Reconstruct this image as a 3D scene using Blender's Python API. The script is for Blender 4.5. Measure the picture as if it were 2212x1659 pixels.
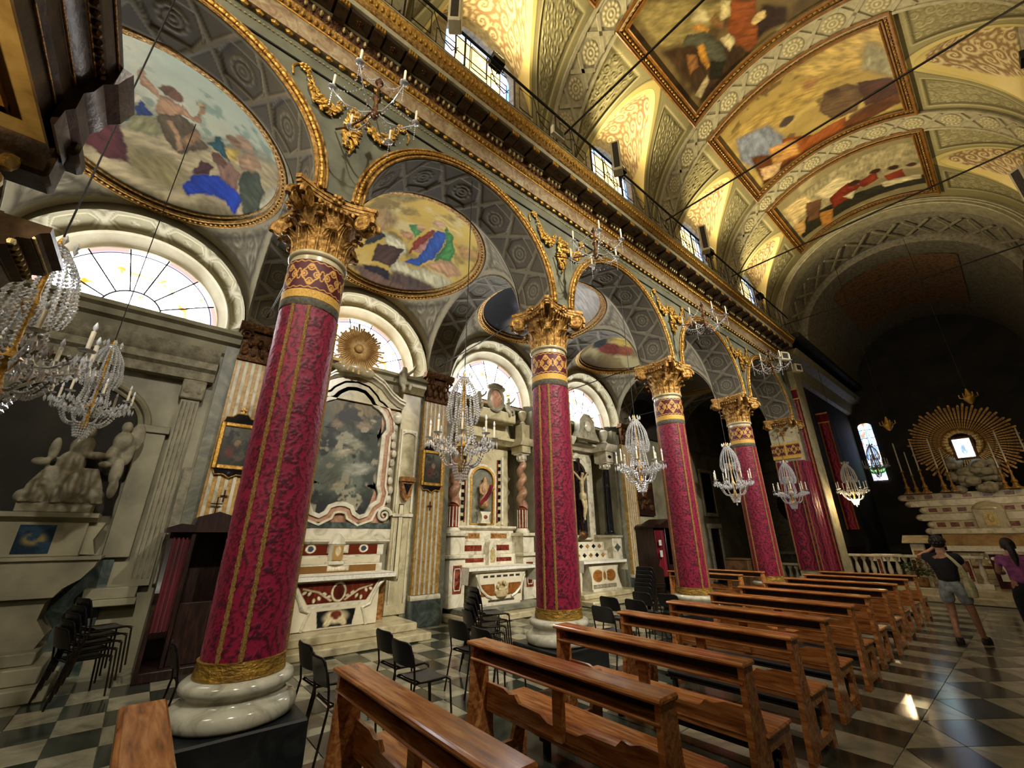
import bpy, math, random
import numpy as np
from mathutils import Matrix, Vector
random.seed(7)
PI=math.pi
SC=bpy.context.scene
COL=SC.collection
for o in list(bpy.data.objects): bpy.data.objects.remove(o)

# ---------------------------------------------------------------- camera
cam=bpy.data.cameras.new('camera'); camo=bpy.data.objects.new('camera',cam); COL.objects.link(camo)
F_PX,YAW,PITCH,ROLL=886.96,0.872759,0.358782,-0.004351
_f=Vector((-math.sin(YAW)*math.cos(PITCH),math.cos(YAW)*math.cos(PITCH),math.sin(PITCH)))
_r=Vector((math.cos(YAW),math.sin(YAW),0)); _u=_r.cross(_f)
_r2=math.cos(ROLL)*_r+math.sin(ROLL)*_u; _u2=-math.sin(ROLL)*_r+math.cos(ROLL)*_u
camo.matrix_world=Matrix(((_r2.x,_u2.x,-_f.x,0),(_r2.y,_u2.y,-_f.y,0),(_r2.z,_u2.z,-_f.z,1.75),(0,0,0,1)))
cam.sensor_fit='HORIZONTAL'; cam.sensor_width=36; cam.lens=36*F_PX/2212; cam.clip_start=.02; cam.clip_end=200
SC.camera=camo
# ---------------------------------------------------------------- world, sun, exposure
w=bpy.data.worlds.new('world'); SC.world=w; w.use_nodes=True
bg=w.node_tree.nodes['Background']; bg.inputs[0].default_value=(.55,.7,1,1); bg.inputs[1].default_value=.08
sun=bpy.data.lights.new('sun','SUN'); sun.energy=5.5; sun.angle=.006; sun.color=(1,.9,.72)
suno=bpy.data.objects.new('sun',sun); COL.objects.link(suno)
SLIT=Vector((-.62,-4.0,7.6)); PATCH=Vector((-1.32,6.75,0))
suno.rotation_euler=(PATCH-SLIT).to_track_quat('-Z','Y').to_euler()
suno.location=(0,-30,25)
E_LUN,E_CLER,E_WEST=11.0,1.5,9.0           # daylight through the lunettes, the clerestory, the added west fill window
E_FLOOD=290.0; E_SIDE=1900.0                # cornice floodlights: upwards on the left, added ones across the nave on the right
vs=SC.view_settings; vs.view_transform='Standard'; vs.look='None'; vs.exposure=0.9; vs.gamma=1.0; vs.use_curve_mapping=False
SC.cycles.max_bounces=6; SC.cycles.diffuse_bounces=4; SC.cycles.glossy_bounces=3; SC.cycles.transmission_bounces=3
SC.cycles.sample_clamp_indirect=6; SC.cycles.caustics_reflective=False; SC.cycles.caustics_refractive=False

# ---------------------------------------------------------------- colour and noise helpers
def lin(h):
    if not isinstance(h,str): return tuple(h[:3])
    h=h.lstrip('#'); r=[int(h[i:i+2],16)/255 for i in (0,2,4)]
    return tuple(c/12.92 if c<=.04045 else ((c+.055)/1.055)**2.4 for c in r)
def A(h): return np.array(lin(h))
def _h(ix,iy,s):
    n=(ix.astype(np.int64)*374761393+iy.astype(np.int64)*668265263+s*144269504)&0xffffffff
    n=((n^(n>>13))*1274126177)&0xffffffff
    return ((n^(n>>16))&0xffff)/65535.0
def vn(x,y,s=0):
    x=np.asarray(x,float); y=np.asarray(y,float)
    ix=np.floor(x);iy=np.floor(y);fx=x-ix;fy=y-iy;fx=fx*fx*(3-2*fx);fy=fy*fy*(3-2*fy)
    a=_h(ix,iy,s);b=_h(ix+1,iy,s);c=_h(ix,iy+1,s);d=_h(ix+1,iy+1,s)
    return (a*(1-fx)+b*fx)*(1-fy)+(c*(1-fx)+d*fx)*fy
def fbm(x,y,o=4,s=0):
    t=0;a=.5;n=0
    for i in range(o): t=t+a*vn(x*2**i,y*2**i,s+i*17);n+=a;a*=.55
    return t/n
def ss(a,b,x): t=np.clip((x-a)/(b-a),0,1); return t*t*(3-2*t)
def mixc(c,k,col): k=np.asarray(k)[...,None]; return c*(1-k)+np.asarray(col)*k
def scroll(x,y,s=0):
    """painted acanthus scrolls: 0 ground .. 1 highlight"""
    ix=np.floor(x);iy=np.floor(y);best=np.full(np.shape(x),9.);ang=np.zeros(np.shape(x));sg=np.zeros(np.shape(x))
    for dx in (-1,0,1):
        for dy in (-1,0,1):
            cx=ix+dx;cy=iy+dy
            px=cx+.5+.5*(_h(cx,cy,s+1)-.5);py=cy+.5+.5*(_h(cx,cy,s+2)-.5)
            d=np.hypot(x-px,y-py);m=d<best
            best=np.where(m,d,best);ang=np.where(m,np.arctan2(y-py,x-px),ang);sg=np.where(m,np.where(_h(cx,cy,s+3)>.5,1,-1),sg)
    sp=.5+.5*np.cos(sg*ang+7.5*np.log(best+.09))
    leaf=.5+.5*np.cos(9*ang+5*best)
    return np.clip(np.where(best<.42,sp,.25+.6*leaf*sp),0,1)*(.75+.5*vn(x*7,y*7,s+9))
def poly_sd(px,py,pts):
    """signed distance, negative inside"""
    d=np.full(np.shape(px),1e9);inside=np.zeros(np.shape(px),bool);n=len(pts)
    for i in range(n):
        ax,ay=pts[i];bx,by=pts[(i+1)%n]
        ex,ey=bx-ax,by-ay;wx,wy=px-ax,py-ay
        t=np.clip((wx*ex+wy*ey)/(ex*ex+ey*ey+1e-12),0,1)
        d=np.minimum(d,np.hypot(wx-ex*t,wy-ey*t))
        c=((ay<=py)&(by>py))|((by<=py)&(ay>py))
        xi=ax+(py-ay)/((by-ay) if abs(by-ay)>1e-12 else 1e-12)*ex
        inside^=(c&(px<xi))
    return np.where(inside,-d,d)
def paint(s,t,base,ops,seed=0,warp=.03,grain=.28,gs=6):
    """colours of a painted picture at canvas coordinates s,t"""
    s0,t0=s,t
    s=s+warp*(fbm(s0*9,t0*9,3,seed)-.5)*2+warp*.5*(fbm(s0*31,t0*31,2,seed+1)-.5)*2; t=t+warp*(fbm(s0*9,t0*9,3,seed+50)-.5)*2+warp*.5*(fbm(s0*31,t0*31,2,seed+51)-.5)*2
    c=np.zeros(np.shape(s)+(3,))+A(base)
    for op in ops:
        k=op[0]
        if k=='e':
            _,cx,cy,rx,ry,deg,col,soft=op[:8];a=math.radians(deg);dx,dy=s-cx,t-cy
            u=(dx*math.cos(a)+dy*math.sin(a))/rx;v=(-dx*math.sin(a)+dy*math.cos(a))/ry
            m=1-ss(1-soft,1+soft,np.hypot(u,v))
        elif k=='p':
            _,pts,col,soft=op[:4];sdv=poly_sd(s,t,pts);m=1-ss(-soft,soft,sdv)
        elif k=='g':      # gradient along direction
            _,dx,dy,a,b,col=op;m=ss(a,b,s*dx+t*dy)
        elif k=='c':      # cloud veil
            _,sc,th,wd,col,sd=op;m=ss(th,th+wd,fbm(s0*sc,t0*sc,4,seed+sd))
        al=op[8] if (k=='e' and len(op)>8) else (op[4] if (k=='p' and len(op)>4) else 1)
        sh=1.0
        if k in 'ep':
            q=len(str(op[1]))%7*.45; fa=fbm((s0*math.cos(q)+t0*math.sin(q))*34,(t0*math.cos(q)-s0*math.sin(q))*9,3,seed+7)
            sh=.45+1.1*fa
            if k=='p': sh=sh*(.72+.36*ss(0,-.05,sdv)*fbm(s0*8,t0*8,2,seed+31)*2)
            sh=sh[...,None]
        c=c*(1-(m*al)[...,None])+A(col)*sh*(m*al)[...,None]
    return c*(1-grain/2+grain*fbm(s0*gs,t0*gs,5,seed+3))[...,None]

# ---------------------------------------------------------------- mesh helpers
class MB:
    def __init__(s): s.v=[];s.f=[]
    def add(s,vs,fs):
        o=len(s.v); s.v+=[tuple(p) for p in vs]; s.f+=[tuple(i+o for i in f) for f in fs]; return s
    def box(s,x0,x1,y0,y1,z0,z1):
        return s.add([(x0,y0,z0),(x1,y0,z0),(x1,y1,z0),(x0,y1,z0),(x0,y0,z1),(x1,y0,z1),(x1,y1,z1),(x0,y1,z1)],
                     [(0,3,2,1),(4,5,6,7),(0,1,5,4),(1,2,6,5),(2,3,7,6),(3,0,4,7)])
    def bbox(s,x0,x1,y0,y1,z0,z1,b=.01):
        """box with chamfered edges"""
        vs=[];
        for z,i in ((z0,b),(z0+b,0),(z1-b,0),(z1,b)):
            vs+=[(x0+i,y0+b+0*i,z),(x0+b,y0+i,z),(x1-b,y0+i,z),(x1-i,y0+b,z),(x1-i,y1-b,z),(x1-b,y1-i,z),(x0+b,y1-i,z),(x0+i,y1-b,z)]
        fs=[tuple(range(7,-1,-1)),tuple(range(24,32))]
        for k in range(3):
            for j in range(8): a=k*8+j;c=k*8+(j+1)%8; fs.append((a,c,c+8,a+8))
        return s.add(vs,fs)
    def obox(s,c,size,M=None):
        h=[d/2 for d in size]; m=MB().box(-h[0],h[0],-h[1],h[1],-h[2],h[2])
        M=(Matrix.Translation(c)@M.to_4x4()) if M is not None else Matrix.Translation(c)
        return s.add([M@Vector(p) for p in m.v],m.f)
    def bar(s,a,b,w,d,up=(0,0,1)):
        a=Vector(a);b=Vector(b);z=(b-a);L=z.length;z.normalize();up=Vector(up)
        if abs(z.dot(up))>.98: up=Vector((1,0,0))
        x=up.cross(z).normalized();y=z.cross(x)
        M=Matrix((x,y,z)).transposed()
        return s.obox((a+b)/2,(w,d,L),M)
    def prism(s,poly,ax,lo,hi):
        n=len(poly)
        m={'x':lambda p,h:(h,p[0],p[1]),'y':lambda p,h:(p[0],h,p[1]),'z':lambda p,h:(p[0],p[1],h)}[ax]
        vs=[m(p,lo) for p in poly]+[m(p,hi) for p in poly]
        fs=[tuple(range(n-1,-1,-1)),tuple(range(n,2*n))]+[(i,(i+1)%n,n+(i+1)%n,n+i) for i in range(n)]
        return s.add(vs,fs)
    def tube(s,pts,r,n=8,closed=False,cap=True):
        P=[Vector(p) for p in pts];m=len(P);R=r if isinstance(r,(list,tuple)) else [r]*m
        vs=[];ref=Vector((0,0,1));prev=None
        for i,p in enumerate(P):
            if closed: t=P[(i+1)%m]-P[i-1]
            else: t=P[min(i+1,m-1)]-P[max(i-1,0)]
            t.normalize()
            if prev is None:
                x=ref.cross(t)
                if x.length<.05: x=Vector((1,0,0)).cross(t)
            else:
                x=prev-t*prev.dot(t)
                if x.length<1e-6: x=ref.cross(t)
            x.normalize();prev=x;y=t.cross(x)
            for k in range(n): a=2*PI*k/n; vs.append(p+(x*math.cos(a)+y*math.sin(a))*R[i])
        fs=[]
        for i in range(m if closed else m-1):
            j=(i+1)%m
            for k in range(n): fs.append((i*n+k,i*n+(k+1)%n,j*n+(k+1)%n,j*n+k))
        if cap and not closed: fs+= [tuple(range(n-1,-1,-1)),tuple(range((m-1)*n,m*n))]
        return s.add(vs,fs)
    def lathe(s,prof,n=24,c=(0,0,0),a0=0,a1=2*PI,sx=1,sy=1,cap=True):
        full=abs(a1-a0-2*PI)<1e-6;k=n if full else n+1;vs=[];fs=[]
        for r,z in prof:
            for i in range(k):
                a=a0+(a1-a0)*i/n; vs.append((c[0]+r*math.cos(a)*sx,c[1]+r*math.sin(a)*sy,c[2]+z))
        for j in range(len(prof)-1):
            for i in range(n):
                i2=(i+1)%k if full else i+1
                fs.append((j*k+i,j*k+i2,(j+1)*k+i2,(j+1)*k+i))
        if cap and full:
            if prof[0][0]>1e-4: fs.append(tuple(range(k-1,-1,-1)))
            if prof[-1][0]>1e-4: fs.append(tuple(range((len(prof)-1)*k,len(prof)*k)))
        return s.add(vs,fs)
    def sph(s,c,r,nu=10,nv=6,M=None):
        r=(r,r,r) if not isinstance(r,(tuple,list)) else r;vs=[(0,0,r[2])]
        for j in range(1,nv):
            b=PI*j/nv
            for i in range(nu): a=2*PI*i/nu; vs.append((r[0]*math.sin(b)*math.cos(a),r[1]*math.sin(b)*math.sin(a),r[2]*math.cos(b)))
        vs.append((0,0,-r[2]));fs=[]
        for i in range(nu): fs.append((0,1+i,1+(i+1)%nu)); fs.append((len(vs)-1,1+(nv-2)*nu+(i+1)%nu,1+(nv-2)*nu+i))
        for j in range(nv-2):
            for i in range(nu): a=1+j*nu+i;b=1+j*nu+(i+1)%nu; fs.append((a,a+nu,b+nu,b))
        if M is not None: vs=[M@Vector(p) for p in vs]
        return s.add([(p[0]+c[0],p[1]+c[1],p[2]+c[2]) for p in vs],fs)
    def octa(s,c,r,h=None):
        h=h or r;x,y,z=c
        return s.add([(x+r,y,z),(x,y+r,z),(x-r,y,z),(x,y-r,z),(x,y,z+h),(x,y,z-h)],[(0,1,4),(1,2,4),(2,3,4),(3,0,4),(1,0,5),(2,1,5),(3,2,5),(0,3,5)])
    def strip(s,A_,B_,closed=False):
        n=len(A_);vs=list(A_)+list(B_);m=n if closed else n-1
        return s.add(vs,[(i,(i+1)%n,n+(i+1)%n,n+i) for i in range(m)])
    def grid(s,fn,nu,nv):
        vs=[fn(i/nu,j/nv) for i in range(nu+1) for j in range(nv+1)]
        return s.add(vs,[(i*(nv+1)+j,(i+1)*(nv+1)+j,(i+1)*(nv+1)+j+1,i*(nv+1)+j+1) for i in range(nu) for j in range(nv)])
    def merge(s,o,M=None):
        return s.add([M@Vector(p) for p in o.v] if M is not None else o.v,o.f)
    def xf(s,M): s.v=[tuple(M@Vector(p)) for p in s.v]; return s
    def mesh(s,name,smooth=True,ang=38):
        me=bpy.data.meshes.new(name); me.from_pydata([tuple(p) for p in s.v],[],s.f); me.validate()
        if smooth and len(me.polygons):
            me.polygons.foreach_set('use_smooth',[True]*len(me.polygons)); me.set_sharp_from_angle(angle=math.radians(ang))
        me.update(); return me
def setcol(me,c):
    c=np.clip(np.asarray(c,float).reshape(-1,3),0,4); a=me.color_attributes.new('Col','FLOAT_COLOR','POINT')
    d=np.ones((len(c),4),np.float32); d[:,:3]=c; a.data.foreach_set('color',d.ravel())
def gmesh(name,P,col=None,cu=False,cv=False,ang=60,flip=False):
    """mesh from a numpy grid P[nu,nv,3], optional colours"""
    nu,nv=P.shape[:2];idx=np.arange(nu*nv).reshape(nu,nv)
    I=np.arange(nu if cu else nu-1);J=np.arange(nv if cv else nv-1)
    a=idx[np.ix_(I,J)];b=idx[np.ix_((I+1)%nu,J)];c=idx[np.ix_((I+1)%nu,(J+1)%nv)];d=idx[np.ix_(I,(J+1)%nv)]
    q=np.stack([a,b,c,d] if not flip else [d,c,b,a],-1).reshape(-1,4)
    me=bpy.data.meshes.new(name); me.vertices.add(nu*nv); me.vertices.foreach_set('co',P.reshape(-1).astype(np.float32))
    me.loops.add(len(q)*4); me.loops.foreach_set('vertex_index',q.ravel().astype(np.int32))
    me.polygons.add(len(q)); me.polygons.foreach_set('loop_start',np.arange(0,len(q)*4,4,dtype=np.int32))
    me.update(calc_edges=True); me.validate()
    me.polygons.foreach_set('use_smooth',[True]*len(me.polygons))
    if col is not None: setcol(me,col)
    return me
def obj(name,me,m,parent=None,loc=(0,0,0),rot=(0,0,0),scale=(1,1,1)):
    if isinstance(me,MB): me=me.mesh(name)
    if m is not None and not me.materials: me.materials.append(MAT[m] if isinstance(m,str) else m)
    o=bpy.data.objects.new(name,me); COL.objects.link(o); o.location=loc; o.rotation_euler=rot; o.scale=scale
    if parent is not None: o.parent=parent
    return o
def tag(o,label,cat,group=None,kind=None):
    o['label']=label; o['category']=cat
    if group: o['group']=group
    if kind: o['kind']=kind
    return o
def thing(name,label,cat,loc=(0,0,0),rz=0,group=None,kind=None):
    o=bpy.data.objects.new(name,None); COL.objects.link(o); o.location=loc; o.rotation_euler=(0,0,rz); o.empty_display_size=.1
    return tag(o,label,cat,group,kind)
def struct(name,me,m,label,cat,**k):
    return tag(obj(name,me,m,**k),label,cat,kind='structure')
def stuff(o): o['kind']='stuff'; return o
KIDS={}
def dup(root,loc,rz=0,label=None,group=None,scale=None):
    if root.name not in KIDS: KIDS[root.name]=[(c,[g for g in bpy.data.objects if g.parent==c]) for c in bpy.data.objects if c.parent==root]
    r=root.copy(); COL.objects.link(r); r.location=loc; r.rotation_euler=(0,0,rz)
    if scale: r.scale=scale
    if label: r['label']=label
    if group: r['group']=group
    for c,gs in KIDS[root.name]:
        d=c.copy(); COL.objects.link(d); d.parent=r
        for g in gs: e=g.copy(); COL.objects.link(e); e.parent=d
    return r
def RZ(a): return Matrix.Rotation(a,4,'Z')
def T(*p): return Matrix.Translation(p)

# ---------------------------------------------------------------- materials
MAT={}
def nt(name):
    m=bpy.data.materials.new(name); m.use_nodes=True; MAT[name]=m; n=m.node_tree; return m,n,n.nodes['Principled BSDF']
def ramp(n,src,stops):
    r=n.nodes.new('ShaderNodeValToRGB'); e=r.color_ramp.elements
    while len(e)<len(stops): e.new(.5)
    for el,(p,c) in zip(e,stops): el.position=p; el.color=(*lin(c),1)
    n.links.new(src,r.inputs[0]); return r.outputs[0]
def coords(n,scale=(1,1,1),rnd=False,kind='Object'):
    tc=n.nodes.new('ShaderNodeTexCoord'); mp=n.nodes.new('ShaderNodeMapping'); mp.inputs['Scale'].default_value=scale
    n.links.new(tc.outputs[kind],mp.inputs[0])
    if rnd:
        oi=n.nodes.new('ShaderNodeObjectInfo'); vm=n.nodes.new('ShaderNodeVectorMath'); vm.operation='SCALE'; vm.inputs[0].default_value=(37,53,71)
        n.links.new(oi.outputs['Random'],vm.inputs['Scale']); n.links.new(vm.outputs[0],mp.inputs['Location'])
    return mp.outputs[0]
def noise(n,vec,sc,det=5,rough=.55,dist=0):
    t=n.nodes.new('ShaderNodeTexNoise'); t.inputs['Scale'].default_value=sc; t.inputs['Detail'].default_value=det; t.inputs['Roughness'].default_value=rough; t.inputs['Distortion'].default_value=dist
    n.links.new(vec,t.inputs['Vector']); return t.outputs['Fac']
def bump(n,b,h,st,dist=.02):
    k=n.nodes.new('ShaderNodeBump'); k.inputs['Strength'].default_value=st; k.inputs['Distance'].default_value=dist
    n.links.new(h,k.inputs['Height']); n.links.new(k.outputs[0],b.inputs['Normal'])
def pm(name,stops,sc=6,rough=.6,metal=0,bmp=.15,bd=.01,scale=(1,1,1),rnd=False,spec=.5,dist=0,det=5,sheen=0):
    m,n,b=nt(name); v=coords(n,scale,rnd); f=noise(n,v,sc,det,.55,dist)
    n.links.new(ramp(n,f,stops),b.inputs['Base Color']); b.inputs['Roughness'].default_value=rough; b.inputs['Metallic'].default_value=metal
    b.inputs['Specular IOR Level'].default_value=spec
    if sheen: b.inputs['Sheen Weight'].default_value=sheen
    if bmp: bump(n,b,noise(n,v,sc*3,4),bmp,bd)
    return m
def vmat(name,rough=.7,metal=0,bmp=.1,sc=60,amp=.16,spec=.4,sheen=0):
    """colour from the surface's painted colour attribute, with fine mottling"""
    m,n,b=nt(name); at=n.nodes.new('ShaderNodeAttribute'); at.attribute_name='Col'
    f=noise(n,coords(n),sc,4); mr=n.nodes.new('ShaderNodeMapRange'); mr.inputs[3].default_value=1-amp; mr.inputs[4].default_value=1+amp; n.links.new(f,mr.inputs[0])
    mx=n.nodes.new('ShaderNodeVectorMath'); mx.operation='SCALE'; n.links.new(at.outputs['Color'],mx.inputs[0]); n.links.new(mr.outputs[0],mx.inputs['Scale'])
    n.links.new(mx.outputs[0],b.inputs['Base Color']); b.inputs['Roughness'].default_value=rough; b.inputs['Metallic'].default_value=metal; b.inputs['Specular IOR Level'].default_value=spec
    if sheen: b.inputs['Sheen Weight'].default_value=sheen; b.inputs['Sheen Tint'].default_value=(1,.3,.4,1)
    if bmp: bump(n,b,f,bmp,.01)
    return m
def emit(name,col,st):
    m,n,b=nt(name); b.inputs['Base Color'].default_value=(*lin(col),1); b.inputs['Emission Color'].default_value=(*lin(col),1); b.inputs['Emission Strength'].default_value=st; return m
def emit_attr(name,st):
    m,n,b=nt(name); at=n.nodes.new('ShaderNodeAttribute'); at.attribute_name='Col'
    n.links.new(at.outputs['Color'],b.inputs['Emission Color']); b.inputs['Emission Strength'].default_value=st; b.inputs['Base Color'].default_value=(.1,.1,.1,1); b.inputs['Roughness'].default_value=.3
    return m
def marble(name,stops,sc=2.5,rough=.25,rnd=True,dist=2.2,scale=(1,1,1)):
    return pm(name,stops,sc,rough,0,.03,.005,scale,rnd,.5,dist,7)
marble('white_marble',[(.3,'#a29c86'),(.5,'#cfc8b0'),(.7,'#ded8c4')])
marble('cream_marble',[(.25,'#8f8566'),(.5,'#b6ab88'),(.75,'#cabf9d')],2)
marble('base_marble',[(.3,'#8d8a78'),(.48,'#b3b09c'),(.7,'#c4c1ae')],3,.12)
marble('grey_marble',[(.3,'#4f5148'),(.5,'#70705f'),(.7,'#8a8973')],2,.4)
marble('green_marble',[(.3,'#2c3632'),(.5,'#48524c'),(.7,'#67706a')],3,.2)
marble('red_marble',[(.3,'#3d1712'),(.5,'#6b2c1e'),(.65,'#8b4c33'),(.8,'#c9a88c')],5,.2)
marble('amber_marble',[(.3,'#5e3a1c'),(.5,'#8e6234'),(.7,'#b58a52')],6,.25)
marble('pink_marble',[(.3,'#8a5f48'),(.5,'#a87d61'),(.7,'#c29c80')],4,.35)
marble('black_marble',[(.4,'#0b0b0d'),(.62,'#1b1b1e'),(.72,'#5a5a58')],4,.15)
marble('yellow_marble',[(.3,'#8c6a34'),(.5,'#b08a4a'),(.7,'#c9a866')],5,.35)
marble('slate_plinth',[(.3,'#0c0f10'),(.55,'#171a1b'),(.8,'#262a2a')],4,.35)
marble('tile_dark',[(.3,'#23261f'),(.5,'#34382f'),(.75,'#4b4f43')],1.6,.16)
marble('tile_light',[(.3,'#6f6c5b'),(.5,'#908b74'),(.75,'#aaa48a')],1.6,.16)
marble('tile_brown',[(.3,'#2e2119'),(.5,'#4a382b'),(.75,'#6b5643')],3,.2)
marble('floor_grout',[(.3,'#4d4d42'),(.7,'#6d6b5b')],2,.4)
pm('stone_wall',[(.3,'#5d5a48'),(.5,'#76725c'),(.7,'#8a856c')],1.4,.85,0,.2,.01)
pm('dado_stone',[(.3,'#6c6753'),(.5,'#8d876d'),(.7,'#a39c80')],1.6,.5,0,.1,.01)
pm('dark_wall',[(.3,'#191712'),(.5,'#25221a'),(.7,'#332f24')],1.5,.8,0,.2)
pm('spandrel',[(.3,'#4f4f3f'),(.5,'#64644f'),(.7,'#74735c')],2.2,.75,0,.12)
pm('plaster_white',[(.3,'#b8ae8e'),(.7,'#d4cbae')],3,.8,0,.1)
pm('stucco_grey',[(.3,'#6d6755'),(.5,'#8d8670'),(.7,'#a39c84')],9,.75,0,.5,.02)
pm('gold',[(.3,'#8a6420'),(.5,'#c2923a'),(.7,'#e3bf6a')],30,.36,.6,.5,.012)
pm('gold_dark',[(.3,'#5f4016'),(.5,'#a37735'),(.72,'#d6b066')],22,.36,.5,.6,.02)
pm('gold_pale',[(.3,'#9d8a55'),(.5,'#c2ae74'),(.7,'#dccb97')],22,.4,.45,.5,.015)
pm('gold_cloth',[(.3,'#6b4d10'),(.5,'#8f6d1e'),(.7,'#b08a30')],5,.36,.35,.9,.05,(1,1,2.2))
pm('gold_fringe',[(.3,'#a9802a'),(.6,'#d9ad4e')],60,.6,.1,.4,.01)
pm('braid',[(.35,'#6f4f24'),(.6,'#a8823f')],70,.6,.2,.8,.012)
pm('grey_ribbon',[(.4,'#3c382c'),(.6,'#575240')],30,.7,0,.2)
pm('modillion',[(.3,'#1e130a'),(.5,'#35230f'),(.7,'#4c3518')],9,.45,.1,.3,.02)
pm('cornice_cream',[(.3,'#8f8868'),(.7,'#b3ac8b')],6,.6,0,.15)
pm('cornice_pink',[(.3,'#75573c'),(.5,'#9d8561'),(.7,'#b5a884')],7,.5,0,.2,.01,(1,1,1),False,.5,1.5)
pm('bronze',[(.3,'#2b1a0c'),(.5,'#54351a'),(.7,'#8c6232')],20,.35,.6,.6,.02)
pm('iron',[(.4,'#0d0c0b'),(.6,'#1c1a18')],20,.5,.5,.2)
pm('rod_iron',[(.4,'#171310'),(.6,'#2a221b')],20,.5,.4,.2)
pm('wood',[(.3,'#74431f'),(.5,'#a86a38'),(.68,'#c68c54')],3,.17,0,.06,.004,(1,9,9),True,.5,.6)
pm('wood_dark',[(.3,'#120907'),(.5,'#23120d'),(.7,'#3a2018')],4,.35,0,.15,.01,(6,6,1),True)
pm('wood_bright',[(.3,'#7a4a28'),(.5,'#a3683c'),(.7,'#bd8550')],3,.3,0,.06,.004,(1,9,9),True,.5,.6)
pm('loft_wood',[(.3,'#1f1710'),(.5,'#382a1c'),(.7,'#5a452d')],7,.3,.2,.3,.01)
pm('loft_gold',[(.3,'#6e5327'),(.5,'#94743b'),(.7,'#a98a4d')],5,.45,.1,.2,.01)
pm('loft_ochre',[(.3,'#5c3a12'),(.6,'#85591e')],8,.4,.1,.2,.01)
pm('plastic_black',[(.4,'#0d0c0e'),(.6,'#171519')],40,.38,0,.15,.004)
pm('seat_grey',[(.4,'#1f1d1b'),(.6,'#2e2b27')],40,.42,0,.15,.004)
pm('chair_tube',[(.4,'#1a1510'),(.6,'#33291d')],20,.35,.6,.05)
pm('pad_black',[(.4,'#08080a'),(.6,'#111114')],30,.5,0,.2,.01)
pm('linen',[(.3,'#cfcab8'),(.6,'#e9e5d6')],20,.8,0,.25,.01)
pm('wax',[(.4,'#cfc7ac'),(.6,'#e2dbc4')],9,.5,0,.05)
pm('velvet_red',[(.3,'#3c0510'),(.5,'#650a1a'),(.7,'#861424')],7,.8,0,.3,.02,(1,1,.15),False,.2,0,5,.15)
pm('ray_gold',[(.3,'#a8824a'),(.6,'#d0ac70')],20,.5,.15,.2,.01)  # tan lightened to paint in the flare around the backlit rays
pm('curtain_dark',[(.3,'#1b0408'),(.5,'#3b0810'),(.7,'#5c1019')],7,.85,0,.3,.02,(1,1,.15))
pm('statue_stone',[(.3,'#6f6a58'),(.5,'#948d76'),(.7,'#aaa38b')],7,.65,0,.25,.01)
pm('ivory',[(.4,'#a8966c'),(.7,'#cdbb90')],14,.5,0,.2,.01)
pm('polychrome',[(.3,'#5c3a22'),(.45,'#8c6a42'),(.55,'#b38e5e'),(.7,'#6e2a2c')],9,.5,0,.2,.01)
pm('bulb',[(.4,'#cfd6e0'),(.6,'#eef2f6')],5,.15,0,0)
pm('speaker_white',[(.4,'#bfb691'),(.6,'#cfc6a3')],6,.5,0,.05)
pm('speaker_grille',[(.4,'#1c1712'),(.6,'#3a3127')],50,.6,0,.3)
pm('paper',[(.4,'#d5d2c6'),(.6,'#e6e3d8')],9,.8,0,0)
pm('cardboard',[(.4,'#5d4128'),(.6,'#7a5836')],5,.8,0,.1)
pm('leaf_green',[(.3,'#0d1f0b'),(.6,'#25451b')],20,.5,0,.2)
pm('skin',[(.4,'#8a5f48'),(.6,'#a97c60')],9,.5,0,.05)
pm('hair',[(.4,'#0c0807'),(.6,'#1d130f')],30,.5,0,.5,.02)
pm('tshirt_black',[(.4,'#060608'),(.6,'#0d0d10')],20,.9,0,.2)
pm('shorts_grey',[(.4,'#6d7274'),(.6,'#90979a')],12,.9,0,.2)
pm('top_purple',[(.4,'#6b2f5e'),(.6,'#8d4a7c')],9,.85,0,.2)
pm('trouser_black',[(.4,'#050507'),(.6,'#0b0b0f')],9,.9,0,.2)
pm('shoe_dark',[(.4,'#1a0f0b'),(.6,'#2b1a14')],9,.6,0,.1)
pm('bag_cream',[(.4,'#8d8a68'),(.6,'#b0ac86')],9,.9,0,.2)
pm('phone',[(.4,'#08090b'),(.6,'#101216')],9,.2,0,0)
m,n,b=nt('crystal'); b.inputs['Base Color'].default_value=(.93,.96,1,1); b.inputs['Roughness'].default_value=.06; b.inputs['Transmission Weight'].default_value=.25; b.inputs['IOR'].default_value=1.6; b.inputs['Specular IOR Level'].default_value=.9; b.inputs['Metallic'].default_value=.4
vmat('fresco',.8,0,.05,70,.12); vmat('grisaille',.75,0,.15,70,.14); vmat('vault_paint',.72,0,.12,60,.12)
vmat('oil_paint',.45,0,.08,50,.15); vmat('inlay',.22,0,.02,60,.1); vmat('damask',.5,0,.15,130,.12,.4,.2); vmat('embroidery',.5,.1,.3,120,.12)
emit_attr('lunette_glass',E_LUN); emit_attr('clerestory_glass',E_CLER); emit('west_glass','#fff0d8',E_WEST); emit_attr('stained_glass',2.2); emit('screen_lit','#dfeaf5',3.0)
emit('lamp_glow','#ffd28a',60); emit('flood_lens','#ffe9b8',18)

# ---------------------------------------------------------------- plan of the church
XW,XB,XA,XS=-4.4,-5.2,-8.8,-9.0          # nave face, arcade back, pilaster face, aisle wall
XCOL,XC=-4.8,-.9                          # column axis, nave axis
ARZ,AR=5.72,1.69                          # arcade springing and radius
COLY=[.9,4.9,8.9,12.9]; BAYS=[-1.1,2.9,6.9,10.9,14.9]
VZ,VR=9.0,3.4                             # nave vault springing and radius
Y0,Y1=-4.0,17.2
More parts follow.
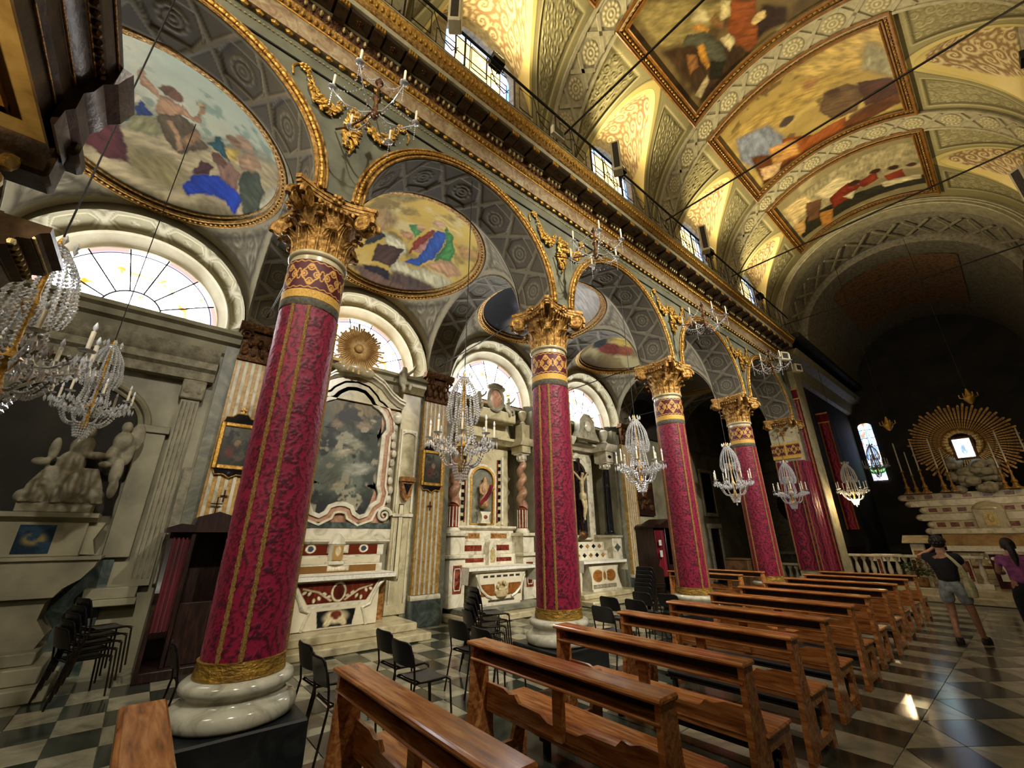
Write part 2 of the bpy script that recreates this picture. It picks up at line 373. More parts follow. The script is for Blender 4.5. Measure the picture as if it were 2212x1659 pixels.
# ================================================================ FLOOR
fl=struct('floor',MB().box(-9.4,4.2,Y0-.2,28,-.16,-.012),'floor_grout','polished black and white marble floor of the church','floor')
TX,TY=.52,.372
tm={}
for k,mt in enumerate(('tile_dark','tile_light')):
    tm[k]=MB().bbox(.003,TX-.003,.003,TY-.003,-.011,0,.002).mesh('marble_tile',False); tm[k].materials.append(MAT[mt])
far=[MB(),MB()]
for j in range(57):
    y=-4.0+j*TY
    for i in range(8):
        x=-8.56+i*TX
        if x+TX>-4.38: continue
        k=(i+j)%2
        if -1.3<y<7.2: obj('marble_tile',tm[k],None,fl,(x,y,random.uniform(-.0008,.0008)))
        else: far[k].box(x+.003,x+TX-.003,y+.003,y+TY-.003,-.011,0)
for k,mt in enumerate(('tile_dark','tile_light')): stuff(obj('far_tiles',far[k],mt,fl))
obj('border_strip',MB().box(-4.4,-4.23,-4,17.1,-.011,0),'tile_brown',fl)
obj('border_strip',MB().box(-9.0,-8.57,-4,17.1,-.011,0),'tile_light',fl)
SY=.45
for j in range(46):
    y=-3.9+j*SY; k=j%2; mt=('tile_light','tile_dark')[k]
    if y>17: break
    for x0,x1 in ((-4.22,-2.7),(-2.69,-1.25),(-.55,2.45)):
        obj('marble_slab',MB().bbox(x0+.003,x1-.003,y+.003,y+SY-.003,-.011,0,.002).mesh('marble_slab',False),mt,fl)
    if k==0:
        a,b,c,d,e,f=-1.25,-.9,-.55,y,y+SY,y+2*SY
        obj('marble_lozenge',MB().prism([(b,d+.01),(c-.01,e),(b,f-.01),(a+.01,e)],'z',-.011,0),'tile_dark',fl)
        for tri in ([(a,d),(b,d),(a,e)],[(b,d),(c,d),(c,e)],[(c,e),(c,f),(b,f)],[(a,e),(b,f),(a,f)]):
            cx=sum(p[0] for p in tri)/3;cy=sum(p[1] for p in tri)/3
            obj('marble_triangle',MB().prism([(p[0]+(cx-p[0])*.02,p[1]+(cy-p[1])*.02) for p in tri],'z',-.011,0),'tile_light',fl)
# presbytery platform with two steps
pf=thing('trim_1','raised marble presbytery platform with two steps before the high altar','platform',(0,0,0),kind='structure')
for k,(y,h) in enumerate(((17.6,.16),(18.0,.32))): obj('step',MB().bbox(-4.3,2.5,y,y+.45 if k==0 else 27.8,0.001,h,.015),'cream_marble',pf)

# ================================================================ AISLE AND WEST WALLS
def semi(xx,R,zc,yc,n=48,a0=0,a1=PI): return [(xx,yc+R*math.cos(a0+(a1-a0)*i/n),zc+R*math.sin(a0+(a1-a0)*i/n)) for i in range(n+1)]
WZ,WR=5.45,1.25
wa=MB().box(-9.3,XS,Y0,17.4,0,WZ-.02)
wl=struct('wall_left',wa,'stone_wall','grey stone aisle wall on the left behind the altars','wall')
def coffer(p,q,L,half,per,light):
    """painted coffers along an arch: p along the arc, q across -half..half; returns colour and relief"""
    u=(p/per)%1.0-.5; v=q/half; U=u*per
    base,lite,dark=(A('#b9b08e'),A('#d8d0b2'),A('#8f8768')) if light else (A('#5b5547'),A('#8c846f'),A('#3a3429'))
    c=np.zeros(u.shape+(3,))+base; h=np.zeros(u.shape)
    c=c*(.85+.3*fbm(p*3,q*3,4,5))[...,None]
    r=np.hypot(U,q); hx=np.maximum(np.abs(q)/(half*.62),np.abs(U)/(per*.40)+np.abs(q)/(half*1.9))
    k=np.exp(-((hx-1)/.05)**2); c=mixc(c,k*.8,lite); k=np.exp(-((hx-.9)/.05)**2); c=mixc(c,k*.9,dark)
    k=ss(1.0,.88,hx); h-=.018*k
    R=half*.42
    pet=(.72+.28*np.cos(10*np.arctan2(q,U)))
    ring=np.exp(-((r/R-.85)/.13)**2)*pet+np.exp(-((r/R-.45)/.1)**2)*.7+np.exp(-(r/R/.16)**2)
    c=mixc(c,np.clip(ring,0,1)*.8,lite); c=mixc(c,np.exp(-((r/R-.64)/.08)**2)*.7,dark); h+=.02*np.clip(ring,0,1)
    w=.5-np.abs(u)                                    # distance to the crossing
    X=np.minimum(np.abs(w*per*1.5-np.abs(q)),9)
    band=ss(.075,.05,X)*(np.abs(v)<.96)*(hx>1.02)
    c=mixc(c,band*.55,lite); c=mixc(c,np.exp(-((X-.09)/.02)**2)*.6*(hx>1.02),dark); h+=.012*band
    edge=ss(.9,.95,np.abs(v)); c=mixc(c,edge*.6,lite)
    return c,h
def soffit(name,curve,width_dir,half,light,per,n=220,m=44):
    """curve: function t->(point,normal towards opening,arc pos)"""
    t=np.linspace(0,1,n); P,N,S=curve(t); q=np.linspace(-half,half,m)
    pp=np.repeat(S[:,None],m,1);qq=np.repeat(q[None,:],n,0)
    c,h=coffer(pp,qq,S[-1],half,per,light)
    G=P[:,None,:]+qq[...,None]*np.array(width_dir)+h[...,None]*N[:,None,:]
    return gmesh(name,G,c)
# wall arches over the windows and the daylight lunettes
def lunette_curve(R,xx):
    def f(t):
        a=PI*t; P=np.stack([np.full_like(a,xx),R*np.cos(a),R*np.sin(a)],-1); N=np.stack([np.zeros_like(a),-np.cos(a),-np.sin(a)],-1); return P,N,R*a
    return f
band_me=soffit('window_arch_band',lunette_curve(1.54,0),(1,0,.0),.16,True,.78,200,30)
# tilt the band into a splay
co=np.zeros(len(band_me.vertices)*3,np.float32); band_me.vertices.foreach_get('co',co); co=co.reshape(-1,3)
k=1+co[:,0]*.42/1.54*1.6; co[:,1]*=k; co[:,2]*=k; band_me.vertices.foreach_set('co',co.ravel())
rev=MB().strip(semi(.0,1.40,0,0),semi(-.05,1.37,0,0)).strip(semi(-.05,1.37,0,0),semi(-.2,1.25,0,0))
rev_me=rev.mesh('window_reveal')
def lunette_paint(r,a):
    """stained glass of a lunette: r 0..1, a 0..pi"""
    c=np.zeros(r.shape+(3,))+np.array([.95,.97,1.0])
    amber=np.array([.085,.036,.002])
    x=r*np.cos(a);y=r*np.sin(a)
    g=fbm(x*5,y*5,3,3); orn=ss(.56,.62,g)*np.exp(-((r-.62)/.1)**2); c=mixc(c,orn*.99,amber)
    for ax,rr in ((.62,.86),(1.25,.66),(1.95,.66),(2.6,.6),(.5,.62),(1.5,.25)):
        d=np.hypot(x-rr*math.cos(ax),y-rr*math.sin(ax)); c=mixc(c,ss(.1,.05,d)*ss(.4,.55,vn(x*22,y*22,8))*.99,amber)
    seg=np.floor(a/(PI/7)); red=np.where(seg%2==0,1.,0.)
    c=mixc(c,ss(.93,.945,r)*(.55+.44*red),np.array([.075,.025,.02]))
    c=mixc(c,np.clip(np.exp(-((r-.93)/.014)**2)*1.3,0,.995),np.array([.004,.007,.075]))
    return c
rr=np.linspace(0.0,1,70);aa=np.linspace(0,PI,150);Rg,Ag=np.meshgrid(rr,aa,indexing='ij')
gl=np.stack([np.zeros_like(Rg),1.25*Rg*np.cos(Ag),1.25*Rg*np.sin(Ag)],-1)
lun_me=gmesh('pane',gl,lunette_paint(Rg,Ag)); lun_me.materials.append(MAT['lunette_glass'])
came=MB()
for i in range(1,7):
    a=PI*i/7; came.bar((.012,.42*math.cos(a),.42*math.sin(a)),(.012,1.25*math.cos(a),1.25*math.sin(a)),.026,.02)
came.tube(semi(.012,.42,0,0,28),.015,6); came.tube(semi(.012,1.16,0,0,40),.009,6); came.bar((.012,-1.25,.01),(.012,1.25,.01),.03,.03)
came_me=came.mesh('leading'); came_me.materials.append(MAT['iron'])
sill=MB().prism([(-9.15,5.5),(-8.72,5.46),(-8.70,5.38),(-8.78,5.34),(-8.80,5.24),(-8.9,5.2),(-8.93,5.05),(-9.0,5.0),(-9.15,5.0)],'y',-1.68,1.68)
sill_me=sill.mesh('window_sill',True,30)
for i,yc in enumerate(BAYS[:4]):
    wn=thing('window_%d'%(i+1),['bright lunette window over the grey statue chapel at far left','bright lunette window behind the gilded sunburst','bright lunette window behind the large crystal chandelier','bright lunette window above the crucifix altar'][i],'window',(0,0,0),kind='structure')
    obj('arch_band',band_me,'grisaille',wn,(-8.94,yc,5.6))
    obj('window_reveal',rev_me,'plaster_white',wn,(-9.02,yc,5.6))
    obj('reveal_back',MB().strip(semi(-9.20,1.27,5.6,yc,48,-.12,PI+.12),semi(-9.28,1.27,5.5,yc,48,-.12,PI+.12)),'plaster_white',wn)
    obj('lunette_wall',MB().strip(semi(-8.93,1.58,5.6,yc),semi(-8.93,2.4,5.5,yc)),'plaster_white',wn)
    obj('pane',lun_me,None,wn,(-9.24,yc,5.52))
    obj('leading',came_me,None,wn,(-9.24,yc,5.52))
    if i<2: obj('window_sill',sill_me,'cream_marble' if i else 'dado_stone',wn,(0,yc,0))
# last bay: blind dark lunette with a dark picture
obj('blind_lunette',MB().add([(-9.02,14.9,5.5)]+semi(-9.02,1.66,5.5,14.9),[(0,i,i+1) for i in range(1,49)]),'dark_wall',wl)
# west (entrance) wall with added fill-light window and slit cut for the sun
ww=MB(); sx,sz=SLIT.x,SLIT.z
x0,x1,z0,z1=sx-.075,sx+.075,sz-.5,sz+.5
for b in ((-9.6,x0,0,14),(x1,4.6,0,14),(x0,x1,0,z0),(x0,x1,z1,14)): ww.box(b[0],b[1],Y0-.3,Y0,b[2],b[3])
struct('wall_west',ww,'stone_wall','plain entrance wall behind the viewer','wall')
wwn=thing('window_9','round headed entrance window above the organ gallery','window',(0,0,0),kind='structure')
pts=[(.2,6.2),(1.5,6.2)]+[(.85+.65*math.cos(a),8.6+.65*math.sin(a)) for a in np.linspace(0,PI,16)]
obj('pane',MB().prism(pts,'y',Y0+.02,Y0+.04),'west_glass',wwn)
pts=[(-3.2,6.2),(-1.9,6.2)]+[(-2.55+.65*math.cos(a),8.6+.65*math.sin(a)) for a in np.linspace(0,PI,16)]
obj('pane',MB().prism(pts,'y',Y0+.02,Y0+.04),'west_glass',wwn)

# ================================================================ NAVE ARCADE WALL
def arcade(yc,xf,n=40):
    m=MB()
    for xx,top in ((XW,8.6),(XB,8.6)):
        lo=[(xx,yc-2,ARZ)]+[(xx,yc-AR*math.cos(PI*i/n),ARZ+AR*math.sin(PI*i/n)) for i in range(n+1)]+[(xx,yc+2,ARZ)]
        hi=[(xx,p[1],top) for p in lo]; m.strip(lo,hi)
    m.add([(XW,yc+AR,ARZ),(XB,yc+AR,ARZ),(XB,yc+2,ARZ),(XW,yc+2,ARZ)],[(0,1,2,3)]); m.add([(XW,yc-2,ARZ),(XB,yc-2,ARZ),(XB,yc-AR,ARZ),(XW,yc-AR,ARZ)],[(0,1,2,3)])
    return m
an=MB()
for yc in BAYS: an.merge(arcade(yc,0))
an.box(XB,XW,17.0,17.4,0,8.6); an.box(XB,XW,Y0,-3.1,0,8.6); an.box(-4.75,-4.3,Y0,17.4,8.6,9.05)
wn_=struct('wall_nave',an,'spandrel','olive grey nave arcade wall of five arches','wall')
def arch_curve(t):
    a=PI*t; P=np.stack([np.zeros_like(a),-AR*np.cos(a),AR*np.sin(a)],-1)-0; N=np.stack([np.zeros_like(a),np.cos(a),-np.sin(a)],-1); return P,N,AR*a
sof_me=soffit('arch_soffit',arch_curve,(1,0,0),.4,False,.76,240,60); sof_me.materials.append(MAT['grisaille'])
arv=MB()
for R,r in ((1.715,.022),(1.835,.02)): arv.tube(semi(.02,R,0,0,60),r,6)
arv.strip(semi(.012,1.715,0,0,60),semi(.012,1.835,0,0,60))
arv_me=arv.mesh('archivolt'); arv_me.materials.append(MAT['gold_dark'])
bd=MB()
for i in range(96):
    a=PI*(i+.5)/96; big=i%2==0
    bd.sph((.03,1.775*math.cos(a),1.775*math.sin(a)),(.028,.028,.028) if not big else (.034,.03,.045),6,4,Matrix.Rotation(a,3,'X'))
bd_me=bd.mesh('bead_row'); bd_me.materials.append(MAT['gold'])
# festoons of gilded leaves on the spandrels
def garland(path,n,r,m,seed):
    rd=random.Random(seed)
    for i in range(n):
        t=i/n*(len(path)-1);k=int(t);f=t-k;p=[path[k][j]*(1-f)+path[min(k+1,len(path)-1)][j]*f for j in range(3)]
        w=r*(.55+.9*math.sin(PI*i/n))
        for _ in range(3):
            a=rd.uniform(0,6.28);q=(p[0]+abs(rd.gauss(0,.4))*w*.7,p[1]+math.cos(a)*w*.7,p[2]+math.sin(a)*w*.7)
            M=Matrix.Rotation(rd.uniform(0,6),3,'X')@Matrix.Rotation(rd.uniform(-.6,.6),3,'Y')
            m.sph(q,(w*.28,w*.62,w*.3),5,4,M)
fe=MB()
for sg in (-1,1):
    sw=[(.03,sg*(.62-.5*t),1.42-.36*math.sin(PI*t)-.12*t) for t in np.linspace(0,1,9)]; garland(sw,30,.062,fe,3+sg)
    for a in np.linspace(0,6.28,9)[:-1]: fe.sph((.03,sg*.66+.05*math.cos(a),1.47+.05*math.sin(a)),(.02,.03,.02),5,4)
    fe.sph((.03,sg*.66,1.47),(.03,.03,.03),6,4)
    fe.tube([(.02,sg*(.72+.02*k+.04*math.sin(k)),1.5-.06*k) for k in range(5)],.014,5)
garland([(.03,0,1.28-.78*t) for t in np.linspace(0,1,7)],28,.075,fe,9)
fe_me=fe.mesh('festoon'); fe_me.materials.append(MAT['gold'])
for yc in BAYS:
    obj('arch_soffit',sof_me,None,wn_,(XCOL,yc,ARZ-.004)); obj('archivolt',arv_me,None,wn_,(XW,yc,ARZ)); stuff(obj('bead_row',bd_me,None,wn_,(XW,yc,ARZ)))
for y in [-3.1]+COLY: obj('festoon',fe_me,None,wn_,(XW,y,ARZ+.22))

# ================================================================ ENTABLATURE
EY0,EY1=-4.0,16.7
en=thing('trim_2','long gilded entablature with dark modillions above the arcade','cornice',(0,0,0),kind='structure')
def run(name,poly,mt,smooth=True): return obj(name,MB().prism(poly,'y',EY0,EY1).mesh(name,smooth,30),mt,en)
run('groove',[(XW,7.46),(XW+.02,7.46),(XW+.02,7.485),(XW,7.485)],'iron')
run('architrave',[(XW,7.49),(XW+.015,7.49),(XW+.03,7.74),(XW,7.74)],'spandrel')
run('fascia',[(XW,7.80),(-4.31,7.80),(-4.29,8.0),(-4.26,8.04),(-4.4,8.04)],'cornice_pink')
run('gilt_fillet',[(-4.4,8.035),(-4.255,8.035),(-4.25,8.055),(-4.255,8.07),(-4.4,8.07)],'gold')
run('cyma',[(-4.4,8.07),(-4.27,8.07),(-4.24,8.10),(-4.2,8.15),(-4.4,8.15)],'gold_dark')
run('ovolo',[(-4.4,8.15),(-4.2,8.15),(-4.16,8.2),(-4.13,8.25),(-4.4,8.25)],'bronze')
run('bed_fillet',[(-4.4,8.25),(-4.1,8.25),(-4.1,8.285),(-4.4,8.285)],'cornice_cream')
run('soffit_slab',[(-4.45,8.33),(-3.86,8.33),(-3.86,8.37),(-4.45,8.37)],'modillion')
run('corona',[(-3.9,8.30),(-3.84,8.30),(-3.835,8.385),(-3.9,8.385)],'cornice_cream')
run('gilt_ovolo',[(-4.4,8.37),(-3.84,8.385),(-3.81,8.40),(-3.79,8.43),(-4.4,8.43)],'gold_dark')
run('crown_cyma',[(-4.4,8.43),(-3.79,8.43),(-3.77,8.445),(-3.755,8.48),(-3.715,8.53),(-3.70,8.555),(-4.4,8.555)],'gold')
run('cornice_top',[(-4.4,8.555),(-3.69,8.555),(-3.69,8.58),(-4.4,8.58)],'cornice_cream')
lf=MB(); N=int((EY1-EY0)/.082)
for i in range(N):
    y=EY0+.04+i*.082
    lf.sph((-3.745,y,8.487),(.03,.03,.045),5,4); lf.sph((-4.235,y,8.105),(.03,.028,.04),5,4)
    if i%2==0: lf.sph((-4.335,y,7.765),(.03,.05,.035),5,4)
stuff(obj('leaf_enrichment',lf,'gold',en))
sb=MB()
for i in range(int((EY1-EY0)/.05)): sb.sph((XW+.035,EY0+.02+i*.05,7.655),(.012,.017,.012),5,3)
stuff(obj('bead_string',sb,'gold_pale',en))
eg=MB(); PER=.485
NM=int((EY1-EY0)/PER)
for i in range(NM):
    yb=.44+PER*(i-round((.44-EY0)/PER)+1)
    for k in range(4): eg.sph((-4.145,yb+.1+k*.095,8.205),(.035,.026,.045),6,4)
stuff(obj('egg_row',eg,'gold_pale',en))
mo=MB(); mo.prism([(-4.13,8.33),(-4.13,8.23),(-4.02,8.21),(-3.93,8.235),(-3.89,8.22),(-3.865,8.24),(-3.865,8.33)],'y',-.075,.075)
mo.tube([(-4.06,-.075,8.245),(-4.06,.075,8.245)],.035,8)
mo_me=mo.mesh('modillion',True,30); mo_me.materials.append(MAT['modillion'])
fr=MB()
for k in range(4): fr.tube([(-3.86,-.055+.037*k,8.235),(-3.855,-.055+.037*k,8.325)],.016,6)
fr_me=fr.mesh('fluted_front'); fr_me.materials.append(MAT['gold'])
cf=MB(); 
for z,i0 in ((8.315,.0),(8.295,.0)): pass
a,b_=.095,PER-.095
cf.bbox(-4.10,-3.885,a,b_,8.262,8.33,.014)
cf_me=cf.mesh('coffer_block',True,30); cf_me.materials.append(MAT['modillion'])
ro=MB()
for k in range(6): t=PI*k/3; ro.sph((-3.99+.035*math.cos(t),PER/2+.035*math.sin(t),8.258),(.022,.022,.01),6,4)
ro.sph((-3.99,PER/2,8.256),(.018,.018,.014),6,4); ro_me=ro.mesh('rosette'); ro_me.materials.append(MAT['bronze'])
for i in range(NM):
    yb=.44+PER*(i-round((.44-EY0)/PER)+1)
    m_=obj('modillion',mo_me,None,en,(0,yb,0)); obj('fluted_front',fr_me,None,m_)
    c_=obj('coffer_block',cf_me,None,en,(0,yb,0)); obj('rosette',ro_me,None,c_)

# ================================================================ AISLE VAULTS
HX,HY=1.8,1.67
def zsail(a,b): return 1.7*np.sqrt(np.clip(2-a*a-b*b,0,None))
ph=np.linspace(0,2*PI,288,endpoint=False); cs,sn=np.cos(ph),np.sin(ph); sq=1/np.maximum(np.abs(cs),np.abs(sn))
kk=np.linspace(0,1,40)[:,None]; rho=.965+(sq[None,:]-.965)*kk
a_=rho*cs;b_2=rho*sn
G=np.stack([a_*HX,b_2*HY,zsail(a_,b_2)],-1)
orn=scroll(a_*5.2,b_2*5.2,4); dd=np.minimum(np.abs(rho-.965),np.minimum(1-np.abs(a_),1-np.abs(b_2))+0)
c=np.zeros(rho.shape+(3,))+A('#7b725a'); c=mixc(c,orn*.62,A('#b8ae92')); c=mixc(c,(1-orn)*.35,A('#544a3a'))
edge=np.minimum(np.minimum(1-np.abs(a_),1-np.abs(b_2)),(rho-.965)*.6); c=mixc(c,ss(.05,.03,edge)*.85,A('#a69c7e')); c=mixc(c,np.exp(-((edge-.065)/.012)**2)*.7,A('#4d4536'))
c*=(.8+.4*fbm(a_*2.5,b_2*2.5,4,2))[...,None]
G[...,2]-=.02*orn*ss(.05,.09,edge)
pend_me=gmesh('pendentive',G,c,cv=True); pend_me.materials.append(MAT['grisaille'])
ring=MB(); nR=120
def ringpt(rh,dz,i): t=2*PI*i/nR; a=rh*math.cos(t);b=rh*math.sin(t); return (a*HX,b*HY,float(zsail(np.float64(a),np.float64(b)))+dz)
for rh,r,dz in ((.985,.03,-.03),(.945,.036,-.045),(.915,.02,-.02)): ring.tube([ringpt(rh,dz,i) for i in range(nR)],r,6,True)
ring_me=ring.mesh('fresco_frame'); ring_me.materials.append(MAT['gold_dark'])
rb=MB()
for i in range(0,nR): rb.sph(ringpt(.966,-.055,i),(.03,.03,.02),5,4)
rb_me=rb.mesh('frame_leaves'); rb_me.materials.append(MAT['gold'])
TRA=MB()
def tra_curve(t):
    a=-np.cos(PI*t);z=1.7*np.sin(PI*t); P=np.stack([a*HX,np.zeros_like(a),z-.05],-1); N=np.stack([-a,np.zeros_like(a),-np.sin(PI*t)],-1); return P,N,1.75*PI*t
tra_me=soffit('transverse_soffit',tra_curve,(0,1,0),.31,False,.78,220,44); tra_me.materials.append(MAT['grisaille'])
tr=MB()
for s in (-1,1):
    lo=[(HX*-math.cos(PI*i/40),s*.31,1.7*math.sin(PI*i/40)-.05) for i in range(41)]; hi=[(p[0],s*.335,p[2]+.08) for p in lo]; tr.strip(lo,hi); tr.tube([(p[0],s*.325,p[2]) for p in lo],.016,5)
trs_me=tr.mesh('transverse_edge'); trs_me.materials.append(MAT['stucco_grey'])
def fresco_me(base,ops,seed,**k):
    r=np.linspace(0.001,.972,112)[:,None];a=r*cs;b=r*sn
    return gmesh('fresco_panel',np.stack([a*HX,b*HY,zsail(a,b)-.004],-1),paint(b,a,base,ops,seed,**k),cv=True)
ceil_a=thing('ceiling_aisle','painted domical vaults of the left aisle with oval frescoes','ceiling',(0,0,0),kind='structure')
FRESCO_OPS={}
F1=[('p',[(-0.749,-0.476),(-0.397,-0.302),(-0.229,-0.207),(0.225,-0.112),(0.764,0.316),(0.955,0.221),(0.72,-0.719),(0.132,-1.037),(-0.363,-0.985),(-0.733,-0.701)],'#b3a27a',0.05),
 ('p',[(-0.4,0.111),(-0.272,0.057),(-0.171,-0.043),(0.222,-0.07),(0.76,0.341),(0.779,0.238),(0.231,-0.158),(-0.397,-0.335)],'#989a82',0.05),
 ('p',[(-0.681,-0.693),(-0.388,-0.842),(0.088,-0.874),(0.606,-0.621),(0.707,-0.729),(0.132,-1.037),(-0.36,-0.989)],'#6f6444',0.06),
 ('p',[(-0.365,-0.527),(-0.04,-0.473),(0.157,-0.551),(0.067,-0.78),(-0.291,-0.745)],'#8f8155',0.06),
 ('p',[(-0.693,-0.457),(-0.57,-0.231),(-0.498,-0.19),(-0.418,-0.27),(-0.34,-0.61),(-0.301,-0.685),(-0.386,-0.65),(-0.506,-0.652),(-0.638,-0.546)],'#5b2a2b',0.012),
 ('p',[(-0.638,-0.201),(-0.569,-0.161),(-0.5,-0.239),(-0.571,-0.317)],'#4a3a32',0.02),
 ('p',[(-0.368,-0.242),(-0.231,-0.112),(-0.113,-0.154),(-0.135,-0.326),(-0.327,-0.351)],'#9a9468',0.03),
 ('p',[(-0.152,0.14),(-0.079,0.165),(0.018,0.136),(0.046,0.034),(-0.126,-0.131),(-0.16,-0.035)],'#b58d68',0.012),
 ('p',[(-0.284,0.337),(-0.226,0.434),(-0.236,0.329),(-0.137,0.167),(-0.163,0.088),(-0.268,0.193)],'#b98f6b',0.01),
 ('e',-0.053,0.243,0.076,0.076,0,'#6b4a33',0.2),
 ('p',[(0.018,0.177),(0.123,0.078),(0.154,0.145),(0.173,0.344),(0.208,0.324),(0.177,0.071),(0.117,0.011),(0.022,0.048)],'#b48b64',0.01),
 ('p',[(0.136,0.289),(0.202,0.36),(0.203,0.307),(0.137,0.235)],'#c9b078',0.008),
 ('p',[(-0.157,-0.113),(0.023,0.033),(0.134,-0.055),(0.264,-0.166),(0.06,-0.413),(-0.017,-0.374),(-0.118,-0.273)],'#63533a',0.012),
 ('p',[(-0.069,-0.12),(-0.016,-0.105),(0.073,-0.366),(0.026,-0.388)],'#b89068',0.008),
 ('p',[(0.031,-0.263),(0.134,-0.055),(0.21,-0.09),(0.11,-0.303)],'#ae875e',0.01),
 ('e',-0.325,0.010,0.067,0.067,0,'#d0c7aa',0.25),
 ('p',[(-0.331,-0.105),(-0.271,-0.008),(-0.185,-0.103),(-0.29,-0.199)],'#2a3f70',0.012),
 ('e',-0.379,-0.234,0.047,0.047,0,'#254646',0.2),
 ('p',[(0.117,-0.691),(0.194,-0.537),(0.379,-0.411),(0.64,-0.412),(0.653,-0.53),(0.606,-0.669),(0.505,-0.594),(0.29,-0.673),(0.159,-0.759)],'#1b3fa6',0.01),
 ('p',[(0.356,-0.285),(0.449,-0.184),(0.576,-0.239),(0.589,-0.426),(0.41,-0.436)],'#95705c',0.012),
 ('p',[(0.165,-0.51),(0.232,-0.36),(0.337,-0.334),(0.304,-0.465),(0.184,-0.548)],'#4b2b2b',0.012),
 ('p',[(0.567,-0.194),(0.71,-0.017),(0.819,-0.151),(0.832,-0.429),(0.704,-0.619),(0.617,-0.422)],'#4a5240',0.012),
 ('p',[(0.512,-0.062),(0.595,0.122),(0.702,0.057),(0.668,-0.103),(0.53,-0.152)],'#ba946f',0.012),
 ('p',[(0.361,-0.064),(0.521,0.063),(0.499,-0.138),(0.405,-0.166)],'#cdae55',0.012),
 ('p',[(0.248,-0.131),(0.335,0.042),(0.399,-0.041),(0.455,-0.18),(0.335,-0.162)],'#27565a',0.012),
 ('e',0.545,0.181,0.083,0.083,0,'#a6876a',0.2),
 ('e',0.459,0.105,0.063,0.063,0,'#8a6a50',0.2),
 ('e',0.374,-0.236,0.061,0.061,0,'#6a4a38',0.2),
 ('e',0.677,0.073,0.068,0.068,0,'#a78866',0.2)]
F2=[('p',[(-0.42,-0.775),(-0.239,-0.735),(0.112,-0.73),(0.433,-0.646),(0.807,-0.455),(0.555,-0.837),(0.014,-0.995)],'#6d5548',0.04),
 ('p',[(-0.677,0.997),(-0.447,0.995),(-0.151,0.781),(-0.268,0.447),(-0.452,0.423)],'#8d7c46',0.06),
 ('p',[(-0.061,0.997),(0.241,0.996),(0.299,0.87),(0.121,0.778)],'#b9b69a',0.06),
 ('p',[(-0.54,0.047),(-0.385,0.271),(-0.15,0.025),(-0.226,-0.201),(-0.375,-0.175)],'#a08558',0.06),
 ('p',[(-0.238,-0.21),(0.098,-0.257),(0.187,-0.354),(0.132,-0.51),(0.328,-0.535),(0.545,-0.393),(0.869,-0.224),(0.803,-0.478),(0.417,-0.62),(0.14,-0.683),(0.082,-0.612)],'#d3cda8',0.03),
 ('p',[(0.152,-0.673),(0.409,-0.607),(0.714,-0.528),(0.514,-0.775),(0.221,-0.794)],'#54443e',0.04),
 ('p',[(-0.223,-0.405),(0.124,-0.353),(0.105,-0.652),(-0.16,-0.666)],'#4a332c',0.01),
 ('p',[(-0.261,-0.722),(0.118,-0.707),(0.166,-0.808),(-0.213,-0.788)],'#2b2430',0.012),
 ('p',[(-0.378,-0.333),(-0.296,-0.184),(-0.153,-0.27),(-0.265,-0.414),(-0.365,-0.499)],'#26302f',0.012),
 ('p',[(0.227,-0.361),(0.18,-0.126),(0.273,0.257),(0.313,0.151),(0.307,-0.131)],'#8c3527',0.01),
 ('p',[(0.265,-0.274),(0.332,0.148),(0.399,0.012),(0.363,-0.255)],'#c09080',0.012),
 ('e',0.310,0.403,0.158,0.158,0,'#dfc470',0.3),
 ('p',[(0.222,-0.509),(0.363,-0.255),(0.292,0.254),(0.393,0.316),(0.484,0.137),(0.516,-0.169),(0.42,-0.44)],'#3058a8',0.01),
 ('p',[(0.298,0.423),(0.458,0.339),(0.635,0.148),(0.679,-0.012),(0.525,-0.228),(0.496,0.146)],'#468a48',0.01),
 ('e',0.210,0.345,0.051,0.051,0,'#c79c78',0.2),
 ('e',0.248,0.394,0.058,0.058,0,'#d0a884',0.2),
 ('p',[(-0.003,0.08),(0.104,0.157),(0.175,0.075),(0.155,-0.082)],'#478a50',0.012),
 ('p',[(-0.082,-0.076),(0.111,-0.035),(0.144,-0.154),(0.018,-0.173)],'#b98a6a',0.03),
 ('e',0.138,0.124,0.058,0.058,0,'#c49a70',0.3),
 ('p',[(0.486,-0.361),(0.545,-0.215),(0.685,0.008),(0.875,-0.023),(0.791,-0.228),(0.617,-0.324)],'#c49a72',0.02),
 ('p',[(0.561,0.268),(0.753,0.49),(0.847,0.368),(0.736,0.181)],'#b98f58',0.05)]
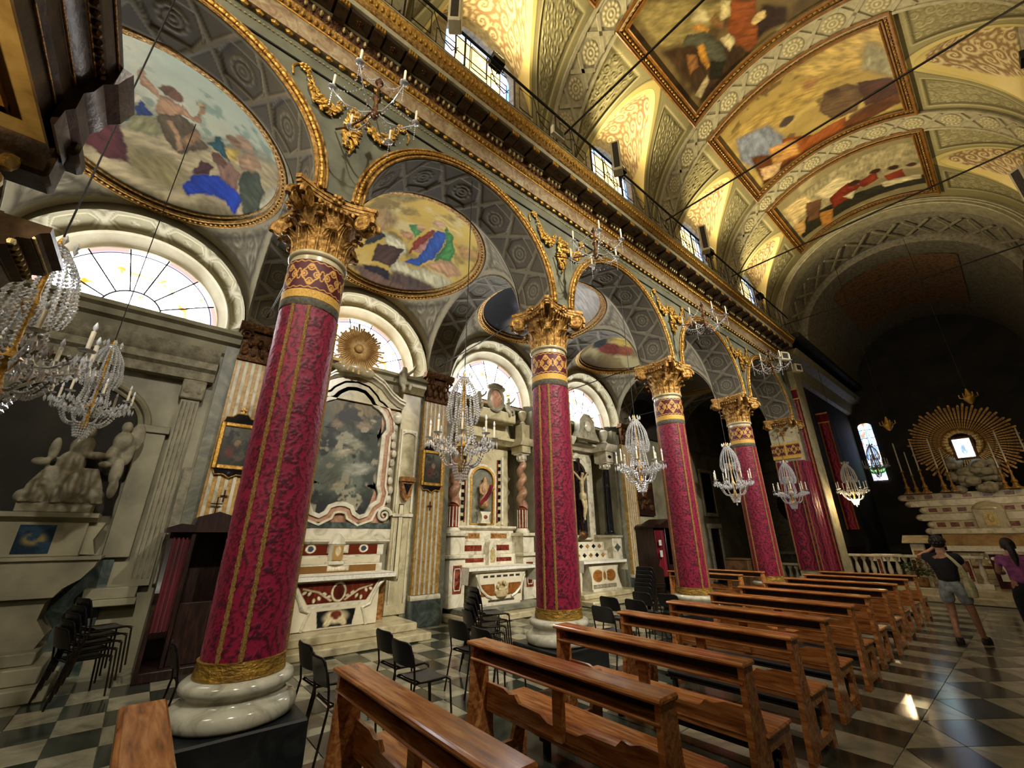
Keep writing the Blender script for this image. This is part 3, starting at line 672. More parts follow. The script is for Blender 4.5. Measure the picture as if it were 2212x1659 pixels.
V2=[('p',[(-1.209,-0.823),(0.05,-0.08),(0.183,-0.126),(0.036,-0.634),(-0.323,-0.867),(-0.834,-0.876)],'#857645',0.06),
 ('p',[(-0.284,-0.872),(0.011,-0.622),(0.58,-0.267),(1.127,-0.11),(1.082,-0.875),(0.484,-0.857)],'#3b2a17',0.04),
 ('p',[(0.458,0.138),(0.74,0.313),(0.963,0.257),(0.866,0.031),(0.893,-0.103),(0.621,0.018)],'#2a1a12',0.04),
 ('p',[(-0.253,-0.454),(-0.24,-0.36),(-0.134,-0.309),(0.022,-0.33),(-0.025,-0.41),(-0.154,-0.484)],'#b9ad7a',0.015),
 ('p',[(-0.143,-0.504),(-0.046,-0.415),(0.126,-0.373),(0.149,-0.425),(-0.065,-0.509)],'#bd8a3f',0.012),
 ('p',[(-0.089,-0.574),(0.107,-0.437),(0.278,-0.377),(0.596,-0.357),(0.793,-0.402),(0.756,-0.54),(0.48,-0.55),(0.142,-0.588),(-0.069,-0.679)],'#4a4a38',0.015),
 ('p',[(0.173,-0.571),(0.225,-0.502),(0.631,-0.551),(0.608,-0.621),(0.341,-0.6)],'#b88434',0.012),
 ('p',[(0.123,-0.692),(0.266,-0.614),(0.435,-0.659),(0.441,-0.781),(0.279,-0.77)],'#8a5f34',0.015),
 ('p',[(0.05,-0.08),(0.33,0.106),(0.634,0.026),(0.947,-0.069),(0.949,-0.175),(0.727,-0.236),(0.365,-0.244),(0.197,-0.144)],'#8a4a20',0.015),
 ('p',[(-0.064,-0.152),(0.05,-0.08),(0.238,-0.159),(0.186,-0.258)],'#c2b47c',0.015),
 ('p',[(0.407,-0.328),(0.45,-0.247),(0.653,-0.238),(0.686,-0.319),(0.494,-0.347)],'#cfc08a',0.015),
 ('e',0.593,0.051,0.069,0.069,0,'#c9b274',0.2),
 ('p',[(0.022,-0.33),(0.025,-0.251),(0.254,-0.23),(0.379,-0.276),(0.198,-0.317)],'#7a5a34',0.02),
 ('p',[(0.766,-0.871),(0.697,-0.645),(0.806,-0.659),(0.903,-0.845)],'#b3a377',0.015),
 ('p',[(0.96,0.127),(0.963,0.257),(1.095,0.223)],'#a89a6a',0.02),
 ('p',[(0.541,-0.545),(0.777,-0.411),(0.946,-0.554),(0.806,-0.659)],'#232015',0.02)]
V3=[('p',[(-0.747,-0.896),(-0.587,-0.052),(-0.896,0.982),(-0.188,1.017),(-0.021,-0.2),(-0.214,-0.865)],'#a98f4c',0.08),
 ('p',[(-0.933,0.038),(-0.949,1.032),(-0.494,1.013),(-0.505,0.259)],'#b59b58',0.05),
 ('p',[(-0.563,-0.807),(-0.23,-0.403),(0.388,-0.309),(0.669,-0.771),(-0.037,-0.938)],'#7d8590',0.04),
 ('p',[(0.072,-0.807),(0.712,-0.398),(0.81,0.378),(0.454,0.983),(0.821,0.986),(1.242,0.128),(0.985,-0.885)],'#5a3416',0.03),
 ('p',[(0.307,-0.355),(0.729,-0.008),(0.693,0.399),(1.117,0.268),(0.999,-0.333),(0.845,-0.509)],'#8a4a1c',0.015),
 ('p',[(-0.11,0.282),(-0.059,0.529),(0.215,0.681),(0.678,0.507),(0.642,0.243),(0.242,0.155)],'#5f4a30',0.02),
 ('p',[(0.029,0.613),(0.161,0.973),(0.579,0.991),(0.654,0.614)],'#4a2c20',0.02),
 ('e',-0.002,-0.205,0.094,0.094,0,'#4a4038',0.2),
 ('e',-0.468,0.198,0.099,0.099,0,'#a07848',0.3),
 ('e',-0.004,0.366,0.085,0.085,0,'#4a3524',0.2),
 ('p',[(0.254,-0.554),(0.546,-0.218),(0.966,-0.256),(0.764,-0.639)],'#b98a4a',0.02),
 ('p',[(0.515,-0.802),(0.845,-0.509),(1.086,-0.66),(0.878,-0.846)],'#c9a878',0.012),
 ('p',[(-0.738,0.828),(-0.376,1.041),(0.24,1.009),(-0.228,0.702)],'#8f8a6c',0.06)]
V4=[('p',[(-0.599,-0.824),(-0.796,0.298),(-0.805,1.063),(-0.023,1.04),(0.123,0.147),(0.628,-0.812)],'#9a8f68',0.05),
 ('p',[(-0.344,-0.389),(-0.489,-0.005),(-0.038,0.174),(0.36,-0.242)],'#cfc090',0.03),
 ('p',[(-0.66,-0.899),(-0.549,-0.495),(-0.048,-0.46),(0.205,-0.883)],'#c9b27a',0.02),
 ('p',[(0.128,-0.811),(0.36,-0.242),(0.447,0.413),(0.397,1.001),(0.764,0.995),(0.804,0.365),(0.867,-0.346),(0.789,-0.909)],'#2e2c1c',0.02),
 ('p',[(0.103,-0.263),(-0.105,0.056),(0.194,0.2),(0.465,0.023),(0.526,-0.275)],'#7a2f1a',0.012),
 ('p',[(0.042,0.161),(-0.077,0.426),(0.191,0.448),(0.312,0.214)],'#7d3018',0.01),
 ('p',[(0.16,0.512),(0.084,0.753),(0.356,0.75),(0.414,0.539)],'#8a3a20',0.01),
 ('p',[(0.371,-0.478),(0.526,-0.275),(1.043,-0.382),(0.922,-0.566)],'#b9803a',0.012),
 ('p',[(0.297,-0.085),(0.289,0.12),(0.551,0.009)],'#d0c69a',0.01),
 ('p',[(0.137,-0.912),(0.172,-0.685),(0.628,-0.812),(0.568,-0.945)],'#c29a5a',0.012),
 ('p',[(0.361,0.425),(0.375,0.947),(0.55,0.93),(0.591,0.455)],'#c9bd92',0.01),
 ('e',0.006,0.135,0.089,0.089,0,'#3a2416',0.2),
 ('e',-0.109,0.431,0.071,0.071,0,'#3a2416',0.2),
 ('e',-0.044,0.654,0.069,0.069,0,'#3a2416',0.2),
 ('e',-0.015,0.875,0.067,0.067,0,'#4a3020',0.2),
 ('p',[(-0.267,-0.568),(-0.045,-0.344),(0.531,-0.516),(0.386,-0.697)],'#6a4a30',0.02)]
SKY1=[('g',0,1,-.2,.9,'#b9c4ae'),('c',2.5,.5,.25,'#d3d0b4',11),('c',5,.62,.12,'#8fa08c',21)]
SKY2=[('g',1,.5,.2,1.2,'#d8bd62'),('c',3,.52,.2,'#dcc98a',11),('c',4,.6,.15,'#8f7b45',31)]
f_me=[fresco_me('#c4c4a6',SKY1+F1,1),fresco_me('#cfae52',SKY2+F2,2),
 fresco_me('#8d8a80',[('c',3,.45,.2,'#b9b2a4',3),('g',-1,-.4,-.1,.5,'#16161c'),('c',2.4,.55,.1,'#2a2a34',5),('e',.1,-.35,.3,.16,20,'#4a4a5c',.4),('e',.3,.3,.5,.4,0,'#c9c4bd',.5),('e',-.35,-.6,.35,.2,0,'#121216',.3)],3),
 fresco_me('#8c7a50',[('c',2.5,.5,.2,'#c2b684',3),('e',.15,-.1,.3,.22,0,'#cdb45a',.4),('e',.1,-.45,.35,.14,10,'#7d3a2e',.25),('e',-.3,-.4,.2,.14,-20,'#2f3a3c',.25),('e',.42,-.3,.16,.12,0,'#a05a40',.3),('g',0,-1,.55,.9,'#4a3a26')],4),
 fresco_me('#6f6a58',[('c',2.5,.48,.2,'#a09a86',3),('e',0,-.3,.4,.2,10,'#4d4438',.3),('e',.2,.1,.2,.3,0,'#8a7f68',.3)],5)]
for i,yc in enumerate(BAYS):
    obj('pendentive',pend_me,None,ceil_a,(-7.0,yc,ARZ)); fr_=obj('fresco',f_me[i],'fresco',ceil_a,(-7.0,yc,ARZ))
    k_=obj('fresco_frame',ring_me,None,ceil_a,(-7.0,yc,ARZ)); stuff(obj('frame_leaves',rb_me,None,k_))
for y in [-3.1]+COLY+[16.9]:
    t_=obj('transverse_arch',tra_me,None,ceil_a,(-7.0,y,ARZ)); obj('arch_edge',trs_me,None,t_)
# iron ties of the aisle arches
tie=MB().tube([(XB,0,0),(XA,0,0)],.014,6); tie_me=tie.mesh('iron_tie'); tie_me.materials.append(MAT['rod_iron'])
for i,y in enumerate(COLY):
    tag(obj('iron_tie',tie_me,None,None,(0,y,5.95)),['thin iron tie rod behind the nearest red column','thin iron tie rod behind the second red column','thin iron tie rod behind the third red column','thin iron tie rod behind the fourth red column'][i],'tie rod','aisle tie rods')

# ================================================================ NAVE VAULT
APEX=53.0; GW=1.36; LH=2.12
def groin(yy):                       # barrel angle where the lunette cuts the vault
    k=np.clip(np.abs(yy)/GW,0,1); return np.where(np.abs(yy)<GW,APEX*(1-k**1.7),0.0)
ny,nt_=210,190
yy=np.linspace(-2.001,2.001,ny)[None,:]; t0=groin(yy); tt=np.linspace(0,1,nt_)[:,None]
TH=t0+(90-t0)*tt; YY=np.repeat(yy,nt_,0)
c=np.zeros(TH.shape+(3,))+A('#8f875c'); S_=TH/180*PI*VR      # arc length
h=np.zeros(TH.shape)
# greek key ground bands
key=((np.floor(S_*14)+np.floor(YY*14))%2)*.5+((np.floor(S_*28)%2)*(np.floor(YY*28)%3==0))*.5
c=mixc(c,key*.16,A('#575232'))
tri=[(1.55,.35),(1.55,S_.max()*57/90*1.0-.28),(.55,S_.max()*57/90-.28)]
sA=poly_sd(np.abs(YY),S_,tri)
gd=(S_-groin(YY)/180*PI*VR)*.62                              # distance above the groin
gd=np.where(np.abs(YY)<GW,gd,np.hypot(np.abs(YY)-GW,S_))
sd=np.maximum(sA,.26-gd)                                      # triangular panel cut by the groin band
orn=scroll(YY*4.2+3,S_*4.2,12)
inn=ss(.0,-.02,sd); c=mixc(c,inn,A('#6f673f')); c=mixc(c,inn*ss(-.05,-.09,sd)*orn*.75,A('#b9b184')); h+=.03*inn*ss(-.05,-.09,sd)*orn-.03*inn
c=mixc(c,np.exp(-((sd+.015)/.012)**2)*.9,A('#3c3519')); c=mixc(c,np.exp(-((sd-.02)/.014)**2)*.7,A('#c7bd8c'))
c=mixc(c,ss(.14,.1,gd)*ss(0,.01,gd)*.9,A('#c6b56c')); c=mixc(c,np.exp(-((gd-.15)/.012)**2)*.8,A('#574f2a'))
c*=(.82+.36*fbm(YY*2,S_*2,4,9))[...,None]
R_=VR-h; G=np.stack([-R_*np.cos(np.radians(TH)),YY,R_*np.sin(np.radians(TH))],-1)
barrel_me=gmesh('barrel_half',G,c); barrel_me.materials.append(MAT['vault_paint'])
# lunette cones
nu,nv=90,90
yl=np.linspace(-1,1,nu)[:,None]*GW*.999; kl=np.linspace(0,1,nv)[None,:]
tg=np.radians(groin(yl)); gx=-VR*np.cos(tg);gz=VR*np.sin(tg)
wx=np.full_like(gx,-VR-.02); wz=LH*np.sqrt(np.clip(1-(yl/GW)**2,0,1))
LX=wx+(gx-wx)*kl;LZ=wz+(gz-wz)*kl+.10*np.sin(PI*kl)*(1-(yl/GW)**2);LY=yl+0*kl
sx_=kl*2.0+0*yl; orn=scroll(LY*2.6+9,sx_*2.6+2,33)
c=np.zeros(LX.shape+(3,))+A('#c2ad7a'); c=mixc(c,(1-ss(.25,.55,orn))*.85,A('#7c5f3c')); c=mixc(c,ss(.6,.95,orn)*.6,A('#e0d3a4'))
ed=np.minimum((1-kl)*(gz-wz+.15),1.36-np.abs(yl)); c=mixc(c,ss(.10,.07,ed)*.95,A('#d6c377')); c=mixc(c,ss(.05,.03,kl*1.0)*.8,A('#6e6545'))
lun_v=gmesh('lunette_vault',np.stack([LX,LY,LZ],-1),c); lun_v.materials.append(MAT['vault_paint'])
# clerestory wall under the lunette, with an arched window
WH,WSI,WSP,WRI=.79,.10,1.40,.46
def arch_w(i,n=24,grow=0):
    a=PI*i/n; return (-(WH+grow)*math.cos(a),WSP+(WRI+grow)*math.sin(a))
cw=MB(); n=24
inner=[arch_w(i) for i in range(n+1)]; outer=[(-GW*math.cos(PI*i/n),LH*math.sin(PI*i/n)) for i in range(n+1)]
cw.strip([(0,p[0],p[1]) for p in inner],[(0,p[0],p[1]) for p in outer])
cw.add([(0,-GW,0),(0,-WH,0),(0,-WH,WSP),(0,WH,0),(0,GW,0),(0,WH,WSP)],[(0,1,2),(3,4,5)]); cw.box(-.05,0,-GW,GW,-.42,WSI)
cw.strip([(0,p[0],p[1]) for p in inner],[(-.14,p[0]*.97,p[1]) for p in inner])
cw.add([(0,-WH,0),(-.14,-WH*.97,0),(-.14,-WH*.97,WSP),(0,-WH,WSP),(0,WH,0),(-.14,WH*.97,0),(-.14,WH*.97,WSP),(0,WH,WSP)],[(0,1,2,3),(4,5,6,7)])
cw_me=cw.mesh('clerestory_wall'); cw_me.materials.append(MAT['stucco_grey'])
yg=np.linspace(-WH*.97,WH*.97,60)[:,None];kg=np.linspace(0,1,40)[None,:]
top=WSP+WRI*np.sqrt(np.clip(1-(yg/WH)**2,0,1)); ZG=WSI-.1+(top-WSI+.1)*kg; YG=yg+0*kg
c=np.zeros(ZG.shape+(3,))+np.array([1,.74,.30]); dia=np.abs(((YG*7+ZG*7)%1)-.5)+np.abs(((YG*7-ZG*7)%1)-.5); c=mixc(c,ss(.5,.56,dia)*.55,np.array([.95,.5,.06])); c=mixc(c,ss(.62,.7,fbm(YG*6,ZG*6,3,4))*.6,np.array([1,.95,.8]))
e=np.abs(YG)/WH; c=mixc(c,ss(.66,.7,e),np.array([.8,.72,1.0])); c=mixc(c,ss(.86,.9,e),np.array([.18,.42,.95])); c=mixc(c,ss(.9,.93,kg+0*yg),np.array([.3,.5,.95]))
cg_me=gmesh('pane',np.stack([np.zeros_like(YG),YG,ZG],-1),c); cg_me.materials.append(MAT['clerestory_glass'])
cl=MB()
for y in (-.52,-.2,.2,.52): cl.bar((.012,y,0),(.012,y,WSP+WRI*.8),.014,.014)
for z in (.4,.8,1.2,1.6): cl.bar((.012,-.74,z),(.012,.74,z),.014,.014)
cl_me=cl.mesh('leading'); cl_me.materials.append(MAT['iron'])
# ribs with rosettes and crossed bars
RW=.37
rib=MB(); nr=64
def rp(i,y,R): a=PI*i/nr; return (-R*math.cos(a),y,R*math.sin(a))
for y0,y1,R in ((-RW,RW,VR-.05),(-RW,-RW+.07,VR-.08),(RW-.07,RW,VR-.08)):
    A0=[rp(i,y0,R) for i in range(nr+1)];B0=[rp(i,y1,R) for i in range(nr+1)]; rib.strip(A0,B0); rib.strip([rp(i,y0,VR+.03) for i in range(nr+1)],A0); rib.strip(B0,[rp(i,y1,VR+.03) for i in range(nr+1)])
rib_me=rib.mesh('rib',True,30); rib_me.materials.append(MAT['cornice_cream'])
nth,nrr=48,14
a1=np.linspace(0,2*PI,nth,endpoint=False)[None,:];r1=np.linspace(0,1,nrr)[:,None]
hh=.028*np.exp(-((r1-.78)/.17)**2)*(.6+.4*np.cos(12*a1))+.022*np.exp(-((r1-.4)/.09)**2)+.03*np.exp(-(r1/.17)**2)+.004
G=np.stack([r1*.215*np.cos(a1),r1*.215*np.sin(a1),hh+0*a1],-1)
c=mixc(np.zeros(G.shape)+A('#7a7048'),np.clip(hh/.03,0,1)+0*a1,A('#cbc298'))
rose_me=gmesh('rosette',G,c,cv=True); rose_me.materials.append(MAT['vault_paint'])
xb=MB()
for s in (-1,1): xb.bar((-.2,-s*.27,.012),(.2,s*.27,.012),.075,.03,(0,0,1))
xb_me=xb.mesh('crossed_bars',True,30); xb_me.materials.append(MAT['cornice_cream'])
# painting frames
PTH,PY=31.0,1.45
def pf_pt(th,y,R): a=math.radians(90+th); return (R*math.cos(a)*1,y,R*math.sin(a))
frm=MB()
def fseg(th0,th1,ya,yb,R,n):
    frm.strip([pf_pt(th0+(th1-th0)*i/n,ya,R) for i in range(n+1)],[pf_pt(th0+(th1-th0)*i/n,yb,R) for i in range(n+1)])
wth=math.degrees(.22/VR)
for k,(o0,o1,R) in enumerate(((0,.06,VR-.07),(.06,.16,VR-.045),(.16,.22,VR-.085))):
    d0,d1=math.degrees(o0/VR),math.degrees(o1/VR)
    for s in (-1,1):
        fseg(-PTH-d1,PTH+d1,s*(PY+o0),s*(PY+o1),R,40)
        frm.strip([pf_pt(s*(PTH+d0),-PY-o0,R),pf_pt(s*(PTH+d0),PY+o0,R)],[pf_pt(s*(PTH+d1),-PY-o1,R),pf_pt(s*(PTH+d1),PY+o1,R)])
for s in (-1,1):
    fseg(-PTH,PTH,s*PY,s*(PY),VR-.07,40)
    frm.tube([pf_pt(-PTH-.3+(2*PTH+.6)*i/40,s*PY,VR-.075) for i in range(41)],.022,6); frm.tube([pf_pt(-PTH-wth+(2*PTH+2*wth)*i/40,s*(PY+.22),VR-.08) for i in range(41)],.026,6)
    frm.tube([pf_pt(s*PTH,-PY,VR-.075),pf_pt(s*PTH,PY,VR-.075)],.022,6); frm.tube([pf_pt(s*(PTH+wth),-PY-.22,VR-.08),pf_pt(s*(PTH+wth),PY+.22,VR-.08)],.026,6)
frm_me=frm.mesh('painting_frame',True,40); frm_me.materials.append(MAT['loft_ochre'])
fo=MB()
for s in (-1,1):
    for i in range(40): fo.sph(pf_pt(-PTH-2+(2*PTH+4)*i/39,s*(PY+.11),VR-.055),(.05,.03,.02),5,4)
    for i in range(30): fo.sph(pf_pt(s*(PTH+1.8),-PY+2*PY*i/29,VR-.055),(.03,.045,.03),5,4)
fo_me=fo.mesh('frame_leaves'); fo_me.materials.append(MAT['gold_dark'])
def vpaint(base,ops,seed):
    s=np.linspace(-1,1,150)[:,None]+np.zeros((1,150));t=np.linspace(-1,1,150)[None,:]+np.zeros((150,1))
    th=np.radians(90+t*PTH)
    return gmesh('ceiling_painting',np.stack([-(VR-.02)*np.cos(th),s*PY,(VR-.02)*np.sin(th)],-1)*np.array([1,1,1]),paint(s,t,base,ops,seed,warp=.02,grain=.5),None)
# angle convention: t from the left (nave arcade) side to the right side
VB=[('#6b5a34',[('c',2.5,.5,.2,'#8d7a48',2)]),('#6b5a34',[('c',2,.5,.2,'#4a3a20',2)]+V2),('#a8904f',[('c',2.5,.5,.2,'#c2a862',2),('c',4,.6,.1,'#6f5a34',4)]+V3),('#8f835c',[('c',2.5,.5,.2,'#b3a67a',2)]+V4)]
ceil_n=thing('ceiling_nave','ribbed and frescoed barrel vault of the nave','ceiling',(0,0,0),kind='structure')
VBAY=[-1.1,2.9,6.9,10.9,14.9]
for i,yc in enumerate(VBAY):
    for s in (1,-1):
        obj('barrel_half',barrel_me,None,ceil_n,(XC,yc,VZ),scale=(s,1,1)); obj('lunette_vault',lun_v,None,ceil_n,(XC,yc,VZ),scale=(s,1,1))
        cwo=obj('clerestory_wall',cw_me,None,ceil_n,(XC-s*VR,yc,VZ),scale=(s,1,1))
        nm='window_%d'%(10+i*2+(s<0))
        wnd=thing(nm,('amber stained glass clerestory window above the arcade, number %s from the entrance side'%['one','two','three','four','five'][i]) if s>0 else ('stained glass clerestory window on the right side, number %s from the entrance'%['one','two','three','four','five'][i]),'window',kind='structure')
        obj('pane',cg_me,None,wnd,(XC-s*(VR+.13),yc,VZ),scale=(s,1,1)); obj('leading',cl_me,None,wnd,(XC-s*(VR+.13),yc,VZ),scale=(s,1,1))
    if i>0:
        b0,ops=VB[i-1]; me=vpaint(b0,ops,40+i)
        o=obj('ceiling_painting',me,'oil_paint',ceil_n,(XC,yc,VZ),scale=(1,1,1)); fr_=obj('painting_frame',frm_me,None,ceil_n,(XC,yc,VZ)); stuff(obj('frame_leaves',fo_me,None,fr_))
NROS=14
for y in (-3.1,.95,4.95,8.95,12.95):
    r_=obj('rib',rib_me,None,ceil_n,(XC,y,VZ))
    for k in range(NROS):
        a=PI*(k+.5)/NROS
        for me,nm,aa in ((rose_me,'rosette',a),(xb_me,'crossed_bars',PI*k/NROS)):
            if nm=='crossed_bars' and k==0: continue
            p=(-(VR-.055)*math.cos(aa),0,(VR-.055)*math.sin(aa))
            # local z points to the axis, local y along the nave
            zx=Vector((math.cos(aa),0,-math.sin(aa)));yx=Vector((0,1,0));xx=yx.cross(zx)
            o=obj(nm,me,None,r_,p); o.rotation_euler=Matrix((xx,yx,zx)).transposed().to_euler()
# end tympana of the vault at the west
struct('wall_gable',MB().box(XC-4.2,XC+4.2,Y0-.05,Y0,8.5,12.6),'stone_wall','blank gable above the entrance','wall')
# tie rods across the nave
rod=MB().tube([(-4.3,0,0),(2.5,0,0)],.022,8); rod_me=rod.mesh('nave_tie'); rod_me.materials.append(MAT['rod_iron'])
for y,l in ((4.95,'long black iron tie rod across the nearest ceiling painting'),(8.95,'long black iron tie rod across the middle ceiling painting'),(12.95,'long black iron tie rod across the farthest ceiling painting')):
    tag(obj('nave_tie',rod_me,None,None,(0,y,9.82)),l,'tie rod','nave tie rods')
tag(obj('nave_tie',rod_me,None,None,(0,16.95,9.35)),'pale iron tie rod in front of the dark chancel','tie rod','nave tie rods')
# right side of the nave, closed and plain: same arcade wall with cornice, dark beyond
wr=MB()
for yc in BAYS:
    q=arcade(yc,0); wr.merge(MB().add([(2*XC-p[0],p[1],p[2]) for p in q.v],[tuple(reversed(f)) for f in q.f]))
wr.box(2.5,2.95,Y0,17.4,8.6,9.05); wr.box(4.2,4.5,Y0,17.4,0,9.0); wr.box(3.0,4.5,Y0,17.4,8.4,8.6)
struct('wall_right',wr,'spandrel','nave arcade wall on the right hand side','wall')
struct('trim_3',MB().prism([(2.6,8.04),(2.4,8.1),(2.2,8.33),(2.05,8.37),(1.9,8.555),(2.6,8.58)],'y',EY0,EY1),'gold_dark','plain gilded cornice on the right side of the nave','cornice')
# ================================================================ COLUMNS
def damask(u,v,pu,pv):
    """velvet mask 0 ground .. 1 pile"""
    col=np.floor(u/pu); x=u/pu-col-.5; vv=v/pv+.5*(col%2); row=np.floor(vv); y=vv-row-.5
    r=np.hypot(x*1.05,y*1.25);ph=np.arctan2(y*1.25,x*1.05)
    m=ss(.0,-.03,r-.27*(1+.22*np.cos(5*ph+1.57)+.1*np.cos(15*ph)))
    m=np.where(np.abs(r-.15*(1+.15*np.cos(8*ph)))<.025,0,m); m=np.where(r<.05,1,m)
    w=np.abs(np.abs(x)-(.36+.13*np.cos(2*PI*y)));m=np.maximum(m,ss(.05,.03,w))
    yl=(y*6)%1-.5; lf=np.hypot((np.abs(x)-(.30+.13*np.cos(2*PI*y)))*7,yl*1.6);m=np.maximum(m,ss(.5,.4,lf)*(np.abs(y)>.12))
    y2=np.where(y>0,y-.5,y+.5);r2=np.hypot(x*1.4,y2*1.5);p2=np.arctan2(y2,x);m=np.maximum(m,ss(0,-.03,r2-.2*(1+.35*np.cos(3*p2+1.57))))
    return m
NA,NZ=168,330
an_=np.linspace(0,2*PI,NA,endpoint=False)[:,None];zz=np.linspace(.786,4.2,NZ)[None,:]
rad=.321-.014*((zz-.786)/3.4)**1.6
mk=damask(an_*.315+0*zz,zz+0*an_,2*PI*.315/6,.50)
mk=np.clip(mk*ss(.30,.42,vn(an_*26+0*zz,zz*80+0*an_,5))+.75*(1-mk)*ss(.60,.66,fbm(an_*14+0*zz,zz*44+0*an_,2,8)),0,1)
wr_=fbm(an_*4+0*zz,zz*.8+0*an_,3,6)-.5
rr_=rad+.004*mk+.004*wr_+.003*np.cos(3*an_)
c=mixc(np.zeros(mk.shape+(3,))+A('#841334'),mk,A('#3e061b'))
drape_me=gmesh('damask_drape',np.stack([rr_*np.cos(an_),rr_*np.sin(an_),zz+0*an_],-1),c,cu=True); drape_me.materials.append(MAT['damask'])
br=MB()
for s in (0,1,2):
    for off in (-.085,.085):
        for k in range(2):
            pts=[];
            for i in range(70):
                z=.80+3.39*i/69; a=s*2*PI/3+off/.32+.010*math.sin(i*2.4+k*PI)/.32; r=.327-.014*((z-.786)/3.4)**1.6
                pts.append((r*math.cos(a),r*math.sin(a),z))
            br.tube(pts,.017,5)
br_me=br.mesh('gold_braid'); br_me.materials.append(MAT['braid'])
# embroidered crown band with scalloped edges
na,nz=240,80
aB=np.linspace(0,2*PI,na,endpoint=False)[:,None];kB=np.linspace(0,1,nz)[None,:]
zb=4.39+.40*kB+0*aB; per=8; U=(aB/(2*PI)*per)
def lace(U,k):
    x=U-np.floor(U)-.5;y=(k-.5)*1.25;r=np.hypot(x,y);ph=np.arctan2(y,x)
    g=np.exp(-((r-.30*(1+.25*np.abs(np.cos(2*ph))))/.035)**2)
    for cx,cy,R in ((0,.3,.13),(0,-.3,.13),(.27,0,.12),(-.27,0,.12)):
        d=np.hypot(x-cx,y-cy);g=np.maximum(g,np.exp(-((d-R)/.03)**2));g=np.maximum(g,np.exp(-((d-.04)/.03)**2))
    x2=np.abs(x)-.5;d=np.hypot(x2,y);p=np.arctan2(y,x2);g=np.maximum(g,np.exp(-((d-.16*(1+.3*np.cos(4*p)))/.035)**2))
    sc=.43+.02*np.cos(2*PI*U*3);g=np.maximum(g,np.exp(-((np.abs(k-.5)-sc)/.018)**2));return np.clip(g,0,1)
g=lace(U+0*kB,kB+0*aB); c=mixc(np.zeros(g.shape+(3,))+A('#4a0d18'),ss(.35,.6,g),A('#c9974a'))
rB=.317+.004*g
band_b=gmesh('embroidered_band',np.stack([rB*np.cos(aB),rB*np.sin(aB),zb],-1),c,cu=True); band_b.materials.append(MAT['embroidery'])
pl_me=MB().bbox(-.49,.49,-.49,.49,.001,.35,.015).mesh('plinth',True,30)
base_me=MB().lathe([(.36,.35),(.45,.352),(.474,.375),(.482,.42),(.47,.465),(.435,.49),(.40,.497),(.385,.515),(.378,.54),(.385,.562),(.405,.572),(.425,.585),(.433,.61),(.425,.64),(.395,.66),(.34,.667)],64).mesh('base',True,50)
gc=MB().lathe([(.335,.664),(.352,.67),(.35,.70),(.343,.74),(.338,.775),(.342,.795),(.325,.80)],64)
gc_me=gc.mesh('gold_cloth',True,60)
gr_me=MB().lathe([(.312,4.19),(.318,4.2),(.318,4.285),(.312,4.295)],48).mesh('grey_ribbon')
fg_me=MB().lathe([(.312,4.285),(.319,4.29),(.319,4.392),(.312,4.395)],48).mesh('yellow_fringe')
sh_me=MB().lathe([(.305,4.78),(.302,4.86),(.318,4.87),(.332,4.882),(.336,4.9),(.33,4.918),(.312,4.925),(.30,4.93)],48).mesh('astragal')
# capital
CZ=4.92
bell_me=MB().lathe([(.295,CZ),(.29,CZ+.1),(.29,CZ+.3),(.31,CZ+.45),(.355,CZ+.56),(.40,CZ+.61),(.40,CZ+.63),(.30,CZ+.64)],32).mesh('bell')
def leaf(hgt,wid,out,n=9,m=10):
    """acanthus leaf standing on z=0, facing +x, tip curling outwards"""
    L=MB()
    def f(u,v):
        w=(v-.5)*2; t=u
        z=hgt*(t if t<.8 else .8+.2*math.sin((t-.8)/.2*PI*.5)-((t-.8)/.2)**2*.13)
        x=.012+.05*t*t+(out*((t-.6)/.4)**2 if t>.6 else 0)
        prof=wid*(.72+.38*math.sin(PI*min(1,t*1.02))**.8)*(1-.78*max(0,(t-.72)/.28)**2)
        lob=1+.16*math.sin(t*PI*7); ww=w*prof*lob
        x+=.018*abs(math.sin(w*PI*2.4))-.035*w*w
        return (x,ww,z)
    L.grid(f,n*2,m)
    L.tube([(.03+.05*t*t+(out*((t-.6)/.4)**2 if t>.6 else 0),0,hgt*min(t,.9)) for t in np.linspace(0,.95,9)],[.016-.009*t for t in np.linspace(0,1,9)],6)
    L.sph((.05+out,0,hgt*.86),(.035,.05,.028),6,5)
    return L
lf1=leaf(.32,.11,.10).xf(T(.285,0,CZ)); lf2=leaf(.50,.10,.12).xf(T(.28,0,CZ))
lf1_me=lf1.mesh('acanthus_leaf',True,70); lf2_me=lf2.mesh('acanthus_leaf',True,70)
vo=MB(); pts=[];rds=[]
for i in range(46):
    t=i/45; a=-.3+t*4.6*PI; r=.118*(1-t)**.85+.012; pts.append((.0+r*math.cos(a),0,r*math.sin(a))); rds.append(.026*(1-t)+.011)
vo.tube(pts,rds,6); vo.lathe([(0,-.028),(.022,-.02),(.03,0),(.022,.02),(0,.028)],8,(0,0,0)).merge(MB().lathe([(.0,-.02),(.105,-.02),(.108,.0),(.105,.02),(.0,.02)],20).xf(Matrix.Rotation(PI/2,4,'X')))
vo.xf(T(.545,0,CZ+.56)); vo_me=vo.mesh('volute',True,50)
ab=MB(); prof=[]
for q in range(4):
    a0=PI/4+q*PI/2; c0=Vector((.70*math.cos(a0),.70*math.sin(a0))); c1=Vector((.70*math.cos(a0+PI/2),.70*math.sin(a0+PI/2)))
    tn=(c1-c0).normalized(); nn=Vector((-c0.x-c1.x,-c0.y-c1.y)).normalized()
    for k in range(13):
        t=k/12; p=c0.lerp(c1,.045+.91*t)+nn*(.12*math.sin(PI*t)); prof.append((p.x,p.y))
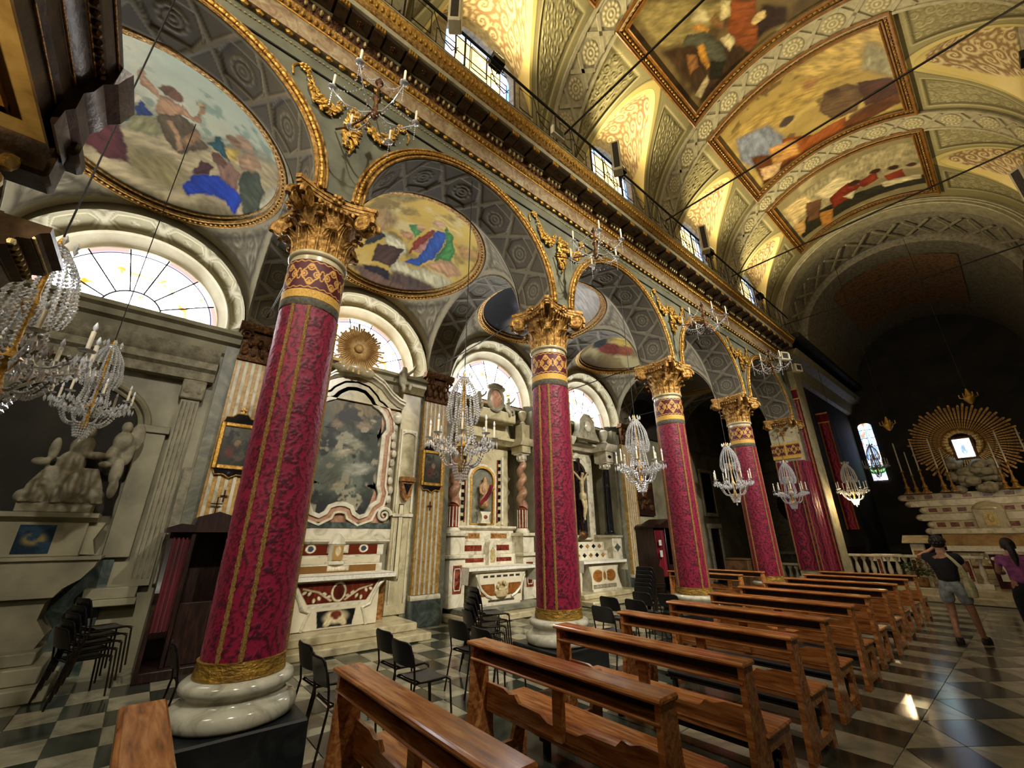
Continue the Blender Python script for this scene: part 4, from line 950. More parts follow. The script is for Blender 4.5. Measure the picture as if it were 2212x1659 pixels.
for z0,z1,s in ((CZ+.66,CZ+.70,.94),(CZ+.70,CZ+.745,.97),(CZ+.745,CZ+.80,1.0)): ab.prism([(p[0]*s,p[1]*s) for p in prof],'z',z0,z1)
ab_me=ab.mesh('abacus',True,30)
fl_=MB(); 
for k in range(5): t=2*PI*k/5; fl_.sph((.45,.05*math.cos(t),CZ+.71+.05*math.sin(t)),(.03,.035,.03),6,5)
fl_.sph((.475,0,CZ+.71),(.03,.025,.025),6,5)
for k in range(7): fl_.sph((.405+.012*math.cos(k),(k-3)*.065,CZ+.60),(.03,.026,.036),6,5)
fl_me=fl_.mesh('fleuron')
for me,mt in ((pl_me,'slate_plinth'),(base_me,'base_marble'),(gc_me,'gold_cloth'),(gr_me,'grey_ribbon'),(fg_me,'gold_fringe'),(sh_me,'cream_marble')): me.materials.append(MAT[mt])
def capital(parent,mt,half=False):
    k=obj('capital',bell_me.copy(),mt,parent)
    for mm,off,n in ((lf1_me,0,8),(lf2_me,PI/8,8)):
        m2=mm.copy() if not mm.materials else mm
        if not mm.materials: mm.materials.append(MAT[mt]); m2=mm
        for i in range(n): obj('acanthus_leaf',m2,None,k,rot=(0,0,off+i*2*PI/n))
    for i in range(4):
        for s in (-1,1):
            o=obj('volute',vo_me,mt,k,rot=(0,0,PI/4+i*PI/2+s*.13))
    obj('abacus',ab_me,mt,parent)
    for i in range(4): obj('fleuron',fl_me,mt,k,rot=(0,0,i*PI/2))
    return k
ordn=['nearest','second','third','fourth']
SEAM=[-28,-65,-17,-10]
for i,y in enumerate(COLY):
    t=thing('column','%s round column wrapped in crimson damask with gilded capital%s'%(ordn[i],['',' beside the stacked chairs',' beside the wooden confessional',' with a chandelier before it'][i]),'column',(XCOL,y,0),0,'damask covered columns')
    obj('plinth',pl_me,None,t); obj('base',base_me,None,t); obj('gold_cloth',gc_me,None,t,rot=(0,0,i*1.3))
    d=obj('damask_drape',drape_me,None,t,rot=(0,0,math.radians(SEAM[i]))); obj('gold_braid',br_me,None,d)
    obj('grey_ribbon',gr_me,None,t); obj('yellow_fringe',fg_me,None,t); obj('embroidered_band',band_b,None,t,rot=(0,0,.2*i)); obj('astragal',sh_me,None,t)
    capital(t,'gold_dark')
# last half column: flat pier dressed in damask at the chancel arch
pt_=thing('chancel_pier','flat pier dressed in crimson damask below the last gilded capital','column',(XCOL,16.9,0))
def flatdrape(x0,x1,z0,z1,nx,nz,pu=.33,pv=.56):
    x=np.linspace(x0,x1,nx)[:,None]+np.zeros((1,nz));z=np.linspace(z0,z1,nz)[None,:]+np.zeros((nx,1));mk=damask(x,z,pu,pv)
    y=-.01+.02*np.cos(x*17)+.006*mk+.03*(fbm(x*3,z*.5,3,3)-.5)
    return gmesh('damask_drape',np.stack([x,y,z],-1),mixc(np.zeros(mk.shape+(3,))+A('#841334'),mk,A('#3e061b')))
obj('pier_core',MB().box(-.42,.40,-.30,.1,.001,5.72).box(-.46,.46,-.36,.1,.001,.55),'cream_marble',pt_)
obj('damask_drape',flatdrape(-.43,.42,.75,4.2,80,200),'damask',pt_,(0,-.34,0)); 
o=obj('damask_drape',flatdrape(-.36,.44,.75,4.2,80,200),'damask',pt_,(.44,-.02,0),(0,0,PI/2))
obj('gold_braid',MB().box(.14,.17,-.385,-.37,.76,4.2).box(.24,.27,-.385,-.37,.76,4.2).box(-.4,-.37,-.385,-.37,.76,4.2),'braid',pt_)
bm=MB(); kx=np.linspace(-.44,.44,120)[:,None];kz=np.linspace(0,1,60)[None,:]; g=lace(kx/.25+.5+0*kz,kz+0*kx)
eb=gmesh('embroidered_band',np.stack([kx+0*kz,-.355-.004*g,4.39+.4*kz+0*kx],-1),mixc(np.zeros(g.shape+(3,))+A('#4a0d18'),ss(.35,.6,g),A('#c9974a'))); obj('embroidered_band',eb,'embroidery',pt_)
obj('yellow_fringe',MB().box(-.44,.44,-.36,-.33,4.29,4.40).box(-.44,.44,-.36,-.33,4.78,4.83).box(-.03,.03,-.365,-.33,4.4,4.8),'gold_fringe',pt_)
capital(pt_,'gold_dark').scale=(.98,.95,1)

# ================================================================ WALL PILASTERS
flu=MB()
for k in range(5): flu.box(.0,.012,-.29+.116*k+.0,-.29+.116*k+.05,.62,4.93)
flu_me=flu.mesh('flutes',False)
cap_w=MB().box(-.02,.05,-.33,.33,4.95,5.02)
for k in range(4): cap_w.sph((.05,-.24+.16*k,5.17),(.05,.07,.13),6,5); cap_w.sph((.07,-.16+.16*k if k<3 else 0,5.32),(.05,.06,.1),6,5)
cap_w.box(-.05,.03,-.31,.31,5.0,5.55).prism([(-.1,5.56),(.10,5.56),(.14,5.62),(.14,5.70),(-.1,5.70)],'y',-.40,.40)
for s in (-1,1): cap_w.merge(vo_copy if False else MB().tube([(.08+.0*i,s*.27+(.10*(1-i/30)+.01)*math.cos(i*.42),5.47+(.10*(1-i/30)+.01)*math.sin(i*.42)) for i in range(30)],[.02*(1-i/34)+.006 for i in range(30)],6))
cap_w.sph((.1,0,5.6),(.04,.06,.06),6,5)
cap_wm=cap_w.mesh('pilaster_capital')
pn=['left of the first red column','between the first and second altars','between the second and third altars','beside the dark confessional','near the chancel']
for i,y in enumerate(COLY+[16.75]):
    t=thing('wall_pilaster','flat fluted yellow marble pilaster on the aisle wall, %s'%pn[i],'pilaster',(XS,y,0),0,'aisle wall pilasters',kind='structure')
    obj('pedestal',MB().bbox(-.02,.26,-.38,.38,.001,.52,.01),'green_marble',t); obj('backing',MB().box(-.02,.10,-.52,.52,.001,5.3),'grey_marble',t)
    obj('base_moulding',MB().prism([(-.02,.52),(.25,.52),(.25,.57),(.22,.61),(-.02,.62)],'y',-.36,.36),'white_marble',t)
    obj('shaft',MB().box(.0,.2,-.33,.33,.62,4.95),'yellow_marble',t); obj('flutes',flu_me,'white_marble',t,(.2,0,0))
    obj('pilaster_capital',cap_wm,'bronze',t,(.2,0,0))
# ================================================================ PEWS
PL=1.86
def pew_parts():
    P=[]
    # end panels: post, foot, seat bearer and front leg cut around an open hole
    ep=MB()
    post=[(.0,.90),(.15,.90),(.165,.60),(.21,.44),(.60,.44),(.60,.40),(.585,.0),(.50,.0),(.485,.07),(.15,.07),(.14,0),(-.05,0),(-.035,.25),(-.01,.55)]
    hole=[(.24,.36),(.45,.36),(.475,.25),(.43,.13),(.25,.13),(.215,.25)]
    # bridge outline and hole into one ring
    ring=post[:4]+[post[4]]+post[5:9]+[(.45,.07)]
    def quadstrip(xa,xb):
        # outer pieces
        for poly in ([(.0,.90),(.15,.90),(.165,.60),(.215,.44),(.215,.25),(.25,.13),(.25,.07),(.14,.07),(.14,0),(-.05,0),(-.035,.25),(-.01,.55)],
                     [(.215,.44),(.60,.44),(.60,.40),(.24,.36),(.215,.36)],[(.24,.36),(.60,.40),(.585,0),(.50,0),(.485,.07),(.43,.13),(.475,.25),(.45,.36)],[(.25,.07),(.485,.07),(.43,.13),(.25,.13)]):
            ep.prism(poly,'x',xa,xb)
    quadstrip(.02,.062); P.append(('end_panel',ep,'wood')); e2=MB(); ep,keep=e2,ep
    def q2(xa,xb):
        for poly in ([(.0,.90),(.15,.90),(.165,.60),(.215,.44),(.215,.25),(.25,.13),(.25,.07),(.14,.07),(.14,0),(-.05,0),(-.035,.25),(-.01,.55)],
                     [(.215,.44),(.60,.44),(.60,.40),(.24,.36),(.215,.36)],[(.24,.36),(.60,.40),(.585,0),(.50,0),(.485,.07),(.43,.13),(.475,.25),(.45,.36)],[(.25,.07),(.485,.07),(.43,.13),(.25,.13)]):
            e2.prism(poly,'x',xa,xb)
    q2(PL-.062,PL-.02); P.append(('end_panel',e2,'wood'))
    tr=MB().bbox(0,PL,-.025,.165,.885,.922,.012); tr.tube([(0.004,-.022,.905),(PL-.004,-.022,.905)],.016,8); P.append(('top_rail',tr,'wood'))
    P.append(('book_shelf',MB().bbox(.03,PL-.03,-.015,.15,.782,.802,.006),'wood'))
    P.append(('shelf_back',MB().box(.06,PL-.06,.125,.145,.80,.887),'wood_dark'))  # dark wood puts the shade of the open book slot into colour
    apr=[(.06,.40),(PL-.06,.40),(PL-.06,.60),(PL-.28,.60),(PL-.36,.575),(PL-.42,.585),(PL-.47,.54),(PL*.5+.22,.535),(PL*.5+.14,.50),(PL*.5-.14,.50),(PL*.5-.22,.535),(.47,.54),(.42,.585),(.36,.575),(.28,.60),(.06,.60)]
    ap=MB().prism(apr,'y',.145,.175); ap.tube([(.07,.142,.44),(PL-.07,.142,.44)],.008,6); P.append(('back_board',ap,'wood'))
    P.append(('centre_stile',MB().bbox(PL*.5-.045,PL*.5+.045,.10,.15,.44,.79,.006),'wood'))
    P.append(('seat',MB().bbox(.0,PL,.17,.62,.44,.468,.01),'wood'))
    P.append(('stretcher',MB().box(.06,PL-.06,.52,.545,.36,.44),'wood'))
    kn=MB().bbox(.12,PL-.12,-.40,-.24,.15,.20,.015); P.append(('kneeler',kn,'pad_black'))
    kb=MB().box(.10,PL-.10,-.40,-.24,.125,.15)
    for x in (.16,PL-.20): kb.box(x,x+.04,-.40,.0,.10,.15); kb.box(x,x+.04,-.36,-.30,0,.11)
    P.append(('kneeler_frame',kb,'wood_dark'))
    return [(n,m.mesh(n,True,30),mt) for n,m,mt in P]
PEW=pew_parts()
for n,me,mt in PEW: me.materials.append(MAT[mt])
pewY=[.13,1.23,2.37,3.42,4.58,5.79,7.12,8.40,9.55,10.85,12.2,13.5]
pewX=[-2.43,-2.43,-2.48,-2.48,-2.55,-2.62,-2.68,-2.76,-2.76,-2.83,-2.87,-2.9]
pw_lab=['reddish wooden pew cut off at the bottom left corner','wooden pew nearest the viewer in the bottom centre','wooden pew, second of the row from the viewer','wooden pew, third of the row from the viewer','wooden pew, fourth of the row from the viewer','wooden pew, fifth of the row from the viewer','wooden pew, sixth of the row from the viewer','wooden pew, seventh of the row from the viewer','wooden pew, fourth from the front before the chancel','wooden pew, third from the front before the chancel','wooden pew, second from the front before the chancel','frontmost wooden pew of the row before the chancel']
for i,(y,x) in enumerate(zip(pewY,pewX)):
    t=thing('pew',pw_lab[i],'pew',(x-PL/2,y,0),0,'pews along the nave')
    for n,me,mt in PEW: obj(n,me,None,t)
for (x,y,l) in ((-6.55,10.9,'wooden pew in the side aisle behind the third red column'),(-6.55,12.2,'wooden pew farthest back in the side aisle')):
    t=thing('pew',l,'pew',(x,y,0),0,'pews in the aisle')
    for n,me,mt in PEW: obj(n,me,None,t)

# ================================================================ CHAIRS
def chair_parts():
    P=[]
    st=MB()
    def sf(u,v):
        y=-.20+.42*u;x=(v-.5)*.40; z=.452+.02*math.sin(u*PI*.9)*-1+(.018 if u<.02 else 0)-.03*max(0,(u-.85)/.15)**2-.012*math.cos((v-.5)*PI)
        return (x,y,z)
    for dz in (0,-.012):
        g=MB().grid(sf,10,8); st.add([(p[0],p[1],p[2]+dz) for p in g.v],g.f if dz==0 else [tuple(reversed(f)) for f in g.f])
    P.append(('seat',st,'seat_grey'))
    bk=MB()
    for dy in (0,-.012):
        def bf(u,v,dy=dy):
            x=(v-.5)*.40*(1-.12*max(0,(u-.7)/.3)**2); z=.575+.205*u; y=-.235-.05*u-.03*math.cos((v-.5)*PI)+dy; 
            if abs(v-.5)>.42 and u>.85: z-=.02
            return (x,y,z)
        g=MB().grid(bf,8,10); bk.add(g.v,g.f if dy==0 else [tuple(reversed(f)) for f in g.f])
    # rim
    bk.tube([(-.2,-.24,.58),(-.2,-.265,.69),(-.185,-.285,.765),(-.15,-.295,.782),(0,-.315,.783),(.15,-.295,.782),(.185,-.285,.765),(.2,-.265,.69),(.2,-.24,.58)],.009,6)
    P.append(('backrest',bk,'plastic_black'))
    for s in (-1,1):
        P.append(('front_leg',MB().tube([(s*.185,-.19,.435),(s*.185,.15,.43),(s*.187,.20,.40),(s*.20,.235,.0)],.0105,8),'chair_tube'))
        P.append(('back_leg',MB().tube([(s*.205,-.29,.0),(s*.195,-.215,.43),(s*.2,-.235,.58),(s*.2,-.26,.69)],.0105,8),'chair_tube'))
    P.append(('crossbar',MB().tube([(-.19,-.195,.43),(.19,-.195,.43)],.009,6),'chair_tube'))
    return [(n,m.mesh(n,True,45),mt) for n,m,mt in P]
CH=chair_parts()
for n,me,mt in CH: me.materials.append(MAT[mt])
def chair(x,y,z,lab,grp,rz=0):
    t=thing('chair',lab,'chair',(x,y,z),rz,grp)
    for n,me,mt in CH: obj(n,me,None,t)
G1='loose chairs beside the pews'
chs=[(-4.95,1.74,'black plastic chair just right of the nearest column base'),(-4.36,1.70,'dark seated chair overlapping the chair beside the nearest column'),(-5.0,2.58,'black chair by the altar step, farther of the centre pair'),(-4.41,2.50,'black chair with bare seat, nearer of the centre pair'),(-4.96,3.52,'black chair left of the second pew, farther of two'),(-4.36,3.46,'black chair touching the left end of the second pew'),
 (-4.45,5.75,'black chair just right of the second column'),(-5.04,6.68,'black chair behind the third pew, near the crucifix altar'),(-4.54,6.72,'black chair behind the fourth pew end'),(-5.04,7.66,'black chair farther back near the stacked chairs by the confessional'),(-4.58,7.78,'black chair left of the third column base'),(-5.85,.75,'dark chair half hidden behind the nearest column')]
for x,y,l in chs: chair(x,y,0,l,G1,random.uniform(-.05,.05))
for i in range(5): chair(-5.42,4.02+.028*i,.075*i,['lowest chair of the stack by the second column','second chair up in the stack by the second column','middle chair of the stack by the second column','fourth chair up in the stack by the second column','top chair of the stack by the second column'][i],'stack of chairs by the second column',-.25)
for i in range(6): chair(-5.6,8.5+.028*i,.075*i,['lowest','second','third','fourth','fifth','top'][i]+' chair of the tall stack by the dark confessional','stack of chairs by the confessional',.1)
for i in range(5): chair(-7.75,-.25+.028*i,.075*i,['lowest','second','middle','fourth','top'][i]+' chair of the shadowy stack beside the grey monument','stack of chairs beside the monument',.4)

# ================================================================ CHANDELIERS
def chandelier_parts(arms=8,R=.42,chain=3.5):
    P=[];rd=random.Random(5)
    P.append(('chain',MB().tube([(0,0,1.5),(0,0,1.5+chain)],.007,6),'iron',0))
    P.append(('stem',MB().lathe([(0,.12),(.03,.14),(.05,.22),(.03,.3),(.02,.36),(.05,.42),(.09,.46),(.05,.5),(.025,.55),(.02,.8),(.045,.86),(.06,.9),(.03,.95),(.018,1.0),(.018,1.3),(.05,1.36),(.03,1.42),(.015,1.5),(0,1.55)],14),'gold',0))
    cr=MB()
    # tall tent of bead strings
    for k in range(20):
        a=2*PI*k/20
        for j in range(20):
            t=j/19; r=.05+.15*math.sin(min(1,t*1.7)*PI/2) if t<.6 else .20+.02*math.sin((t-.6)*9); z=1.42-.62*t
            cr.octa((r*math.cos(a),r*math.sin(a),z),.016,.021)
    for k in range(12):
        a=2*PI*(k+.5)/12
        for j in range(14):
            t=j/13; r=.10+.06*t; z=.98-.46*t; cr.octa((r*math.cos(a),r*math.sin(a),z),.016,.021)
        # basket strings from the arms to the lower ring
        for j in range(15):
            t=j/14; r=R*.8*(1-t)+.12*t; z=.52-.10*math.sin(PI*t)*1.1-.30*t; cr.octa((r*math.cos(a),r*math.sin(a),z),.016,.021)
    for k in range(22):
        a=2*PI*k/22
        for j in range(6):
            t=j/5; r=.125-.055*t; z=.22-.17*t; cr.octa((r*math.cos(a),r*math.sin(a),z),.012,.018)
    for k in range(7):
        a=2*PI*k/7; cr.octa((.10*math.cos(a),.10*math.sin(a),1.46),.02,.05)
    cr.octa((0,0,.0),.022,.04)
    for k in range(arms):
        a=2*PI*k/arms; a2=2*PI*(k+1)/arms
        for j in range(9):      # swags between arms
            t=j/8; ax=R*.93*(math.cos(a)*(1-t)+math.cos(a2)*t);ay=R*.93*(math.sin(a)*(1-t)+math.sin(a2)*t); cr.octa((ax,ay,.50-.07*math.sin(PI*t)),.014,.018)
        for j in range(6):
            t=.35+.13*j; cr.octa((R*t*math.cos(a),R*t*math.sin(a),.40+.02*j),.015,.055); cr.octa((R*t*math.cos(a+.25),R*t*math.sin(a+.25),.38+.02*j),.015,.05)
        for j in range(5):
            b=2*PI*j/5; cr.octa((R*math.cos(a)+.045*math.cos(b),R*math.sin(a)+.045*math.sin(b),.49),.012,.05)
    P.append(('crystal_beads',cr,'crystal',2))
    for k in range(arms):
        a=2*PI*k/arms;c_,s_=math.cos(a),math.sin(a)
        pts=[(r*c_,r*s_,z) for r,z in ((.05,.46),(.14,.42),(.25,.42),(.35,.47),(.41,.54),(R,.565))]
        P.append(('arm',MB().tube(pts,.010,6).lathe([(.012,.565),(.05,.575),(.055,.585),(.02,.59)],12,(R*c_,R*s_,0)),'crystal',0))
        P.append(('candle',MB().lathe([(.014,.585),(.0145,.74),(.010,.745)],10,(R*c_,R*s_,0)),'wax',0))
        P.append(('bulb',MB().lathe([(.006,.745),(.015,.765),(.016,.78),(.008,.81),(0,.825)],8,(R*c_,R*s_,0)),'bulb',0))
    return [(n,m.mesh(n,True,50 if n!='crystal_beads' else 1),mt,k) for n,m,mt,k in P]
CHD=chandelier_parts()
for n,me,mt,k in CHD: me.materials.append(MAT[mt])
def chandelier(loc,lab,parts=None,grp='crystal chandeliers in the arches',rz=0,sc=1):
    t=thing('chandelier',lab,'chandelier',loc,rz,grp); t.scale=(sc,)*3
    for n,me,mt,k in (parts or CHD):
        o=obj(n,me,None,t)
        if k==2: stuff(o)
    return t
chandelier((-4.48,2.9,2.40),'large crystal chandelier hanging before the twisted column altar',rz=.2)
chandelier((-4.46,6.9,2.50),'crystal chandelier hanging left of the third red column',rz=.5)
chandelier((-4.46,10.9,2.50),'crystal chandelier hanging left of the fourth red column',rz=.1)
chandelier((-4.46,14.9,2.50),'crystal chandelier hanging before the flat damask pier',rz=.35)
chandelier((-4.36,-1.04,2.5),'sparkling chandelier cut off at the left edge',rz=.4)
_t=chandelier((-6.9,-.86,2.85),'small dark chandelier in the shadowy chapel at left',rz=.3,sc=.85)
obj('upper_chain',MB().tube([(0,0,4.9),(0,0,6.1)],.007,6),'iron',_t)
# sparse sconce chandeliers in front of the spandrels
def sconce_parts(arms=6,R=.47):
    P=[]; P.append(('bracket',MB().tube([(-.80,0,.30),(-.5,0,.12),(-.2,0,.05),(0,0,.10)],.014,6).tube([(0,0,.1),(0,0,.55)],.012,6),'bronze',0))
    P.append(('stem',MB().lathe([(0,-.12),(.04,-.08),(.06,0),(.03,.06),(.02,.16),(.05,.22),(.02,.28),(.015,.45),(.05,.5),(.02,.56),(0,.6)],12),'bronze',0))
    cr=MB()
    for k in range(arms):
        a=2*PI*k/arms;c_,s_=math.cos(a),math.sin(a)
        for j in range(15): t=j/14; cr.octa(((.05+(R-.05)*t)*c_,(.05+(R-.05)*t)*s_,.52-.42*t-.12*math.sin(PI*t)),.010,.013)
        for j in range(7): cr.octa((R*c_,R*s_,.05-.035*j),.009,.014)
        for j in range(10): t=j/9; cr.octa(((R*(1-t)+.05*t)*c_,(R*(1-t)+.05*t)*s_,.05-.10*math.sin(PI*t)-.14*t),.010,.013)
        for b in (.17,.34,.51,.68,.85):
            a2=a+2*PI/arms*b; cr.octa((R*.85*math.cos(a2),R*.85*math.sin(a2),-.02-.05*math.sin(PI*b)),.010,.013)
        P.append(('arm',MB().tube([(.03*c_,.03*s_,0),(.15*c_,.15*s_,-.08),(.32*c_,.32*s_,-.06),(R*.95*c_,R*.95*s_,.05),(R*c_,R*s_,.09)],.008,6).lathe([(.01,.09),(.045,.10),(.05,.11),(.015,.115)],10,(R*c_,R*s_,0)),'crystal',0))
        P.append(('candle',MB().lathe([(.014,.115),(.014,.31),(.004,.33)],8,(R*c_,R*s_,0)),'wax',0))
    P.append(('crystal_beads',cr,'crystal',2))
    return [(n,m.mesh(n,True,50 if n!='crystal_beads' else 1),mt,k) for n,m,mt,k in P]
SCN=sconce_parts()
for n,me,mt,k in SCN: me.materials.append(MAT[mt])
for y,l in ((.95,'sparse candle chandelier above the nearest column capital'),(4.95,'sparse candle chandelier above the second column capital'),(8.9,'sparse candle chandelier above the third column capital'),(12.95,'sparse candle chandelier above the fourth column capital')):
    chandelier((-3.6,y,6.4),l,SCN,'candle brackets above the columns',.3)

# ================================================================ CORNICE RAILING, SPEAKERS, FLOODLIGHTS
rl=thing('railing','black iron railing along the top of the gilded cornice','railing',(-3.74,0,8.58))
obj('top_rail',MB().tube([(0,-1,.82),(0,16.6,.82)],.02,6).tube([(-.02,-1,.9),(-.02,16.6,.9)],.012,6),'iron',rl); obj('bottom_rail',MB().tube([(0,-1,.09),(0,16.6,.09)],.012,6),'iron',rl)
pm_=MB().box(-.012,.012,-.012,.012,0,.82).mesh('post'); pm_.materials.append(MAT['iron'])
om=MB()
for pts in ([(0,.12,.2),(0,.12,.7),(0,.42,.7),(0,.42,.2),(0,.12,.2)],[(0,.52,.12),(0,.52,.45),(0,.85,.45),(0,.85,.12)],[(0,.45,.76),(0,.62,.3),(0,.8,.22),(0,.9,.4)]):
    om.tube(pts,.008,5)
om_=om.mesh('ornament'); om_.materials.append(MAT['iron'])
for k in range(17): obj('post',pm_,None,rl,(0,-.9+k*1.03,0)); obj('ornament',om_,None,rl,(0,-.9+k*1.03,0))
SPK=[]
spm=MB().bbox(-.11,.11,-.10,.10,0,.82,.015).mesh('cabinet',True,30); spm.materials.append(MAT['speaker_white'])
sgm=MB().box(.09,.118,-.06,.06,.06,.76).mesh('grille',False); sgm.materials.append(MAT['speaker_grille'])
sbm=MB().tube([(-.1,0,.2),(-.22,0,.1),(-.3,0,-.1)],.012,6).mesh('bracket'); sbm.materials.append(MAT['iron'])
for x,y,z,rz,l in ((-3.60,1.90,9.10,-.65,'large cream column loudspeaker at the top edge above the cornice'),(-3.60,6.0,9.02,-1.05,'cream column loudspeaker on the railing at the second clerestory window'),(-3.60,9.85,8.92,-1.1,'cream column loudspeaker on the railing at the third clerestory window'),(1.75,11.6,7.7,PI+.9,'pale loudspeaker at the right edge of the view')):
    t=thing('loudspeaker',l,'speaker',(x,y,z),rz,'column loudspeakers'); obj('cabinet',spm,None,t); obj('grille',sgm,None,t); obj('bracket',sbm,None,t)
for x,y,z,rz,l in ((-3.85,15.3,7.35,-.5,'small square white loudspeaker on the wall before the chancel'),(-3.85,16.55,7.25,-.4,'small square loudspeaker right beside the dark chancel opening')):
    t=thing('loudspeaker',l,'speaker',(x,y,z),rz,'small wall loudspeakers'); obj('cabinet',MB().bbox(-.08,.08,-.16,.16,0,.3,.01),'speaker_white',t); obj('grille',MB().box(.07,.088,-.10,.10,.06,.24),'speaker_grille',t); obj('bracket',MB().tube([(-.08,0,.15),(-.5,0,.2)],.012,6),'iron',t)
t=thing('junction_box','grey plastic box fixed below the railing','box',(-3.66,4.2,8.68)); obj('case',MB().bbox(-.04,.04,-.15,.15,0,.19,.01),'speaker_white',t); obj('cover',MB().box(.035,.05,-.12,.12,.03,.16),'grey_ribbon',t)
fl_lab=['black floodlight on the railing before the nearest clerestory window','black floodlight on the railing beside the second loudspeaker','black floodlight on the railing beside the third loudspeaker','black floodlight on the railing nearest the chancel']
fb=MB().prism([(-.09,0),(.09,.05),(.07,.2),(-.12,.14)],'y',-.12,.12).mesh('housing',True,30); fb.materials.append(MAT['iron'])
flm=MB().add([(-.115,-.1,.145),(.068,-.1,.205),(.068,.1,.205),(-.115,.1,.145)],[(0,1,2,3)]).mesh('lens'); flm.materials.append(MAT['flood_lens'])
fym=MB().tube([(0,-.14,.1),(0,-.14,-.05),(0,.14,-.05),(0,.14,.1)],.01,6).tube([(0,0,-.05),(-.0,0,-.2)],.012,6).mesh('yoke'); fym.materials.append(MAT['iron'])
for i,y in enumerate((2.86,6.4,10.6,14.2)):
    t=thing('floodlight',fl_lab[i],'lamp',(-3.78,y,9.42 if i<2 else 9.3),0,'cornice floodlights'); obj('housing',fb,None,t); obj('lens',flm,None,t); obj('yoke',fym,None,t)
    L=bpy.data.lights.new('flood','SPOT'); L.energy=E_FLOOD; L.color=(1,.83,.52); L.spot_size=2.3; L.spot_blend=.8; L.shadow_soft_size=.09
    lo=bpy.data.objects.new('flood',L); COL.objects.link(lo); lo.parent=t; lo.location=(.02,0,.26); lo.rotation_euler=(PI,0,0); lo.rotation_euler=Vector((.75,.12,1)).to_track_quat('-Z','Y').to_euler()

for i,(y,ty,tx) in enumerate(((-.6,1.6,-8.2),(4.6,6.2,-8.6),(9.0,10.2,-8.6),(13.2,14.0,-8.0))):  # unseen floodlights, added to throw light across into the left aisle
    t=thing('floodlight',['black floodlight on the right hand cornice nearest the entrance','black floodlight on the right hand cornice by the second arch','black floodlight on the right hand cornice by the third arch','black floodlight on the right hand cornice by the fourth arch'][i],'lamp',(1.98,y,8.72),PI,'right cornice floodlights'); obj('housing',fb,None,t); obj('lens',flm,None,t); obj('yoke',fym,None,t)
    L=bpy.data.lights.new('side_flood','SPOT'); L.energy=E_SIDE*(.5,1,1,.7)[i]; L.color=(1,.94,.82); L.spot_size=1.3; L.spot_blend=1.0; L.shadow_soft_size=.12
    lo=bpy.data.objects.new('side_flood',L); COL.objects.link(lo); lo.parent=t; lo.location=(.12,0,.3); lo.rotation_euler=(RZ(-PI).to_3x3()@(Vector((tx,ty,1.2))-Vector((1.86,y,9.02)))).to_track_quat('-Z','Y').to_euler()
# ================================================================ SKIN FIGURES
def skin(name,V,Ed,Rr,mt,parent=None,loc=(0,0,0),rot=(0,0,0),sub=2,root=0,sc=1):
    me=bpy.data.meshes.new(name); me.from_pydata([tuple(c*sc for c in p) for p in V],Ed,[]); me.materials.append(MAT[mt])
    o=bpy.data.objects.new(name,me); COL.objects.link(o); o.location=loc; o.rotation_euler=rot
    if parent is not None: o.parent=parent
    sk=o.modifiers.new('skin','SKIN'); sk.use_smooth_shade=True; sk.branch_smoothing=.4
    for i,d in enumerate(me.skin_vertices[0].data):
        r=Rr[i]; d.radius=(r*sc,r*sc) if not isinstance(r,tuple) else (r[0]*sc,r[1]*sc); d.use_root=(i==root)
    sb=o.modifiers.new('sub','SUBSURF'); sb.levels=sub; sb.render_levels=sub
    return o
def inlay(name,w,h,base,ops,mt='inlay',nx=110,nz=70,seed=0,warp=.004,grain=.25,gs=9):
    """flat stone inlay in the y-z plane, facing +x, w along y, h along z, origin bottom centre"""
    s=np.linspace(-w/2,w/2,nx)[:,None]+np.zeros((1,nz));t=np.linspace(0,h,nz)[None,:]+np.zeros((nx,1))
    return gmesh(name,np.stack([np.zeros_like(s),s,t],-1),paint(s,t,base,ops,seed,warp,grain,gs))
def sweep(m,path,prof):
    """extrude profile (x out, z up offsets) along a y-z path"""
    A_=[[(p[0]+0*0+q[0],y,z+q[1]) for q in prof] for (p,y,z) in [((0,),y,z) for y,z in path]]
    for i in range(len(A_)-1): m.strip(A_[i],A_[i+1])
def putto(parent,loc,mt='statue_stone',rz=0,sc=.5,arm=1):
    V=[(0,0,.35),(0,0,.6),(.0,0,.75),(.02,0,.9),(.04,0,1.02),(.05,.16,.72),(.2,.3,.7+.2*arm),(.3,.34,.8+.3*arm),(.05,-.16,.72),(.15,-.3,.6),(.3,-.3,.7),(.12,.1,.3),(.34,.12,.25),(.3,.1,-.02),(.05,-.1,.25),(.25,-.12,.1),(.2,-.12,-.12)]
    E_=[(0,1),(1,2),(2,3),(3,4),(2,5),(5,6),(6,7),(2,8),(8,9),(9,10),(0,11),(11,12),(12,13),(0,14),(14,15),(15,16)]
    R_=[.15,.15,.12,.13,.12,.07,.055,.05,.07,.055,.05,.11,.09,.06,.11,.09,.06]
    return skin('putto',V,E_,R_,mt,parent,loc,(0,0,rz),1,0,sc)
def column_small(m,y,x,z0,z1,r,n=16): m.lathe([(r*1.35,z0),(r*1.4,z0+.03),(r*1.25,z0+.06),(r*1.05,z0+.09),(r,z0+.12),(r*.92,z1-.02),(r*1.05,z1)],n,(x,y,0))
def cap_small(m,y,x,z,r):
    m.lathe([(r,z),(r*1.1,z+.05),(r*1.45,z+.17),(r*1.5,z+.2)],12,(x,y,0)); m.box(x-r*1.5,x+r*1.5,y-r*1.5,y+r*1.5,z+.2,z+.235)
    for k in range(8): a=PI*k/4+.4; m.sph((x+r*1.25*math.cos(a),y+r*1.25*math.sin(a),z+.1),(r*.3,r*.3,.06),5,4)
